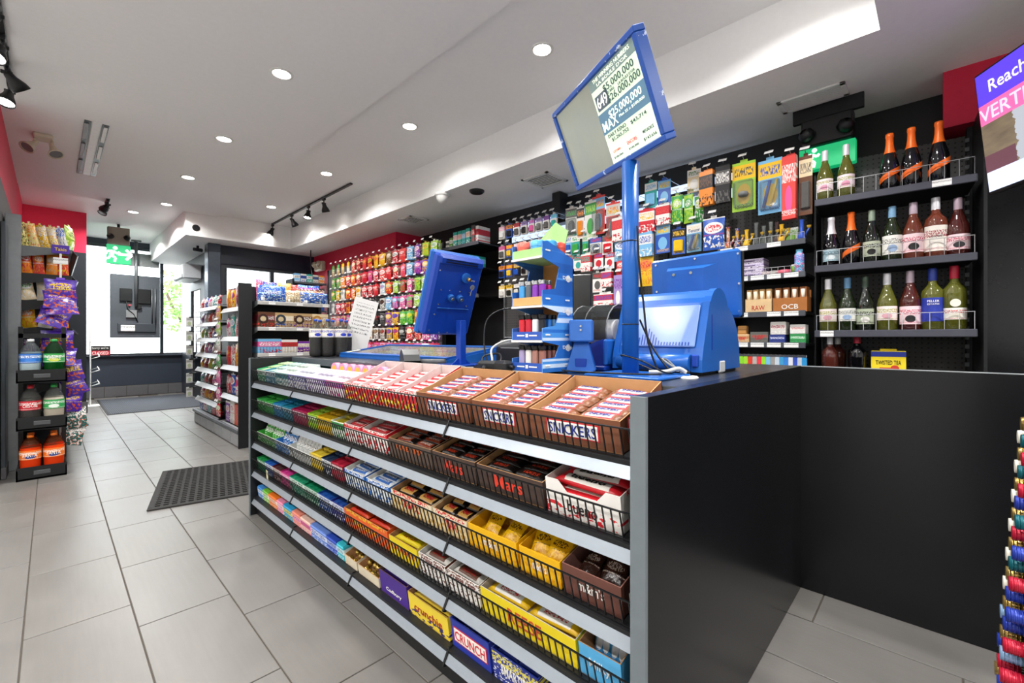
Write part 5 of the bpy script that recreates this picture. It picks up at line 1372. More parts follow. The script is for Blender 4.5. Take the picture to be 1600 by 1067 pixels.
L_ = [
 (884,324,902,368,'card','wkG','grey scissor card beside the green header card'), (901,322,913,372,'card','WKO','white card with black and orange print by the green one'), (913,314,932,372,'flat','WGl','white and green hanging card beside the orange cards'),
 (924,306,946,364,'card','rbO','orange stain pen card with round emblem, larger of two'), (947,316,969,374,'card','rwO','orange stain pen card with round emblem, partly behind the pole'),
 (883,368,893,398,'card','bWB','pale blue card left of the teal toothbrush card'), (893,366,906,398,'card','TWG','teal toothbrush card below the grey scissor card'), (910,366,919,396,'card','TwG','narrow teal toothbrush card'), (922,370,940,396,'card','WBR','white and blue thermometer card'), (941,366,958,396,'card','WkR','white razor card under the orange pen cards'),
 (959,340,979,376,'box','WRr','white and red medicine carton left of the pole'), (960,372,984,406,'bag','bWB','blue and white pouch left of the pole'),
 (884,398,897,420,'flat','WRT','small white medicine card with red corner, leftmost of its row'), (897,398,910,422,'flat','WTR','white and teal medicine card, second of its row'), (911,396,926,424,'box','WRT','white and red medicine carton with teal side'), (928,394,943,420,'flat','WRB','white medicine card with red heading and blue foot'), (945,393,960,419,'flat','WRb','white medicine card with red heading beside the pole'),
 (926,424,941,456,'flat','WkR','white medicine card with grey print in the fourth row'), (942,422,959,448,'box','WRB','white medicine carton with red heading in the fourth row'), (962,428,976,482,'tall','vWV','tall lilac and white carton left of the pole'), (963,404,979,432,'bag','RrW','small red pouch left of the pole'), (930,458,962,480,'box','WRB','wide white first aid carton behind the printer hood'),
 (1007,284,1027,323,'card','TWb','teal pill bottle card on the top row'), (1028,280,1048,321,'flat','BbY','blue painkiller card with yellow lettering on the top row'), (1074,264,1095,298,'flat','CWZ','cream hanging card above the green cards'),
 (1049,304,1067,347,'bag','GlW','green medicine pouch, first of three'), (1068,302,1084,347,'bag','lGW','pale green medicine pouch, second of three'), (1085,304,1100,346,'bag','GWl','bright green medicine pouch, third of three'),
 (1027,320,1049,350,'box','WRr','white and red cold remedy carton below the teal card'), (1000,328,1025,362,'box','RWY','red and white cold remedy carton right of the pole'), (1001,362,1022,400,'box','bWB','light blue and white carton right of the pole'), (1023,350,1048,394,'flat','BbY','blue painkiller card with yellow lettering on the third row'), (1050,356,1071,396,'card','BKY','dark blue card with white key figure'), (1072,348,1097,392,'card','bWC','white and blue tape roll card'), (1098,340,1133,388,'bag','BWR','blue brush pack with red corner beside the bong shelf'),
 (997,396,1022,446,'bag','YOR','yellow pouch between the pole and the blue monitor'), (979,300,986,330,'flat','WwR','narrow white card behind the pole on the top row'),
 (1095,268,1118,320,'box','OKN','orange and black hanging carton'), (1120,260,1143,316,'box','KkW','black hanging carton with white print'), (1144,254,1181,326,'card','lYk','lime blister card with grey gadget'), (1184,250,1223,330,'card','bYB','clear blister card with blue lighter and pen'), (1224,244,1247,342,'tall','rPW','tall coral pink carton'), (1248,242,1270,334,'card','NCk','brown card holding a pocket lighter'),
]
for e in L_:
    kw = {}
    if 'painkiller' in e[6]: kw = dict(word='Advil', wm=YELTXT)
    if 'stain pen' in e[6]: kw = dict(word='Tide', wm=YELTXT)
    if 'tape roll' in e[6]: kw = dict(word='Tensor', wm=plain('#2a4f8a', .5))
    if 'cold remedy' in e[6]: kw = dict(word='Cepol', wm=REDTXT if 'white and red' in e[6] else WHITETXT)
    hang(*e[:7], rz=rnd.uniform(-.1, .1), xf=XF if e[0] < 1090 else 3.52, **kw)

# ================================================================== smoking goods shelves
XS = 3.4
ya, yb = y_of(1122, XS), y_of(1259, XS)
def y_sm(px, x): return y_of(px - max(0, px - 1150) * .075, x)
sm = thing('tobacco_shelves', 'black five-shelf tobacco accessory bay beside the liquor shelves', 'shelf', (XS, (ya + yb) / 2, 0), (0, 0, FACE_NX))
SWD = (ya - yb) / 2
MB().box((-SWD, .46, .3), (SWD, .48, 1.95)).build('back_panel', M['blackmetal'], sm)
MB().box((SWD - .006, .3, .2), (SWD + .006, .48, 2.35)).box((-SWD - .006, .3, .2), (-SWD + .006, .48, 2.0)).build('upright', M['blackmetal'], sm)
SZ = [1.845, 1.63, 1.375, 1.165, .985]
gf = MB()
for i in range(15):
    x = -SWD + .01 + (2 * SWD - .02) * i / 14; gf.box((x - .0012, 0, 0), (x + .0012, .0024, .05))
for z in (.0, .05): gf.box((-SWD + .008, -.001, z - .0015), (SWD - .008, .003, z + .0015))
gfm = gf.mesh('wire_fence')
for i, z in enumerate(SZ):
    s = MB().cbox((-SWD, 0, z - .02), (SWD, .46, z), .002).build('shelf', M['black'], sm)
    MB().cbox((-SWD, -.012, z - .032), (SWD, 0, z + .006), .003).build('price_rail', M['darkrail'], s)
    for q in range(5 if i != 4 else 0):
        if (i, q) in ((0, 4), (2, 2), (0, 2)): continue
        MB().box((-SWD + .02 + q * (2*SWD - .04)/5, -.0135, z - .028), (-SWD + .02 + (q + .82) * (2*SWD - .04)/5, -.0118, z + .002)).build('price_tag', tagmat, s)
    if i in (0, 1): obj('wire_fence', gfm, M['chrome'], s, (0, .006, z))
def on_smoke(name, px, z, dep, label, cat, group, rz=0.0):
    return thing(name, label, cat, (XS + dep, y_sm(px, XS + dep), z + .0005), (0, 0, FACE_NX + rz), group)
# glass pieces on the top shelf
gl = clear_mat_c('#e4eae6', .35)
def pipe(px, c, label, h=.16, tall=True, mat=None):
    t = on_smoke('water_pipe', px, SZ[0], .06, label, 'water pipe', 'glass pieces on the tobacco shelf')
    m = mat or plain(c, .2)
    MB().lathe([(.0005, 0), (.02, 0), (.025, .012), (.024, .035), (.011, .06), (.012, h - .012), (.016, h)], 14).build('tube', m, t)
    MB().cyl((.02, -.01, .03), (.045, -.022, .075), .006, n=8).build('stem', m, t)
    MB().lathe([(.004, .0), (.011, .008), (.013, .02)], 10, c=(.045, -.022, .073)).build('bowl', plain('#c9a23a', .3), t)
pipe(1138, '#b3282c', 'red patterned water pipe beside the blue brush pack', .17, mat=pack('#b52a2a', '#e2c03a', '#2b5fb0', '#e9e2d6', style='art'))
pipe(1152, '#2a4fa0', 'blue and yellow water pipe behind the wire fence', .15, mat=pack('#2c4f9a', '#e0b52a', '#e2682a', style='art'))
pipe(1168, '#e2b32a', 'yellow-based water pipe behind the wire fence', .13)
pipe(1184, '', 'clear glass pipe, leftmost of the clear ones', .17, mat=gl); pipe(1197, '', 'clear glass pipe, middle of the clear ones', .14, mat=gl); pipe(1209, '', 'clear glass pipe beside the dark grinder tube', .16, mat=gl)
pipe(1219, '#3a2a2a', 'dark ringed tube pipe', .15); pipe(1227, '#d9a82a', 'slim amber yellow tube pipe', .13); pipe(1261, '#2a4fb0', 'cobalt blue water pipe at the shelf end', .14)
t = on_smoke('leaf_box', 1242, SZ[0], .07, 'grey box printed with a green leaf among the pipes', 'box', None)
MB().cbox((-.045, 0, 0), (.045, .04, .1), .002).build('carton', pack('#b9bab4', '#b9bab4', '#3a3a3a', '#5f8f3a', style='art'), t); MB().cbox((-.03, -.012, .0), (.03, 0, .05), .006).build('leaf_tin', plain('#6f9a3f', .4), t)
# second shelf
for i in range(4):
    t = on_smoke('vape_box', 1182, SZ[1] + .033 * i, .05, f'flat lilac and white box in the stack behind the wire fence, {ORD[i]} from the bottom', 'box', 'stacked lilac boxes')
    MB().cbox((-.075, 0, 0), (.055, .14, .032), .002).build('carton', pack('#d9cfe2', '#8a6fae', '#f2eef6', '#4a3a5a', style='box'), t); MB().box((-.076, -.001, .012), (.0, 0, .02)).build('seal_strip', plain('#5a4a70', .5), t)
for px, c, nm, sx in ((1200, '#e2d2d4', 'pale pink', 1), (1214, '#c9c4c0', 'silver grey', 1), (1232, '#e86a7e', 'coral pink', 1.5)):
    t = on_smoke('lip_grinder', px, SZ[1], .05, f'{nm} rounded grinder tin behind the wire fence', 'tin', 'tins on the tobacco shelf')
    MB().lathe([(.0005, 0), (.024*sx, 0), (.027*sx, .008), (.027*sx, .018)], 16).build('tin', plain(c, .35), t); MB().lathe([(.0275*sx, .018), (.026*sx, .03), (.0005, .034)], 16).build('lid', plain(c, .3), t)
t = on_smoke('spray_can', 1257, SZ[1], .04, 'pink and blue swirled can at the end of the fenced shelf', 'can', None)
MB().lathe([(.0005, 0), (.026, 0), (.028, .005), (.028, .12), (.02, .135)], 18).build('can', pack('#4aa6d6', '#e86aae', '#f2e8f0', '#7a5ac0', style='art'), t); MB().lathe([(.02, .135), (.02, .155), (.0005, .158)], 14).build('cap', plain('#7ac4e4', .35), t)
t = on_smoke('green_jar', 1249, SZ[1], .05, 'small lime green jar beside the swirled can', 'jar', None)
MB().lathe([(.0005, 0), (.018, 0), (.018, .05)], 14).build('jar', plain('#8fce5a', .35), t); MB().lathe([(.019, .05), (.019, .06), (.0005, .062)], 14).build('lid', M['whiteplastic'], t)
# paper cones: display boxes
def cone_box(p0, p1, word, c, wm, label, n, cc, back):
    a, b = y_sm(p0, XS + .03), y_sm(p1, XS + .03); w = a - b
    t = thing('cone_display_box', label, 'display box', (XS + .03, (a + b)/2, SZ[2] + .0005), (0, 0, FACE_NX), 'cone display boxes')
    MB().ext([(-w/2, 0), (w/2, 0), (w/2, .095), (-w/2, .095)], 0, .003).box((-w/2, .003, 0), (-w/2 + .003, .13, .1)).box((w/2 - .003, .003, 0), (w/2, .13, .1)).box((-w/2, .127, 0), (w/2, .13, .15)).box((-w/2, .003, 0), (w/2, .13, .003)).build('box', plain(c, .6), t)
    text(word, w * .5, wm, t, (0, -.0012, .035), height=.032)
    for i in range(n):
        x = -w/2 + w * (i + .5)/n
        q = MB().cbox((x - w/n*.42, .015, .04), (x + w/n*.42, .1, .165), .003).build('pack', plain(back, .6), t)
        MB().cyl((x, .012, .075), (x, .012, .15), .008, .013, n=10).build('cone', plain(cc, .6), q)
cone_box(1166, 1210, 'RAW', '#d9b98a', plain('#b8362a', .6), 'tan paper cone display box with red lettering', 4, '#efe3c8', '#c49a66')
cone_box(1213, 1270, 'OCB', '#a8672e', WHITETXT, 'brown paper cone display box with white lettering', 4, '#f0e4d0', '#8a5226')
# rolling paper boxes
def rbox(p0, p1, z, h, d, c1, c2, c3, label, word=None, wm=None, dep=.03):
    a, b = y_sm(p0, XS + dep), y_sm(p1, XS + dep); w = a - b
    t = thing('rolling_paper_box', label, 'box', (XS + dep, (a + b)/2, z + .0005), (0, 0, FACE_NX), 'rolling paper boxes')
    MB().cbox((-w/2, 0, 0), (w/2, d, h), .002).build('carton', pack(c1, c2, c3, style='box', rough=.5), t); MB().box((-w/2 + .003, .002, h), (w/2 - .003, d*.6, h + .002)).build('lid_flap', plain(c1, .5), t)
    if word: text(word, w * .45, wm, t, (.0, -.0012, h * .5), height=h * .42)
rbox(1150, 1172, SZ[3], .06, .1, '#d3b083', '#c39a66', '#b8362a', 'tan rolling paper box beside the blue terminal', 'RAW', REDTXT)
t = on_smoke('bamboo_case', 1160, SZ[3] + .0625, .04, 'small kraft case standing on the tan rolling paper box', 'case', None); MB().cbox((-.03, 0, 0), (.03, .05, .06), .006).build('case', plain('#c08a4a', .5), t); MB().box((-.031, -.001, .03), (.031, .0, .034)).build('seam', plain('#7a5426', .5), t)
rbox(1174, 1204, SZ[3], .075, .12, '#5d5d58', '#6b6b64', '#b8362a', 'grey rolling paper box with red lettering', 'RAW', REDTXT)
rbox(1206, 1233, SZ[3], .055, .1, '#23337a', '#2b3f90', '#e2e6ef', 'navy rolling paper box at the bottom of its pair')
rbox(1208, 1234, SZ[3] + .0575, .085, .1, '#d5d2cd', '#e6e3de', '#c2405a', 'pale grey rolling paper box on the navy one')
rbox(1241, 1268, SZ[3], .06, .1, '#2c8a48', '#39a058', '#e6efe6', 'green rolling paper box at the bottom of its pair')
rbox(1241, 1267, SZ[3] + .0625, .06, .1, '#e2dfda', '#eeebe6', '#b8363a', 'white rolling paper box on the green one')
# lighter row on the lowest shelf
lc = [('#8fd63a', 'lime green'), ('#a3dc3f', 'yellow green'), ('#e0473a', 'red'), ('#b9b4ae', 'silver grey'), ('#e8434f', 'coral red'), ('#9adb3c', 'bright lime'), ('#7cc0e8', 'light blue'), ('#a39e98', 'warm grey'), ('#c9d6e2', 'pale blue with swirls'), ('#4a9fd0', 'blue swirled'), ('#3f86d9', 'mid blue'), ('#e4e6ec', 'white patterned'), ('#3a55b8', 'dark blue'), ('#c2c9d4', 'light grey patterned'), ('#2f8fcb', 'azure')]
for i, (c, nm) in enumerate(lc):
    px = 1159 + i * 7.6; x = XS + .03
    lighter((x, y_sm(px, x), SZ[4] + .0005), FACE_NX, c, f'{nm} lighter on the lowest tobacco shelf', 'lighters on the lowest tobacco shelf', 1.35)

# ================================================================== liquor shelves
LO = Vector((3.42, y_of(1273, 3.42), 0)); LR = R(-86)
lq = thing('liquor_shelves', 'black perforated-back liquor shelving bay with four shelves', 'shelf', LO, (0, 0, LR))
LM = Matrix.Translation(LO) @ Matrix.Rotation(LR, 4, 'Z')
LW = .73
pk = MB().box((0, .42, .1), (LW, .435, 2.44)).build('peg_panel', PEG, lq)
MB().box((0, .40, 0), (.012, .44, 2.1)).box((LW - .004, .36, 0), (LW + .02, .44, 2.48)).build('upright', M['blackmetal'], lq)
MB().box((LW + .021, -.02, 0), (LW + .035, .44, 2.48)).build('side_panel', M['blackmetal'], lq)
slm = MB().box((LW - .012, .352, 0), (LW + .006, .36, .025)).mesh('slot')
for i in range(28): obj('slot', slm, M['greymetal'], lq, (0, 0, .92 + i * .054))
LZ = [2.085, 1.66, 1.245, .95]
lf = MB()
for i in range(13):
    x = .01 + (LW - .02) * i / 12; lf.box((x - .0014, 0, 0), (x + .0014, .0028, .1))
for z in (.0, .1): lf.box((.008, -.001, z - .0016), (LW - .008, .0035, z + .0016))
for x in (.009, LW - .009): lf.box((x - .0014, 0, .098), (x + .0014, .3, .1))
lfm = lf.mesh('wire_fence')
for i, z in enumerate(LZ):
    s = MB().cbox((0, .0, z - .025), (LW, .42, z), .002).build('shelf', M['black'], lq)
    MB().cbox((0, -.014, z - .04), (LW, 0, z + .004), .004).build('price_rail', plain('#4a4b55', .35, .2, name='dark_violet_rail'), s)
    if i < 3: obj('wire_fence', lfm, M['chrome'], s, (0, .004, z))
    if i == 0: MB().box((.55, -.0155, z - .036), (.63, -.0138, z)).build('price_tag', tagmat, s)
    if i == 2: MB().box((.03, -.0155, z - .036), (.1, -.0138, z)).build('price_tag', tagmat, s)
PR = dict(sparkling=[(.0005, 0), (.8, 0), (1, .02), (1, .36), (.95, .46), (.72, .58), (.45, .72), (.36, .82), (.36, .95), (.4, .96), (.38, 1), (.0005, 1)],
          burgundy=[(.0005, 0), (.85, 0), (1, .02), (1, .42), (.93, .52), (.62, .66), (.4, .76), (.36, .84), (.36, .99), (.0005, 1)],
          bordeaux=[(.0005, 0), (.85, 0), (1, .02), (1, .56), (.92, .64), (.5, .72), (.38, .76), (.36, .99), (.0005, 1)])
_BT = {}
def wine(px, shelf, h, r, form, glass, capc, label_c, label, zl=(.18, .42), foil=None, band=None, word=None, wm=None, capz=.8, dep=.07, x=None):
    P = at_x(px, 400, 3.58 if x is None else x)
    loc = LM.inverted() @ Vector((P.x, P.y, 0)); loc.y = dep
    # slide along the sight line to the shelf depth
    dv = LM.inverted().to_3x3() @ Vector((P.x, P.y, 0)).normalized(); l0 = LM.inverted() @ Vector((P.x, P.y, 0)); loc = l0 + dv * ((dep - l0.y) / dv.y)
    wpos = LM @ Vector((loc.x, loc.y, 0)); wpos.z = LZ[shelf] + .0005
    r *= 1.1
    t = thing('wine_bottle', label, 'bottle', wpos, (0, 0, LR), 'bottles on the liquor shelves')
    pr = [(a * r, z * h) for a, z in PR[form]]
    MB().lathe(pr, 20).build('glass', glass, t)
    pz = [p for p in pr if p[1] >= capz * h]
    # capsule follows the neck
    nr = .385 * r
    if foil:   # long sparkling foil flaring over the shoulder
        MB().lathe([(.62 * r, .655 * h), (.49 * r, .72 * h), (.4 * r, .82 * h), (.385 * r, .93 * h), (.43 * r, .945 * h), (.43 * r, .97 * h), (.4 * r, 1.004 * h), (.0005, 1.005 * h)], 20).build('foil', foil, t)
    else:
        MB().lathe([(nr, capz * h), (nr, .985 * h), (nr * .93, 1.003 * h), (.0005, 1.004 * h)], 18).build('capsule', capc, t)
    if label_c:
        MB().lathe([(1.012 * r, zl[0] * h), (1.012 * r, zl[1] * h)], 12, a0=R(-90 - 72), a1=R(-90 + 72)).build('label_print', label_c, t)
    if band:   # slanted orange band
        bm = MB(); n = 12; vs = []
        for i in range(n + 1):
            a = R(-90 - 80 + 160 * i / n); zz = (.12 + .2 * i / n) * h
            vs += [(1.014 * r * math.cos(a), 1.014 * r * math.sin(a), zz), (1.014 * r * math.cos(a), 1.014 * r * math.sin(a), zz + .1 * h)]
        bm.add(vs, [(2*i, 2*i+2, 2*i+3, 2*i+1) for i in range(n)], 0, True).build('slanted_band', band, t)
    if word: text(word, r * 1.25, wm or BLKTXT, t, (0, -1.03 * r, (zl[0] + zl[1]) / 2 * h + .01), height=h * .035)
    return t
def glassm(c, tr=.25, rough=.06):
    return plain(c, rough, spec=.6, var=.02, trans=tr, coat=.5, name='bottle_glass')
gy, gdk, grn, rose, rosed, blk = glassm('#787a2c', .5), glassm('#141a10', .1), glassm('#26331a', .3), glassm('#8a4632', .45), glassm('#5e241f', .45), glassm('#0a090c', 0)
org = plain('#ee6a1c', .4, .15, name='orange_foil'); wcap = plain('#d9d8dc', .35, .2); lav = plain('#b9a6b2', .35, .2)
lw = lambda a='#eeece6', b='#d9c9c4', c='#5a5a5a': pack(a, b, c, style='label', rough=.5)
pinkl = pack('#efd2d6', '#1f1c1e', '#c2566a', style='label', rough=.5)
wine(1289, 0, .33, .042, 'burgundy', gy, wcap, lw('#efdfe0', '#e2a0b8', '#a0a04a'), 'clear green wine bottle with white cap, first on the top shelf')
wine(1322, 0, .34, .042, 'burgundy', gy, wcap, lw('#efdfe2', '#e29ab4', '#9aa04a'), 'clear green wine bottle with white cap, second on the top shelf')
for px, s, h in ((1390, 'first', .345), (1424, 'second', .352), (1467, 'third', .352)):
    wine(px, 0, h, .043, 'sparkling', blk, None, None, f'sparkling wine bottle with orange foil and slanted band, {s} of three on top', foil=org, band=org)
wine(1299, 1, .315, .042, 'sparkling', blk, None, lw('#a9c4cc', '#d9e2e4', '#4a6a7a'), 'dark sparkling bottle with silver foil and pale blue label', foil=wcap, zl=(.1, .34))
wine(1330, 1, .33, .041, 'sparkling', blk, None, None, 'sparkling bottle with orange foil on the second liquor shelf', foil=org, band=org)
wine(1362, 1, .325, .041, 'burgundy', gdk, plain('#8fa08c', .35, .2), pack('#b9bfa8', '#1c1c1c', '#1c1c1c', style='label'), 'dark green bottle with round emblem on the second liquor shelf', zl=(.12, .4))
wine(1394, 1, .33, .044, 'burgundy', grn, plain('#7aa6c8', .35), lw('#eceae2', '#9ab4d6', '#7a7a72'), 'green bottle with blue cap and white label on the second shelf', zl=(.12, .46))
wine(1427, 1, .335, .045, 'burgundy', rose, lav, pinkl, 'rose wine bottle with round pink label, left of the lettered one', zl=(.12, .44))
wine(1462, 1, .345, .046, 'bordeaux', rose, wcap, pack('#e9e2d8', '#e9e2d8', '#a04a52', style='label'), 'rose bottle with tall white lettered label on the second shelf', zl=(.1, .52), word='LAYLOW')
wine(1497, 1, .325, .045, 'burgundy', rosed, plain('#b09aa6', .35, .2), pinkl, 'darker rose bottle with pink label at the shelf end', zl=(.1, .36))
wine(1294, 2, .335, .043, 'burgundy', gy, wcap, lw('#efe0dc', '#e0a8b4', '#a0a04a'), 'clear green bottle with white diamond label, third shelf beside the tobacco bay')
wine(1324, 2, .335, .042, 'burgundy', grn, plain('#5a86ac', .35), lw('#e6e6e0', '#9ab4d6', '#6a6a66'), 'green bottle with blue cap on the third liquor shelf')
wine(1352, 2, .335, .041, 'burgundy', gdk, plain('#3a4a3c', .35, .2), pack('#a9b29a', '#e9e6e0', '#1c1c1c', style='label'), 'dark green bottle with oval emblem on the third liquor shelf', zl=(.12, .4))
wine(1386, 2, .345, .045, 'burgundy', gy, wcap, lw('#efe0dc', '#e0a8b4', '#a0a04a'), 'clear green bottle with white diamond label, third shelf beside a rose bottle')
wine(1422, 2, .35, .045, 'burgundy', rosed, lav, pinkl, 'rose bottle with butterfly-like pink label on the third shelf', zl=(.1, .4))
t = wine(1457, 2, .355, .046, 'bordeaux', gy, plain('#2a3f9a', .35), plain('#26379c', .45, name='blue_label'), 'white wine bottle with large blue label and blue cap', zl=(.14, .52))
text('PELLER', .05, WHITETXT, t, (0, -.0525, .165), height=.012); text('ESTATES', .05, WHITETXT, t, (0, -.0525, .148), height=.009)
t = wine(1491, 2, .36, .047, 'bordeaux', gy, plain('#c01f3a', .35), pack('#efeae0', '#e9e2d2', '#c2342e', style='label'), 'white wine bottle with red cap and cream label', zl=(.16, .34))
MB().cyl((0, -.0515, .15), (0, -.0535, .15), .022, n=20).build('medallion', plain('#e9e4d6', .5), t)
wine(1297, 3, .26, .04, 'bordeaux', glassm('#5a2a22', .2), wcap, None, 'low bottle with white cap on the bottom liquor shelf, nearer the tobacco bay'); wine(1309, 3, .26, .04, 'bordeaux', glassm('#4a241e', .2), wcap, None, 'low bottle with white cap on the bottom liquor shelf, nearer the red cap', dep=.16)
wine(1339, 3, .27, .042, 'bordeaux', blk, plain('#c8203c', .35), None, 'dark bottle with bright red cap on the bottom liquor shelf')
a, b = at_x(1361, 548, 3.5), at_x(1416, 548, 3.5)
t = thing('tea_carton', 'yellow drinks carton with blue top band and dark lettering', 'carton', (3.5, (a.y + b.y)/2, LZ[3] + .0005), (0, 0, LR))
w = a.y - b.y; hh = a.z - LZ[3]
MB().cbox((-w/2, 0, 0), (w/2, .13, hh), .003).build('carton', plain('#f0d428', .45), t)
MB().box((-w/2, -.001, hh - .035), (w/2, 0, hh - .004)).build('blue_band', plain('#2a3a9c', .45), t); MB().cbox((-w*.25, .04, hh), (w*.25, .09, hh + .012), .004).build('carry_handle', plain('#f0d428', .45), t)
text('TWISTED TEA', w * .72, BLKTXT, t, (0, -.0014, hh - .07), height=.026)
MB().cyl((.03, -.0015, hh - .105), (.03, -.0005, hh - .105), .02, n=16).box((-.04, -.0015, hh - .11), (.01, -.0005, hh - .1)).build('fruit_print', plain('#c8402e', .5), t)

# ================================================================== wall screen beside the liquor shelves
O_ = c2w((2.3 * 1.047, 408 * 2.3 / 692.5, 2.3)); O_.z += CAM_H
xa = c2w((-.2, 0, -.98)).normalized(); dnv = c2w((.106, -.994, .0)); dnv = (dnv - xa * dnv.dot(xa)).normalized(); za = -dnv; yv = za.cross(xa)
mt = Matrix((xa, yv, za)).transposed().to_4x4(); mt.translation = O_
tv = thing('wall_screen', 'large black-framed advertising screen with purple and pink panels', 'screen', mt.to_translation(), mt.to_euler())
TW, TH = 1.1, .62
MB().cbox((0, -.012, -TH), (TW, .035, 0), .006).build('bezel', M['black'], tv)
MB().cyl((TW/2, .03, -TH/2), (TW/2, .22, -TH/2 + .05), .03, n=10).cbox((TW/2 - .1, .2, -TH/2 - .05), (TW/2 + .1, .22, -TH/2 + .15), .004).build('wall_arm', M['black'], tv)
def pan(x0, z0, x1, z1, col, st, y=-.0135, name='screen_area'):
    return MB().box((x0, y, z0), (x1, y + .001, z1)).build(name, emit(col, st, 'screen_glow'), tv)
pan(.012, -TH + .012, TW - .012, -.012, '#c9d6ee', .5); pan(.012, -.17, TW - .012, -.012, '#5a3fd6', .6, -.0145, 'purple_banner'); pan(.012, -.27, TW - .012, -.17, '#ef6aa6', .55, -.0145, 'pink_banner')
k = NT('screen_portrait'); g_ = k.coords('Generated'); u_, _, v_ = k.xyz(g_); nz = k.noise(g_, 7.0, 3.0)
c_ = k.mix(nz, lin('#4a3f3a'), lin('#b09a7a'))
du = k.math('DIVIDE', k.math('SUBTRACT', u_, .25), .12); c_ = k.mix(k.math('LESS_THAN', k.math('ADD', k.math('MULTIPLY', du, du), k.math('MULTIPLY', nz, .8)), .9), c_, lin('#cfd3dc'))
c_ = k.mix(k.math('MULTIPLY', k.math('LESS_THAN', v_, .35), k.math('LESS_THAN', u_, .16)), c_, lin('#7a4a58'))
k.p.inputs['Base Color'].default_value = (.02, .02, .02, 1); k.put(k.p.inputs['Emission Color'], c_); k.p.inputs['Emission Strength'].default_value = .5
MB().box((.012, -.0145, -.51), (TW - .012, -.0135, -.27)).build('picture_area', k.mat, tv)
text('Reach', .2, emit('#f2f0fa', .6, 'screen_print'), tv, (.185, -.0165, -.095), height=.06); text('VERTIS', .3, emit('#f4d2e4', .55, 'screen_print'), tv, (.165, -.0165, -.222), height=.065)

# ================================================================== tilted bottle rack at the very edge of the view
BR = Vector((1.405, -.15, 0))
br = thing('bottle_rack', 'stepped rack of small bottles lying neck outwards near the camera', 'rack', BR)
for x in (-.012, .2): MB().box((x - .004, -.34, 0), (x + .004, .0, 1.12)).build('side_frame', M['blackmetal'], br)
MB().box((-.016, -.35, 0), (.21, -.34, 1.12)).build('back_panel', M['blackmetal'], br)
gm = {'gold': plain('#c9a860', .25, .8), 'white': plain('#e2ddcf', .4), 'red': plain('#b81f38', .3, .3), 'teal': plain('#17606a', .3, .3), 'blue': plain('#2c3fa0', .3, .3), 'pale blue': plain('#8fb0d6', .3, .3)}
cap_ = MB().cyl((0, 0, 0), (0, .035, 0), .0145, n=14)
for i in range(5): cap_.cyl((0, .004 + i * .0062, 0), (0, .0065 + i * .0062, 0), .0155, n=14)
cap_ = cap_.mesh('screw_cap'); bod_ = MB().lathe([(.0005, .0), (.019, 0), (.0212, .006), (.0212, .11), (.014, .15), (.0125, .165), (.0125, .2)], 14).mesh('glass')
colseq = [('gold', 'red'), ('white', 'teal'), ('gold', 'red'), ('white', 'teal'), ('gold', 'red'), ('white', 'blue'), ('gold', 'teal'), ('white', 'red'), ('gold', 'blue'), ('white', 'teal'), ('gold', 'red'), ('white', 'blue'), ('gold', 'blue'), ('pale blue', 'blue'), ('gold', 'red'), ('blue', 'pale blue'), ('red', 'red'), ('gold', 'blue')]
for ri, cs in enumerate(colseq):
    z = 1.012 - .0335 * ri; out = .0022 * ri
    for ci, cn in enumerate(cs[::-1]):
        x = .012 + .058 * ci + (.029 if ri % 2 else 0)
        t = thing('mini_bottle', f'small bottle with {cn} screw cap, {ORD[ri]} row of the edge rack, {ORD[ci]} across', 'bottle', BR + Vector((x, -.2 + out, z)), (0, 0, 0), 'bottles in the edge rack')
        obj('glass', bod_, glassm('#3a2a1a', .2), t, (0, 0, 0), (R(-90), 0, 0)); obj('screw_cap', cap_, gm[cn], t, (0, .185, 0))
    if ri == len(colseq) - 1: MB().cbox((-.008, -.335, 0), (.196, -.02, z - .0215), .004).build('base_block', M['blackmetal'], br)
    if 0: MB().cyl((-.012, -.15 + out, z - .031), (.2, -.15 + out, z - .031), .0025, n=6).cyl((-.012, -.05 + out - .02, z - .031), (.2, -.05 + out - .02, z - .031), .0025, n=6).build('support_bar', M['blackmetal'], br)

# ================================================================== cookie endcap and the aisle gondola behind it
def bag_at(name, label, loc, w, h, t, mat, rz, group, tilt=0.0, cat='snack bag', roll=0.0):
    o = obj(name, bag_me(round(w, 2), round(h, 2), t), mat, None, loc, (tilt, roll, rz)); tag(o, label, cat, group); return o
YE = 5.4
ec = thing('cookie_endcap', 'dark endcap shelves of cookies facing the aisle', 'shelf', (1.562, YE, 0))
MB().box((0, .35, 0), (.82, .37, 1.8)).build('back_panel', M['blackmetal'], ec)
MB().box((-.02, .31, 0), (.02, .37, 1.82)).box((.8, .31, 0), (.84, .37, 1.82)).build('upright', M['blackmetal'], ec)
ef = MB()
for i in range(26):
    x = .01 + .8 * i / 25; ef.box((x - .0013, 0, 0), (x + .0013, .0026, .07))
for z in (0, .07): ef.box((.01, -.001, z - .0015), (.81, .003, z + .0015))
efm = ef.mesh('wire_fence')
EZ = [1.61, 1.32, 1.03, .7, .35]
for i, z in enumerate(EZ):
    s = MB().cbox((.01, 0, z - .02), (.81, .35, z), .002).build('shelf', M['black'], ec)
    MB().cbox((.01, -.012, z - .04), (.81, 0, z + .002), .003).build('price_rail', plain('#b3b1ad', .4, name='pale_price_rail'), s)
    MB().ext([(0, -.05), (.35, -.12), (.35, .0), (0, .0)], .004, .012, T=Matrix(((0, 1, 0, 0), (1, 0, 0, 0), (0, 0, 1, z), (0, 0, 0, 1)))).build('bracket', M['greymetal'], s)
    for q in (.12, .42, .72):
        MB().box((q, -.0135, z - .034), (q + .07, -.0118, z)).build('price_tag', tagmat, s)
    obj('wire_fence', efm, M['black'], s, (0, .006, z))
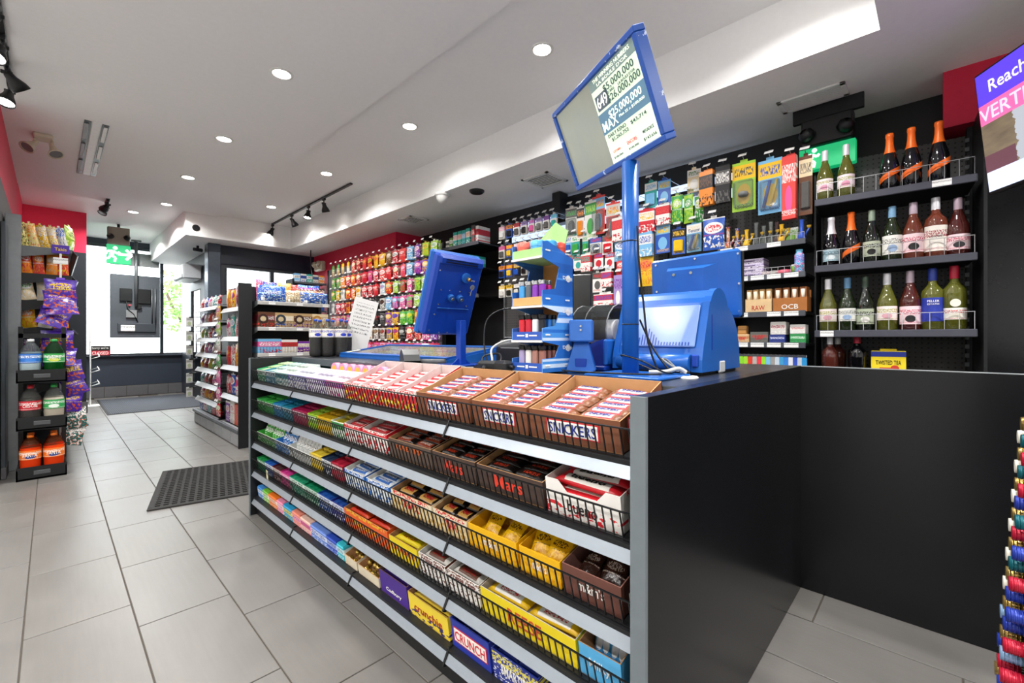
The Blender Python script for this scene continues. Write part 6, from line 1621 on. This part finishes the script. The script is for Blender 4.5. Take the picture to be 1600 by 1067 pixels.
def xe(px, y=YE + .05): return at_y(px, 500, y).x
def epack(p0, p1, z, h, c, nm, y=YE + .06, kind='bag', word=None, wm=None, d=.06, tilt=R(-8)):
    a, b = xe(p0, y), xe(p1, y); w = b - a
    t = thing('cookie_pack', nm, 'cookie pack', ((a + b)/2, y, z + .001), (tilt if kind == 'bag' else 0, 0, 0), 'cookie packs on the endcap')
    m = pack(*[CN[q] for q in c], style='art' if kind == 'bag' else 'box', rough=.3)
    if kind == 'bag':
        b_ = MB().pillow(h, w, d, 6, 8); T = Matrix.Rotation(R(90), 4, 'Y'); b_.v = [(v[2] - w/2, v[1], v[0] + h/2) for v in b_.v]; b_.build('wrapper', m, t)
        MB().box((-w*.42, -d*.5 - .0015, h*.05), (-w*.3, -d*.45, h*.25)).build('price_dot', plain('#f2efe8', .5), t)
    else:
        MB().cbox((-w/2, 0, 0), (w/2, .2, h), .002).build('carton', m, t)
        MB().box((-w/2 + .003, .0, h), (w/2 - .003, .19, h + .0015)).build('lid', plain('#8a6a52', .6), t)
    if word: text(word, w * .6, wm or WHITETXT, t, (0, -d*.52 if kind == 'bag' else -.002, h * .55), height=h * .22)
    return t, w
epack(403, 447, EZ[0], .19, 'BbWB', 'large blue chocolate chip cookie pack on the endcap', word='CHIPS AHOY!')
epack(447, 470, EZ[0], .15, 'CnWN', 'cream and tan cookie pack between the blue ones'); epack(470, 512, EZ[0], .14, 'BWbK', 'blue and white checked cookie pack on the endcap')
epack(401, 411, EZ[0], .27, 'PpWR', 'upright pink pack behind the large blue one', YE + .16); epack(411, 434, EZ[0] + .0, .25, 'BVWb', 'blue pack standing in the back row of the endcap', YE + .2); epack(434, 456, EZ[0], .25, 'yCNO', 'pale yellow pack in the back row of the endcap', YE + .2); epack(456, 467, EZ[0], .24, 'rRWN', 'red pack in the back row of the endcap', YE + .2); epack(467, 500, EZ[0], .25, 'BbWP', 'second blue pack in the back row of the endcap', YE + .22); epack(462, 506, EZ[0], .19, 'NRWC', 'brown and red pack behind the checked one', YE + .14)
for i, (a, b, c, ec_, nm) in enumerate(((403, 430, 'NMWr', '#3a1f16', 'maroon'), (430, 459, 'nCWB', '#2f3a4a', 'cream and blue'), (459, 488, 'nNWV', '#3a2018', 'tan and purple'), (488, 513, 'CnWO', '#c08a3a', 'golden'))):
    t, w = epack(a, b, EZ[1], .17, c, f'{nm} cookie carton with round emblem on the second endcap shelf', kind='box', d=.0)
    MB().cyl((-w*.2, -.002, .095), (-w*.2, -.0005, .095), .055, n=20).build('emblem', plain(ec_, .5), t); MB().cyl((-w*.2, -.003, .095), (-w*.2, -.0018, .095), .03, n=18).build('emblem_field', plain('#d9c49a', .5), t)
epack(403, 440, EZ[2], .16, 'bPWR', 'light blue and pink carton on the third endcap shelf', kind='box', d=0); epack(440, 465, EZ[2], .15, 'WRNC', 'white and red carton on the third endcap shelf', kind='box', d=0); epack(466, 486, EZ[2], .13, 'VWnC', 'purple and tan carton on the third endcap shelf', kind='box', d=0)

# --- aisle gondola: far bay of eight small shelves, near bay of five, peg strip between
ag = thing('aisle_gondola', 'tall black snack gondola facing the entrance aisle', 'shelf', (1.62, 6.55, 0), (0, 0, FACE_NX))
MB().box((-1.1, .06, 0), (.2, .08, 1.8)).box((.2, -.1, 0), (1.105, -.088, 1.8)).box((.2, -.1, 0), (.212, .08, 1.8)).build('back_panel', M['blackmetal'], ag)
for x in (-1.12, .06): MB().box((x, .02, 0), (x + .035, .08, 1.81)).build('upright', M['blackmetal'], ag)
MB().box((1.085, -.22, 0), (1.105, -.1, 1.8)).build('end_panel', M['blackmetal'], ag)
bs = MB().cbox((-1.12, -.2, 0), (.2, .055, .17), .004).cbox((.2, -.2, 0), (1.08, -.101, .17), .004).build('base', plain('#b9babb', .5, name='pale_grey_base'), ag)
for i in range(6): MB().cbox((-1.09 + i * .37, -.21, .02), (-1.09 + i * .37 + .345, -.2, .14), .004).build('kick_panel', plain('#a9abad', .45), bs)
MB().cbox((-1.12, -.225, .16), (1.09, -.2, .2), .003).build('base_rail', M['darkrail'], bs)
AZ = [1.6 - .205 * i for i in range(7)] + [.185]
BZ = [1.54, 1.205, .87, .53, .185]
rl1 = MB().add([(-.56, -.0, .012), (.56, -.0, .012), (.56, -.035, -.04), (-.56, -.035, -.04), (-.56, .01, .008), (.56, .01, .008), (.56, -.028, -.045), (-.56, -.028, -.045)], [(0, 3, 2, 1), (4, 5, 6, 7), (0, 1, 5, 4), (3, 7, 6, 2), (1, 2, 6, 5), (0, 4, 7, 3)]).mesh('price_rail')
cols_a = ['RWM','MRw','WRk','VWr','RKW','BWR','lYR','OYR','wWR','KRY','WPR','GWR','YRB','RrY','PWV','TWB']
for side, zs, x0, x1, n in (('far', AZ, -1.09, .05, 5), ('near', BZ, .28, 1.06, 4)):
    for ri, z in enumerate(zs):
        s = MB().cbox((x0, -.17, z - .018), (x1, .055 if side == 'far' else -.101, z), .002).build('shelf', M['black'], ag)
        rr_ = obj('price_rail', rl1, plain('#c4c6c8', .35, .2, name='silver_price_rail'), s, ((x0 + x1)/2, -.17, z)); rr_.scale = ((x1 - x0)/1.13, 1, 1)
        for q in range(n):
            cd = cols_a[(ri * 3 + q * 5 + (7 if side == 'near' else 0)) % 16]
            w = (x1 - x0 - .04) / n; h = .14 if side == 'far' else rnd.uniform(.2, .26)
            lx = x0 + .02 + w * (q + .5)
            lab = f'{NM[cd[0]]} and {NM[cd[1]]} {"small packet" if side == "far" else "snack bag"}, {side} aisle gondola bay, {ORD[ri]} shelf, {ORD[q]} along'
            m = pack(CN[cd[0]], CN[cd[1]], CN[cd[2]], style='bag' if (ri + q) % 3 else 'art', rough=.28)
            if ri == len(zs) - 1:
                o = MB().cbox((-w*.46, 0, 0), (w*.46, .048, h + .03), .004).box((-w*.3, -.0012, h*.4), (w*.3, 0, h*.6)).build('snack_box', m, None, (1.62 - .152, 6.55 - lx, z + .0135), (0, 0, FACE_NX)); tag(o, lab.replace('small packet', 'box').replace('snack bag', 'box'), 'snack box', 'boxes at the foot of the aisle gondola')
            else:
                bag_at('snack_packet', lab, (1.62 - (.14 if side == 'far' else .138), 6.55 - lx, z + .006), w * .92, h, .045 if side == 'far' else .036, m, FACE_NX, 'packets on the aisle gondola', tilt=R(-8 if side == 'far' else 0))
# peg strip
for ri in range(7):
    z = 1.62 - .2 * ri
    cd = ['YPW', 'lWP', 'wWG', 'GwW', 'PpW', 'PWp', 'RWl'][ri]
    for q in range(2):
        x = .115 + .08 * q
        h = hook(ag, (x, .055, z), L=.27)
        bag_at('hanging_snack', f'{NM[cd[0]]} and {NM[cd[1]]} bag on the aisle peg strip, {ORD[ri]} down, {"far" if q == 0 else "near"} peg', (1.62 - .19, 6.55 - x, z - .188), .09, .16, .035, pack(CN[cd[0]], CN[cd[1]], CN[cd[2]], style='bag', rough=.28), FACE_NX, 'bags on the aisle peg strip')
# things clipped to the far end of the gondola
for i in range(6):
    z = 1.5 - i * .2
    t = thing('clip_card', f'white card clipped to the far end of the aisle gondola, {ORD[i]} down', 'card', (1.38, 7.72, z), (0, 0, R(25)), 'cards on the far gondola end')
    MB().cbox((-.06, -.002, -.14), (.03, .002, 0), .001).build('card', pack('#e4e4e2', '#c9c9c6', '#7a7a78', '#b9c4a0', style='card'), t); MB().cbox((-.02, -.006, -.012), (.05, .006, .004), .001).cyl((.02, 0, 0), (.14, -.05, 0), .004, n=6).build('clip_arm', M['blackmetal'], t)

# ================================================================== wall snack gondola at the left
wg = thing('snack_gondola', 'tall black wall gondola of chip bags beside the entrance', 'shelf', (-.29, 7.75, 0), (0, 0, FACE_PX))
MB().box((-1.7, -.06, 0), (1.75, -.0, 2.3)).build('back_panel', M['blackmetal'], wg)
MB().cbox((-1.745, -.1, 0), (-1.7, .0, 2.32), .004).build('upright', plain('#8b8f92', .3, .5, name='brushed_upright'), wg)
CZ = [2.05, 1.8, 1.55, 1.29, 1.03, .77, .51, .25]
for i, z in enumerate(CZ):
    s = MB().cbox((-1.69, -.43, z - .02), (1.72, -.06, z), .002).build('shelf', M['black'], wg)
    MB().add([(-1.7, -.43, z - .0), (-1.7, -.06, z), (-1.7, -.06, z - .11), (-1.7, -.43, z - .03), (-1.692, -.43, z - .0), (-1.692, -.06, z), (-1.692, -.06, z - .11), (-1.692, -.43, z - .03)], [(0, 1, 2, 3), (4, 7, 6, 5), (2, 3, 7, 6), (0, 3, 7, 4)]).build('bracket', M['greymetal'] if i == 0 else M['blackmetal'], s)
    MB().add([(-1.69, -.43, z + .004), (1.72, -.43, z + .004), (1.72, -.475, z - .05), (-1.69, -.475, z - .05), (-1.69, -.425, z), (1.72, -.425, z), (1.72, -.465, z - .055), (-1.69, -.465, z - .055)], [(0, 3, 2, 1), (4, 5, 6, 7), (0, 1, 5, 4), (3, 7, 6, 2), (1, 2, 6, 5), (0, 4, 7, 3)]).build('price_rail', M['darkrail'], s)
chips = [(['yNG', 'yOW', 'YWN', 'yWR', 'wBW'], .22, 'chip'), (['OrW', 'rOW', 'OnW', 'rYO'], .2, 'orange puff'), (['CWG', 'wCW', 'Cyw'], .2, 'popcorn'), (['YOW', 'wCk', 'OYw'], .2, 'corn chip'), (['VWO', 'NYV', 'VNw'], .19, 'spicy chip')]
for si, (cs, h, kind) in enumerate(chips):
    for q, cd in enumerate(cs):
        n = len(cs); x = -.2 + .32 * (q + .5) / n
        bag_at('chip_bag', f'{NM[cd[0]]} {kind} bag at the {ORD[si]} snack shelf end, {ORD[q]} from the wall', (x, 6.12 + .012 * q, CZ[si] + .007), .33 / n, h, .055, pack(CN[cd[0]], CN[cd[1]], CN[cd[2]], CN[cd[1]], style='art' if si in (0, 4) else 'bag', rough=.25), rnd.uniform(-.3, .3), 'chip bags at the open shelf ends', tilt=R(-4), roll=R(-10 if si == 0 else rnd.uniform(-10, 10)))
    for q in range(5):
        cd = cs[q % len(cs)]
        bag_at('chip_bag', f'{NM[cd[0]]} {kind} bag along the {ORD[si]} snack shelf, {ORD[q]} from its end', (.05, 6.55 + q * .3, CZ[si] + .007), .2, h, .09, pack(CN[cd[0]], CN[cd[1]], CN[cd[2]], style='bag', rough=.25), FACE_PX, 'chip bags along the snack shelves', tilt=R(-6))
for q in range(3):
    bag_at('chip_bag', f'lime green chip bag on the top snack shelf edge, {ORD[q]} from the open end', (.12, 6.3 + q * .34, CZ[0] + .007), .22, .26, .08, pack('#9cc03c', '#cfe07a', '#3a6a22', style='bag', rough=.25), FACE_PX - .3, 'lime bags on the top snack shelf')
# strips of purple chip bags hanging at the near end
pm = pack('#4a2a9a', '#6a44c0', '#f2c53a', '#c2502a', style='bag', rough=.22)
st = thing('clip_strip', 'clip strip with purple header hanging from the top snack shelf', 'clip strip', (.06, 6.0, 2.02))
MB().cbox((-.008, -.001, -1.75), (.008, .001, .0), .0005).cyl((0, 0, 0), (0, .06, 0), .003, n=6).build('strip', M['whiteplastic'], st); MB().cbox((-.06, -.004, -.02), (.06, -.001, .06), .002).build('header', plain('#4a2a9a', .4), st); MB().cbox((-.05, -.004, -.12), (.05, -.001, -.06), .002).build('price_card', tagmat, st)
text('Takis', .08, YELTXT, st, (0, -.006, .02), height=.03)
for i, (z, tl, rl, x) in enumerate(((1.74, -.15, .0, .06), (1.63, -.5, .05, .05), (1.56, -.7, -.05, .06), (1.46, -.5, .35, .03), (1.26, -.1, .0, .04), (1.1, -.5, .05, .06), (.97, -.2, -.2, .12), (.83, -.2, -.35, .13), (.68, -.2, .1, .13), (.52, -.2, -.15, .15), (.36, -.3, .2, .15))):
    cdm = pm if i not in (9, 10) else pack('#1f5f5a', '#e9e6e0', '#c2502a', style='art', rough=.25)
    t = thing('chip_bag', f'{"purple" if i < 9 else "dark green and white"} chip bag hanging on the clip strip, {ORD[i]} down', 'snack bag', (x, 5.95, z - .02), (tl, rl, rnd.uniform(-.2, .2)), 'bags on the clip strip')
    obj('bag', bag_me(.22 if i < 6 else .17, .19, .05), cdm, t, (0, 0, -.16))
    if i in (0, 4, 6): text('Takis', .13, YELTXT, t, (0, -.028, -.05), height=.05)

# --- two-litre bottle rack
rk = thing('soda_rack', 'black three-tier rack of two-litre soda bottles by the snack gondola', 'rack', (-.055, 5.52, 0))
for i, z in enumerate((.0, .42, .82)):
    tr_ = MB().cbox((-.15, 0, z + .0), (.15, .36, z + .02), .004).box((-.15, 0, z), (.15, .012, z + .11)).box((-.15, 0, z), (-.14, .36, z + .09)).box((.14, 0, z), (.15, .36, z + .09)).build('tray', M['black'], rk)
    MB().cbox((-.05, -.004, z + .04), (.05, .001, z + .075), .003).build('tray_tag', plain('#4a4c4e', .4), tr_)
MB().box((-.15, .35, 0), (-.12, .37, 1.3)).box((.12, .35, 0), (.15, .37, 1.3)).box((-.15, .35, 1.2), (.15, .37, 1.24)).build('frame', M['blackmetal'], rk)
def lbl(a, b, c): return pack(a, b, c, style='label', rough=.35)
pops = [(.0, -.07, '#f0801f', '#ef7a20', lbl('#ef7a24', '#2a3f8a', '#f4efe6'), 'orange soda bottle with orange label, nearer the wall', '#f0a060', 'FANTA'), (.0, .07, '#f0801f', '#ef7a20', lbl('#ef7a24', '#2a3f8a', '#f4efe6'), 'orange soda bottle with orange label, nearer the aisle', '#f0a060', 'FANTA'),
        (.42, -.07, '#1a100c', '#b81f2c', lbl('#c42232', '#c42232', '#f2e6e2'), 'dark cola two-litre bottle with red label', '#e4e4e0', 'Coca-Cola'), (.42, .07, '#e6cfc0', '#2f9f4a', lbl('#2fa052', '#e9efe6', '#f2f4ee'), 'pale ginger soda bottle with green label on the middle tier', '#dfe4e0', None),
        (.82, -.07, None, '#dfe2e4', lbl('#2f6fc4', '#3f83d8', '#f0f4f8'), 'clear soda bottle with blue label on the top tier', '#e2e8ea', None), (.82, .07, None, '#2a9a4c', lbl('#35a04a', '#d9e24a', '#f2f4ee'), 'green soda bottle with green label on the top tier', '#3fae62', 'SPRITE')]
for z, x, liq, capc, lb_, nm, cl_, wd in pops:
    t = soda((-.055 + x, 5.61, z + .0205), (.42, .64, lb_), nm + (' of the bottom tier' if z == 0 else ''), 'two-litre soda bottles', h=.35, r=.066, liquid=liq or ('#1f7a3c' if 'green soda' in nm else '#c9d4d6'), cap=capc, clear=cl_, level=.6 if liq is None else .7)
    if wd: text(wd, .085, WHITETXT, t, (0, -.068, .185), height=.03)
    t = soda((-.055 + x, 5.75, z + .0205), (.42, .64, lb_), nm + ', rear row' , 'two-litre soda bottles in the rear row', h=.35, r=.066, liquid=liq or ('#1f7a3c' if 'green soda' in nm else '#c9d4d6'), cap=capc, clear=cl_, level=.7)
MB().cbox((-1.69, -.39, 0), (1.72, -.06, .2), .004).build('base_deck', M['blackmetal'], wg)
t = thing('cooler_cabinet', 'dark grey cooler cabinet at the picture edge before the snack shelves', 'cooler', (-.3, 5.7, 0)); MB().cbox((.002, .0, .1), (.03, .3, 2.19), .004).build('side_panel', plain('#3f464d', .3, name='slate_metal'), t); MB().cbox((.002, .0, 0), (.035, .3, .1), .004).build('kick_plate', M['skirt'], t)

# ================================================================== at the entrance
a, b = at_y(172, 427, 11.9), at_y(250, 528, 11.9)
t = thing('window_sign_back', 'dark sign box hung in the window with wiring on its back', 'sign', ((a.x + b.x)/2, 11.9, b.z))
w, h = b.x - a.x, a.z - b.z
MB().cbox((-w/2, 0, 0), (w/2, .08, h), .01).build('panel', plain('#4a4f55', .5, name='grey_panel'), t)
MB().cbox((-w*.36, -.03, .12), (w*.4, .0, .3), .008).build('cable_tray', plain('#3a3f45', .5), t); MB().cbox((-w*.3, -.04, .14), (-w*.02, -.03, .26), .003).build('data_label', tagmat, t)
MB().cbox((.02*w, -.05, h*.55), (.3*w, 0, h*.78), .006).build('power_box', M['black'], t); MB().cbox((-.32*w, -.04, h*.58), (-.08*w, 0, h*.78), .006).build('driver_box', M['blackmetal'], t); MB().cyl((.05*w, -.05, h*.5), (.05*w, 0, h*.5), .05, n=14).build('cable_gland', M['blackmetal'], t); MB().cyl((-.13*w, -.03, h*.52), (-.13*w, 0, h*.52), .02, n=10).build('indicator', plain('#b8404a', .4), t); MB().cbox((-.2*w, -.04, h*.32), (.02*w, 0, h*.44), .005).build('junction_box', M['greyplastic'], t)
for q in (.33, .4): MB().cyl((q*w, -.015, h*.2), (q*w, -.015, h*.8), .012, n=8).build('conduit', M['greymetal'], t)
MB().tube([(-.2*w, -.03, h*.6), (-.16*w, -.05, h*.45), (-.05*w, -.04, h*.38), (.04*w, -.03, h*.25)], .008, 6).build('wire', M['black'], t)
MB().cyl((0, -.05, h*.5), (0, -.05, ZC - b.z), .03, n=12).cbox((-.08, -.09, ZC - b.z - .03), (.08, -.01, ZC - b.z), .004).build('hanging_pole', M['greymetal'], t)
a, b = at_y(172, 391, 11.95), at_y(249, 419, 11.95)
t = thing('upper_sign_back', 'grey back of a narrow sign in the upper window', 'sign', ((a.x + b.x)/2, 11.95, b.z)); MB().cbox((-(b.x-a.x)/2, 0, 0), ((b.x-a.x)/2, .05, a.z - b.z), .006).build('panel', plain('#8d8f90', .6), t)
for s in (-1, 1): MB().cyl((s*.3, .025, a.z - b.z), (s*.3, .025, ZC - b.z), .006, n=6).build('hanger_wire', M['greymetal'], t)
a, b = at_y(140, 537, 12.08), at_y(172, 553, 12.08)
t = thing('closed_sign', 'black and red closed sign standing in the window corner', 'sign', ((a.x + b.x)/2, 12.0, .846)); w, h = b.x - a.x, .2
MB().cbox((-w/2, 0, 0), (w/2, .01, h), .002).build('board', plain('#1a1818', .5), t); MB().box((-w/2 + .01, -.002, .01), (w/2 - .01, 0, h*.5)).build('red_field', plain('#c2283a', .5), t)
text('CLOSED', w*.8, WHITETXT, t, (0, -.003, h*.27), height=h*.3); text("Sorry we're", w*.8, WHITETXT, t, (0, -.002, h*.75), height=h*.28)
# spinner rack of white wire by the entry wall
t = thing('wire_rack', 'narrow white wire rack against the entry wall', 'rack', (.47, 10.7, 0))
MB().cyl((0, 0, 0), (0, 0, 1.9), .012, n=8).build('pole', M['whiteplastic'], t)
for i in range(6):
    z = .35 + i * .24
    MB().tube([(0, 0, z), (.12, -.05, z + .04), (.1, -.16, z + .1), (0, 0, z + .05)], .005, 5).tube([(0, 0, z), (.12, .08, z + .04), (.1, .16, z + .1)], .005, 5).build('wire_pocket', M['whiteplastic'], t)
MB().cbox((-.12, -.12, 0), (.12, .12, .02), .004).build('foot', M['whiteplastic'], t)
t = thing('door_operator', 'boxy grey-white air unit above the street door', 'air unit', (1.86, 10.6, 2.32)); MB().cbox((-.16, -.45, 0), (.138, .45, .28), .02).build('casing', plain('#b9bdc0', .4), t); MB().cbox((-.168, -.4, .02), (-.158, .4, .08), .004).build('outlet_grille', M['greymetal'], t)
t = thing('wall_panel_box', 'pale notice panel beside the corner column', 'panel', (1.985, 9.45, 1.75)); MB().cbox((0, -.16, 0), (.014, .16, .4), .003).build('board', plain('#b4bac0', .5), t); MB().cyl((-.01, .05, .25), (-.01, .05, .32), .006, n=6).cbox((-.02, .02, .2), (.0, .08, .25), .003).build('hook', M['black'], t)
p = at_x(494, 399, 3.5)
t = thing('emergency_light', 'white twin-lamp emergency unit in the corner above the candy wall', 'emergency light', (3.55, 8.55, 2.56), (0, 0, FACE_NX)); MB().cbox((-.16, -.03, -.08), (.16, .068, .1), .02).build('case', M['creamplastic'], t)
for s in (-1, 1):
    hd2 = MB().lathe([(.03, .03), (.055, .0), (.06, -.03), (.05, -.03)], 16).build('lamp_head', M['creamplastic'], t, (s*.09, -.06, .05), (R(75), 0, 0)); MB().lathe([(.0005, -.025), (.05, -.027)], 14).build('lens', M['greyplastic'], hd2)
cable('hanging_cable', [(3.3, 8.3, ZS), (3.3, 8.3, ZS - .2), (3.32, 8.32, ZS - .35), (3.4, 8.45, ZS - .43), (3.5, 8.5, ZS - .42)], .008, M['black'], 'black cable drooping from the soffit to the emergency unit')
# household shelf in the corner beyond the endcap
hs = thing('corner_shelf', 'dark corner shelf of household packets under the navy header', 'shelf', (3.24, 8.2, 0)); MB().box((-.3, .3, 0), (.3, .32, 2.25)).box((-.3, -.0, 0), (-.27, .32, 2.25)).build('frame', M['blackmetal'], hs)
for ri, z in enumerate((2.2, 1.95, 1.7, 1.45, 1.2)):
    s = MB().cbox((-.26, 0, z - .02), (.3, .3, z), .002).build('shelf', M['black'], hs); MB().box((-.26, -.012, z - .03), (.3, 0, z + .004)).build('price_rail', M['darkrail'], s)
    for q, cd in enumerate((['bWk', 'wBK', 'TWk', 'wkB', 'OWk'], ['BWb', 'wWB', 'bWK', 'WwB', 'kWw'], ['WRk', 'BWk', 'wkK', 'bWB', 'BkW'], ['BWV', 'WbB', 'wBb', 'VWB', 'bBW'], ['wWk', 'WBw', 'kWw', 'BWk', 'wbW'])[ri]):
        t = thing('household_box', f'{NM[cd[0]]} and {NM[cd[1]]} packet on the corner shelf, {ORD[ri]} shelf down, {ORD[q]} across', 'box', (3.24 - .2 + q * .108, 8.23, z + .001), (0, 0, 0), 'packets on the corner shelf'); MB().cbox((-.05, 0, 0), (.05, .1, .15), .003).build('carton', pack(CN[cd[0]], CN[cd[1]], CN[cd[2]], style='box', rough=.4), t); MB().box((-.046, .002, .15), (.046, .09, .152)).build('lid', plain(CN[cd[0]], .4), t)

# ================================================================== mats
t = thing('rubber_mat', 'black perforated rubber anti-fatigue mat on the tiled aisle', 'mat', (.49, 3.96, .0005), (0, 0, R(-12.5)))
ml, mw_ = 1.5, 1.02; g = MB(); nx, ny = 31, 21
for i in range(nx + 1): g.box((ml * i/nx - .0085, 0, 0), (ml * i/nx + .0085, mw_, .011))
for j in range(ny + 1): g.box((0, mw_ * j/ny - .0085, 0), (ml, mw_ * j/ny + .0085, .0125))
g.build('lattice', M['rubber'], t)
e = MB()
for x0, y0, x1, y1 in ((-.03, -.03, ml + .03, 0), (-.03, mw_, ml + .03, mw_ + .03), (-.03, 0, 0, mw_), (ml, 0, ml + .03, mw_)): e.cbox((x0, y0, 0), (x1, y1, .012), .004)
e.build('bevelled_border', M['rubber'], t)
MB().box((ml*.5 - .012, 0, .0), (ml*.5 + .012, mw_, .0135)).build('seam_bar', M['rubber'], t)
t = thing('entrance_mat', 'wide charcoal ribbed entrance mat inside the street window', 'mat', (.6, 9.3, .0005))
k = NT('ribbed_carpet'); v = k.coords('Object'); x_, y_, z_ = k.xyz(v); wv_ = k.math('SINE', k.math('MULTIPLY', x_, 260.0)); k.put(k.p.inputs['Base Color'], k.mix(k.math('GREATER_THAN', wv_, 0.0), lin('#34373d'), lin('#4a4e56'))); k.p.inputs['Roughness'].default_value = .95; k.bump(wv_, .4, .004)
MB().cbox((0.03, .03, 0), (1.35, 2.32, .009), .002).build('carpet', k.mat, t); MB().cbox((0, 0, 0), (1.38, 2.35, .006), .002).build('rubber_edge', M['rubber'], t)

# ------------------------------------------------------------------ label check (build log only)
for l_, v_ in LABELS.items():
    if len(v_) > 1 and (None in [g for _, g in v_] or len({g for _, g in v_}) > 1): print('DUPLABEL', len(v_), l_, v_[:2])
    if not 4 <= len(l_.split()) <= 16: print('LABELLEN', len(l_.split()), l_)
print('OBJECT COUNT', len(bpy.data.objects))
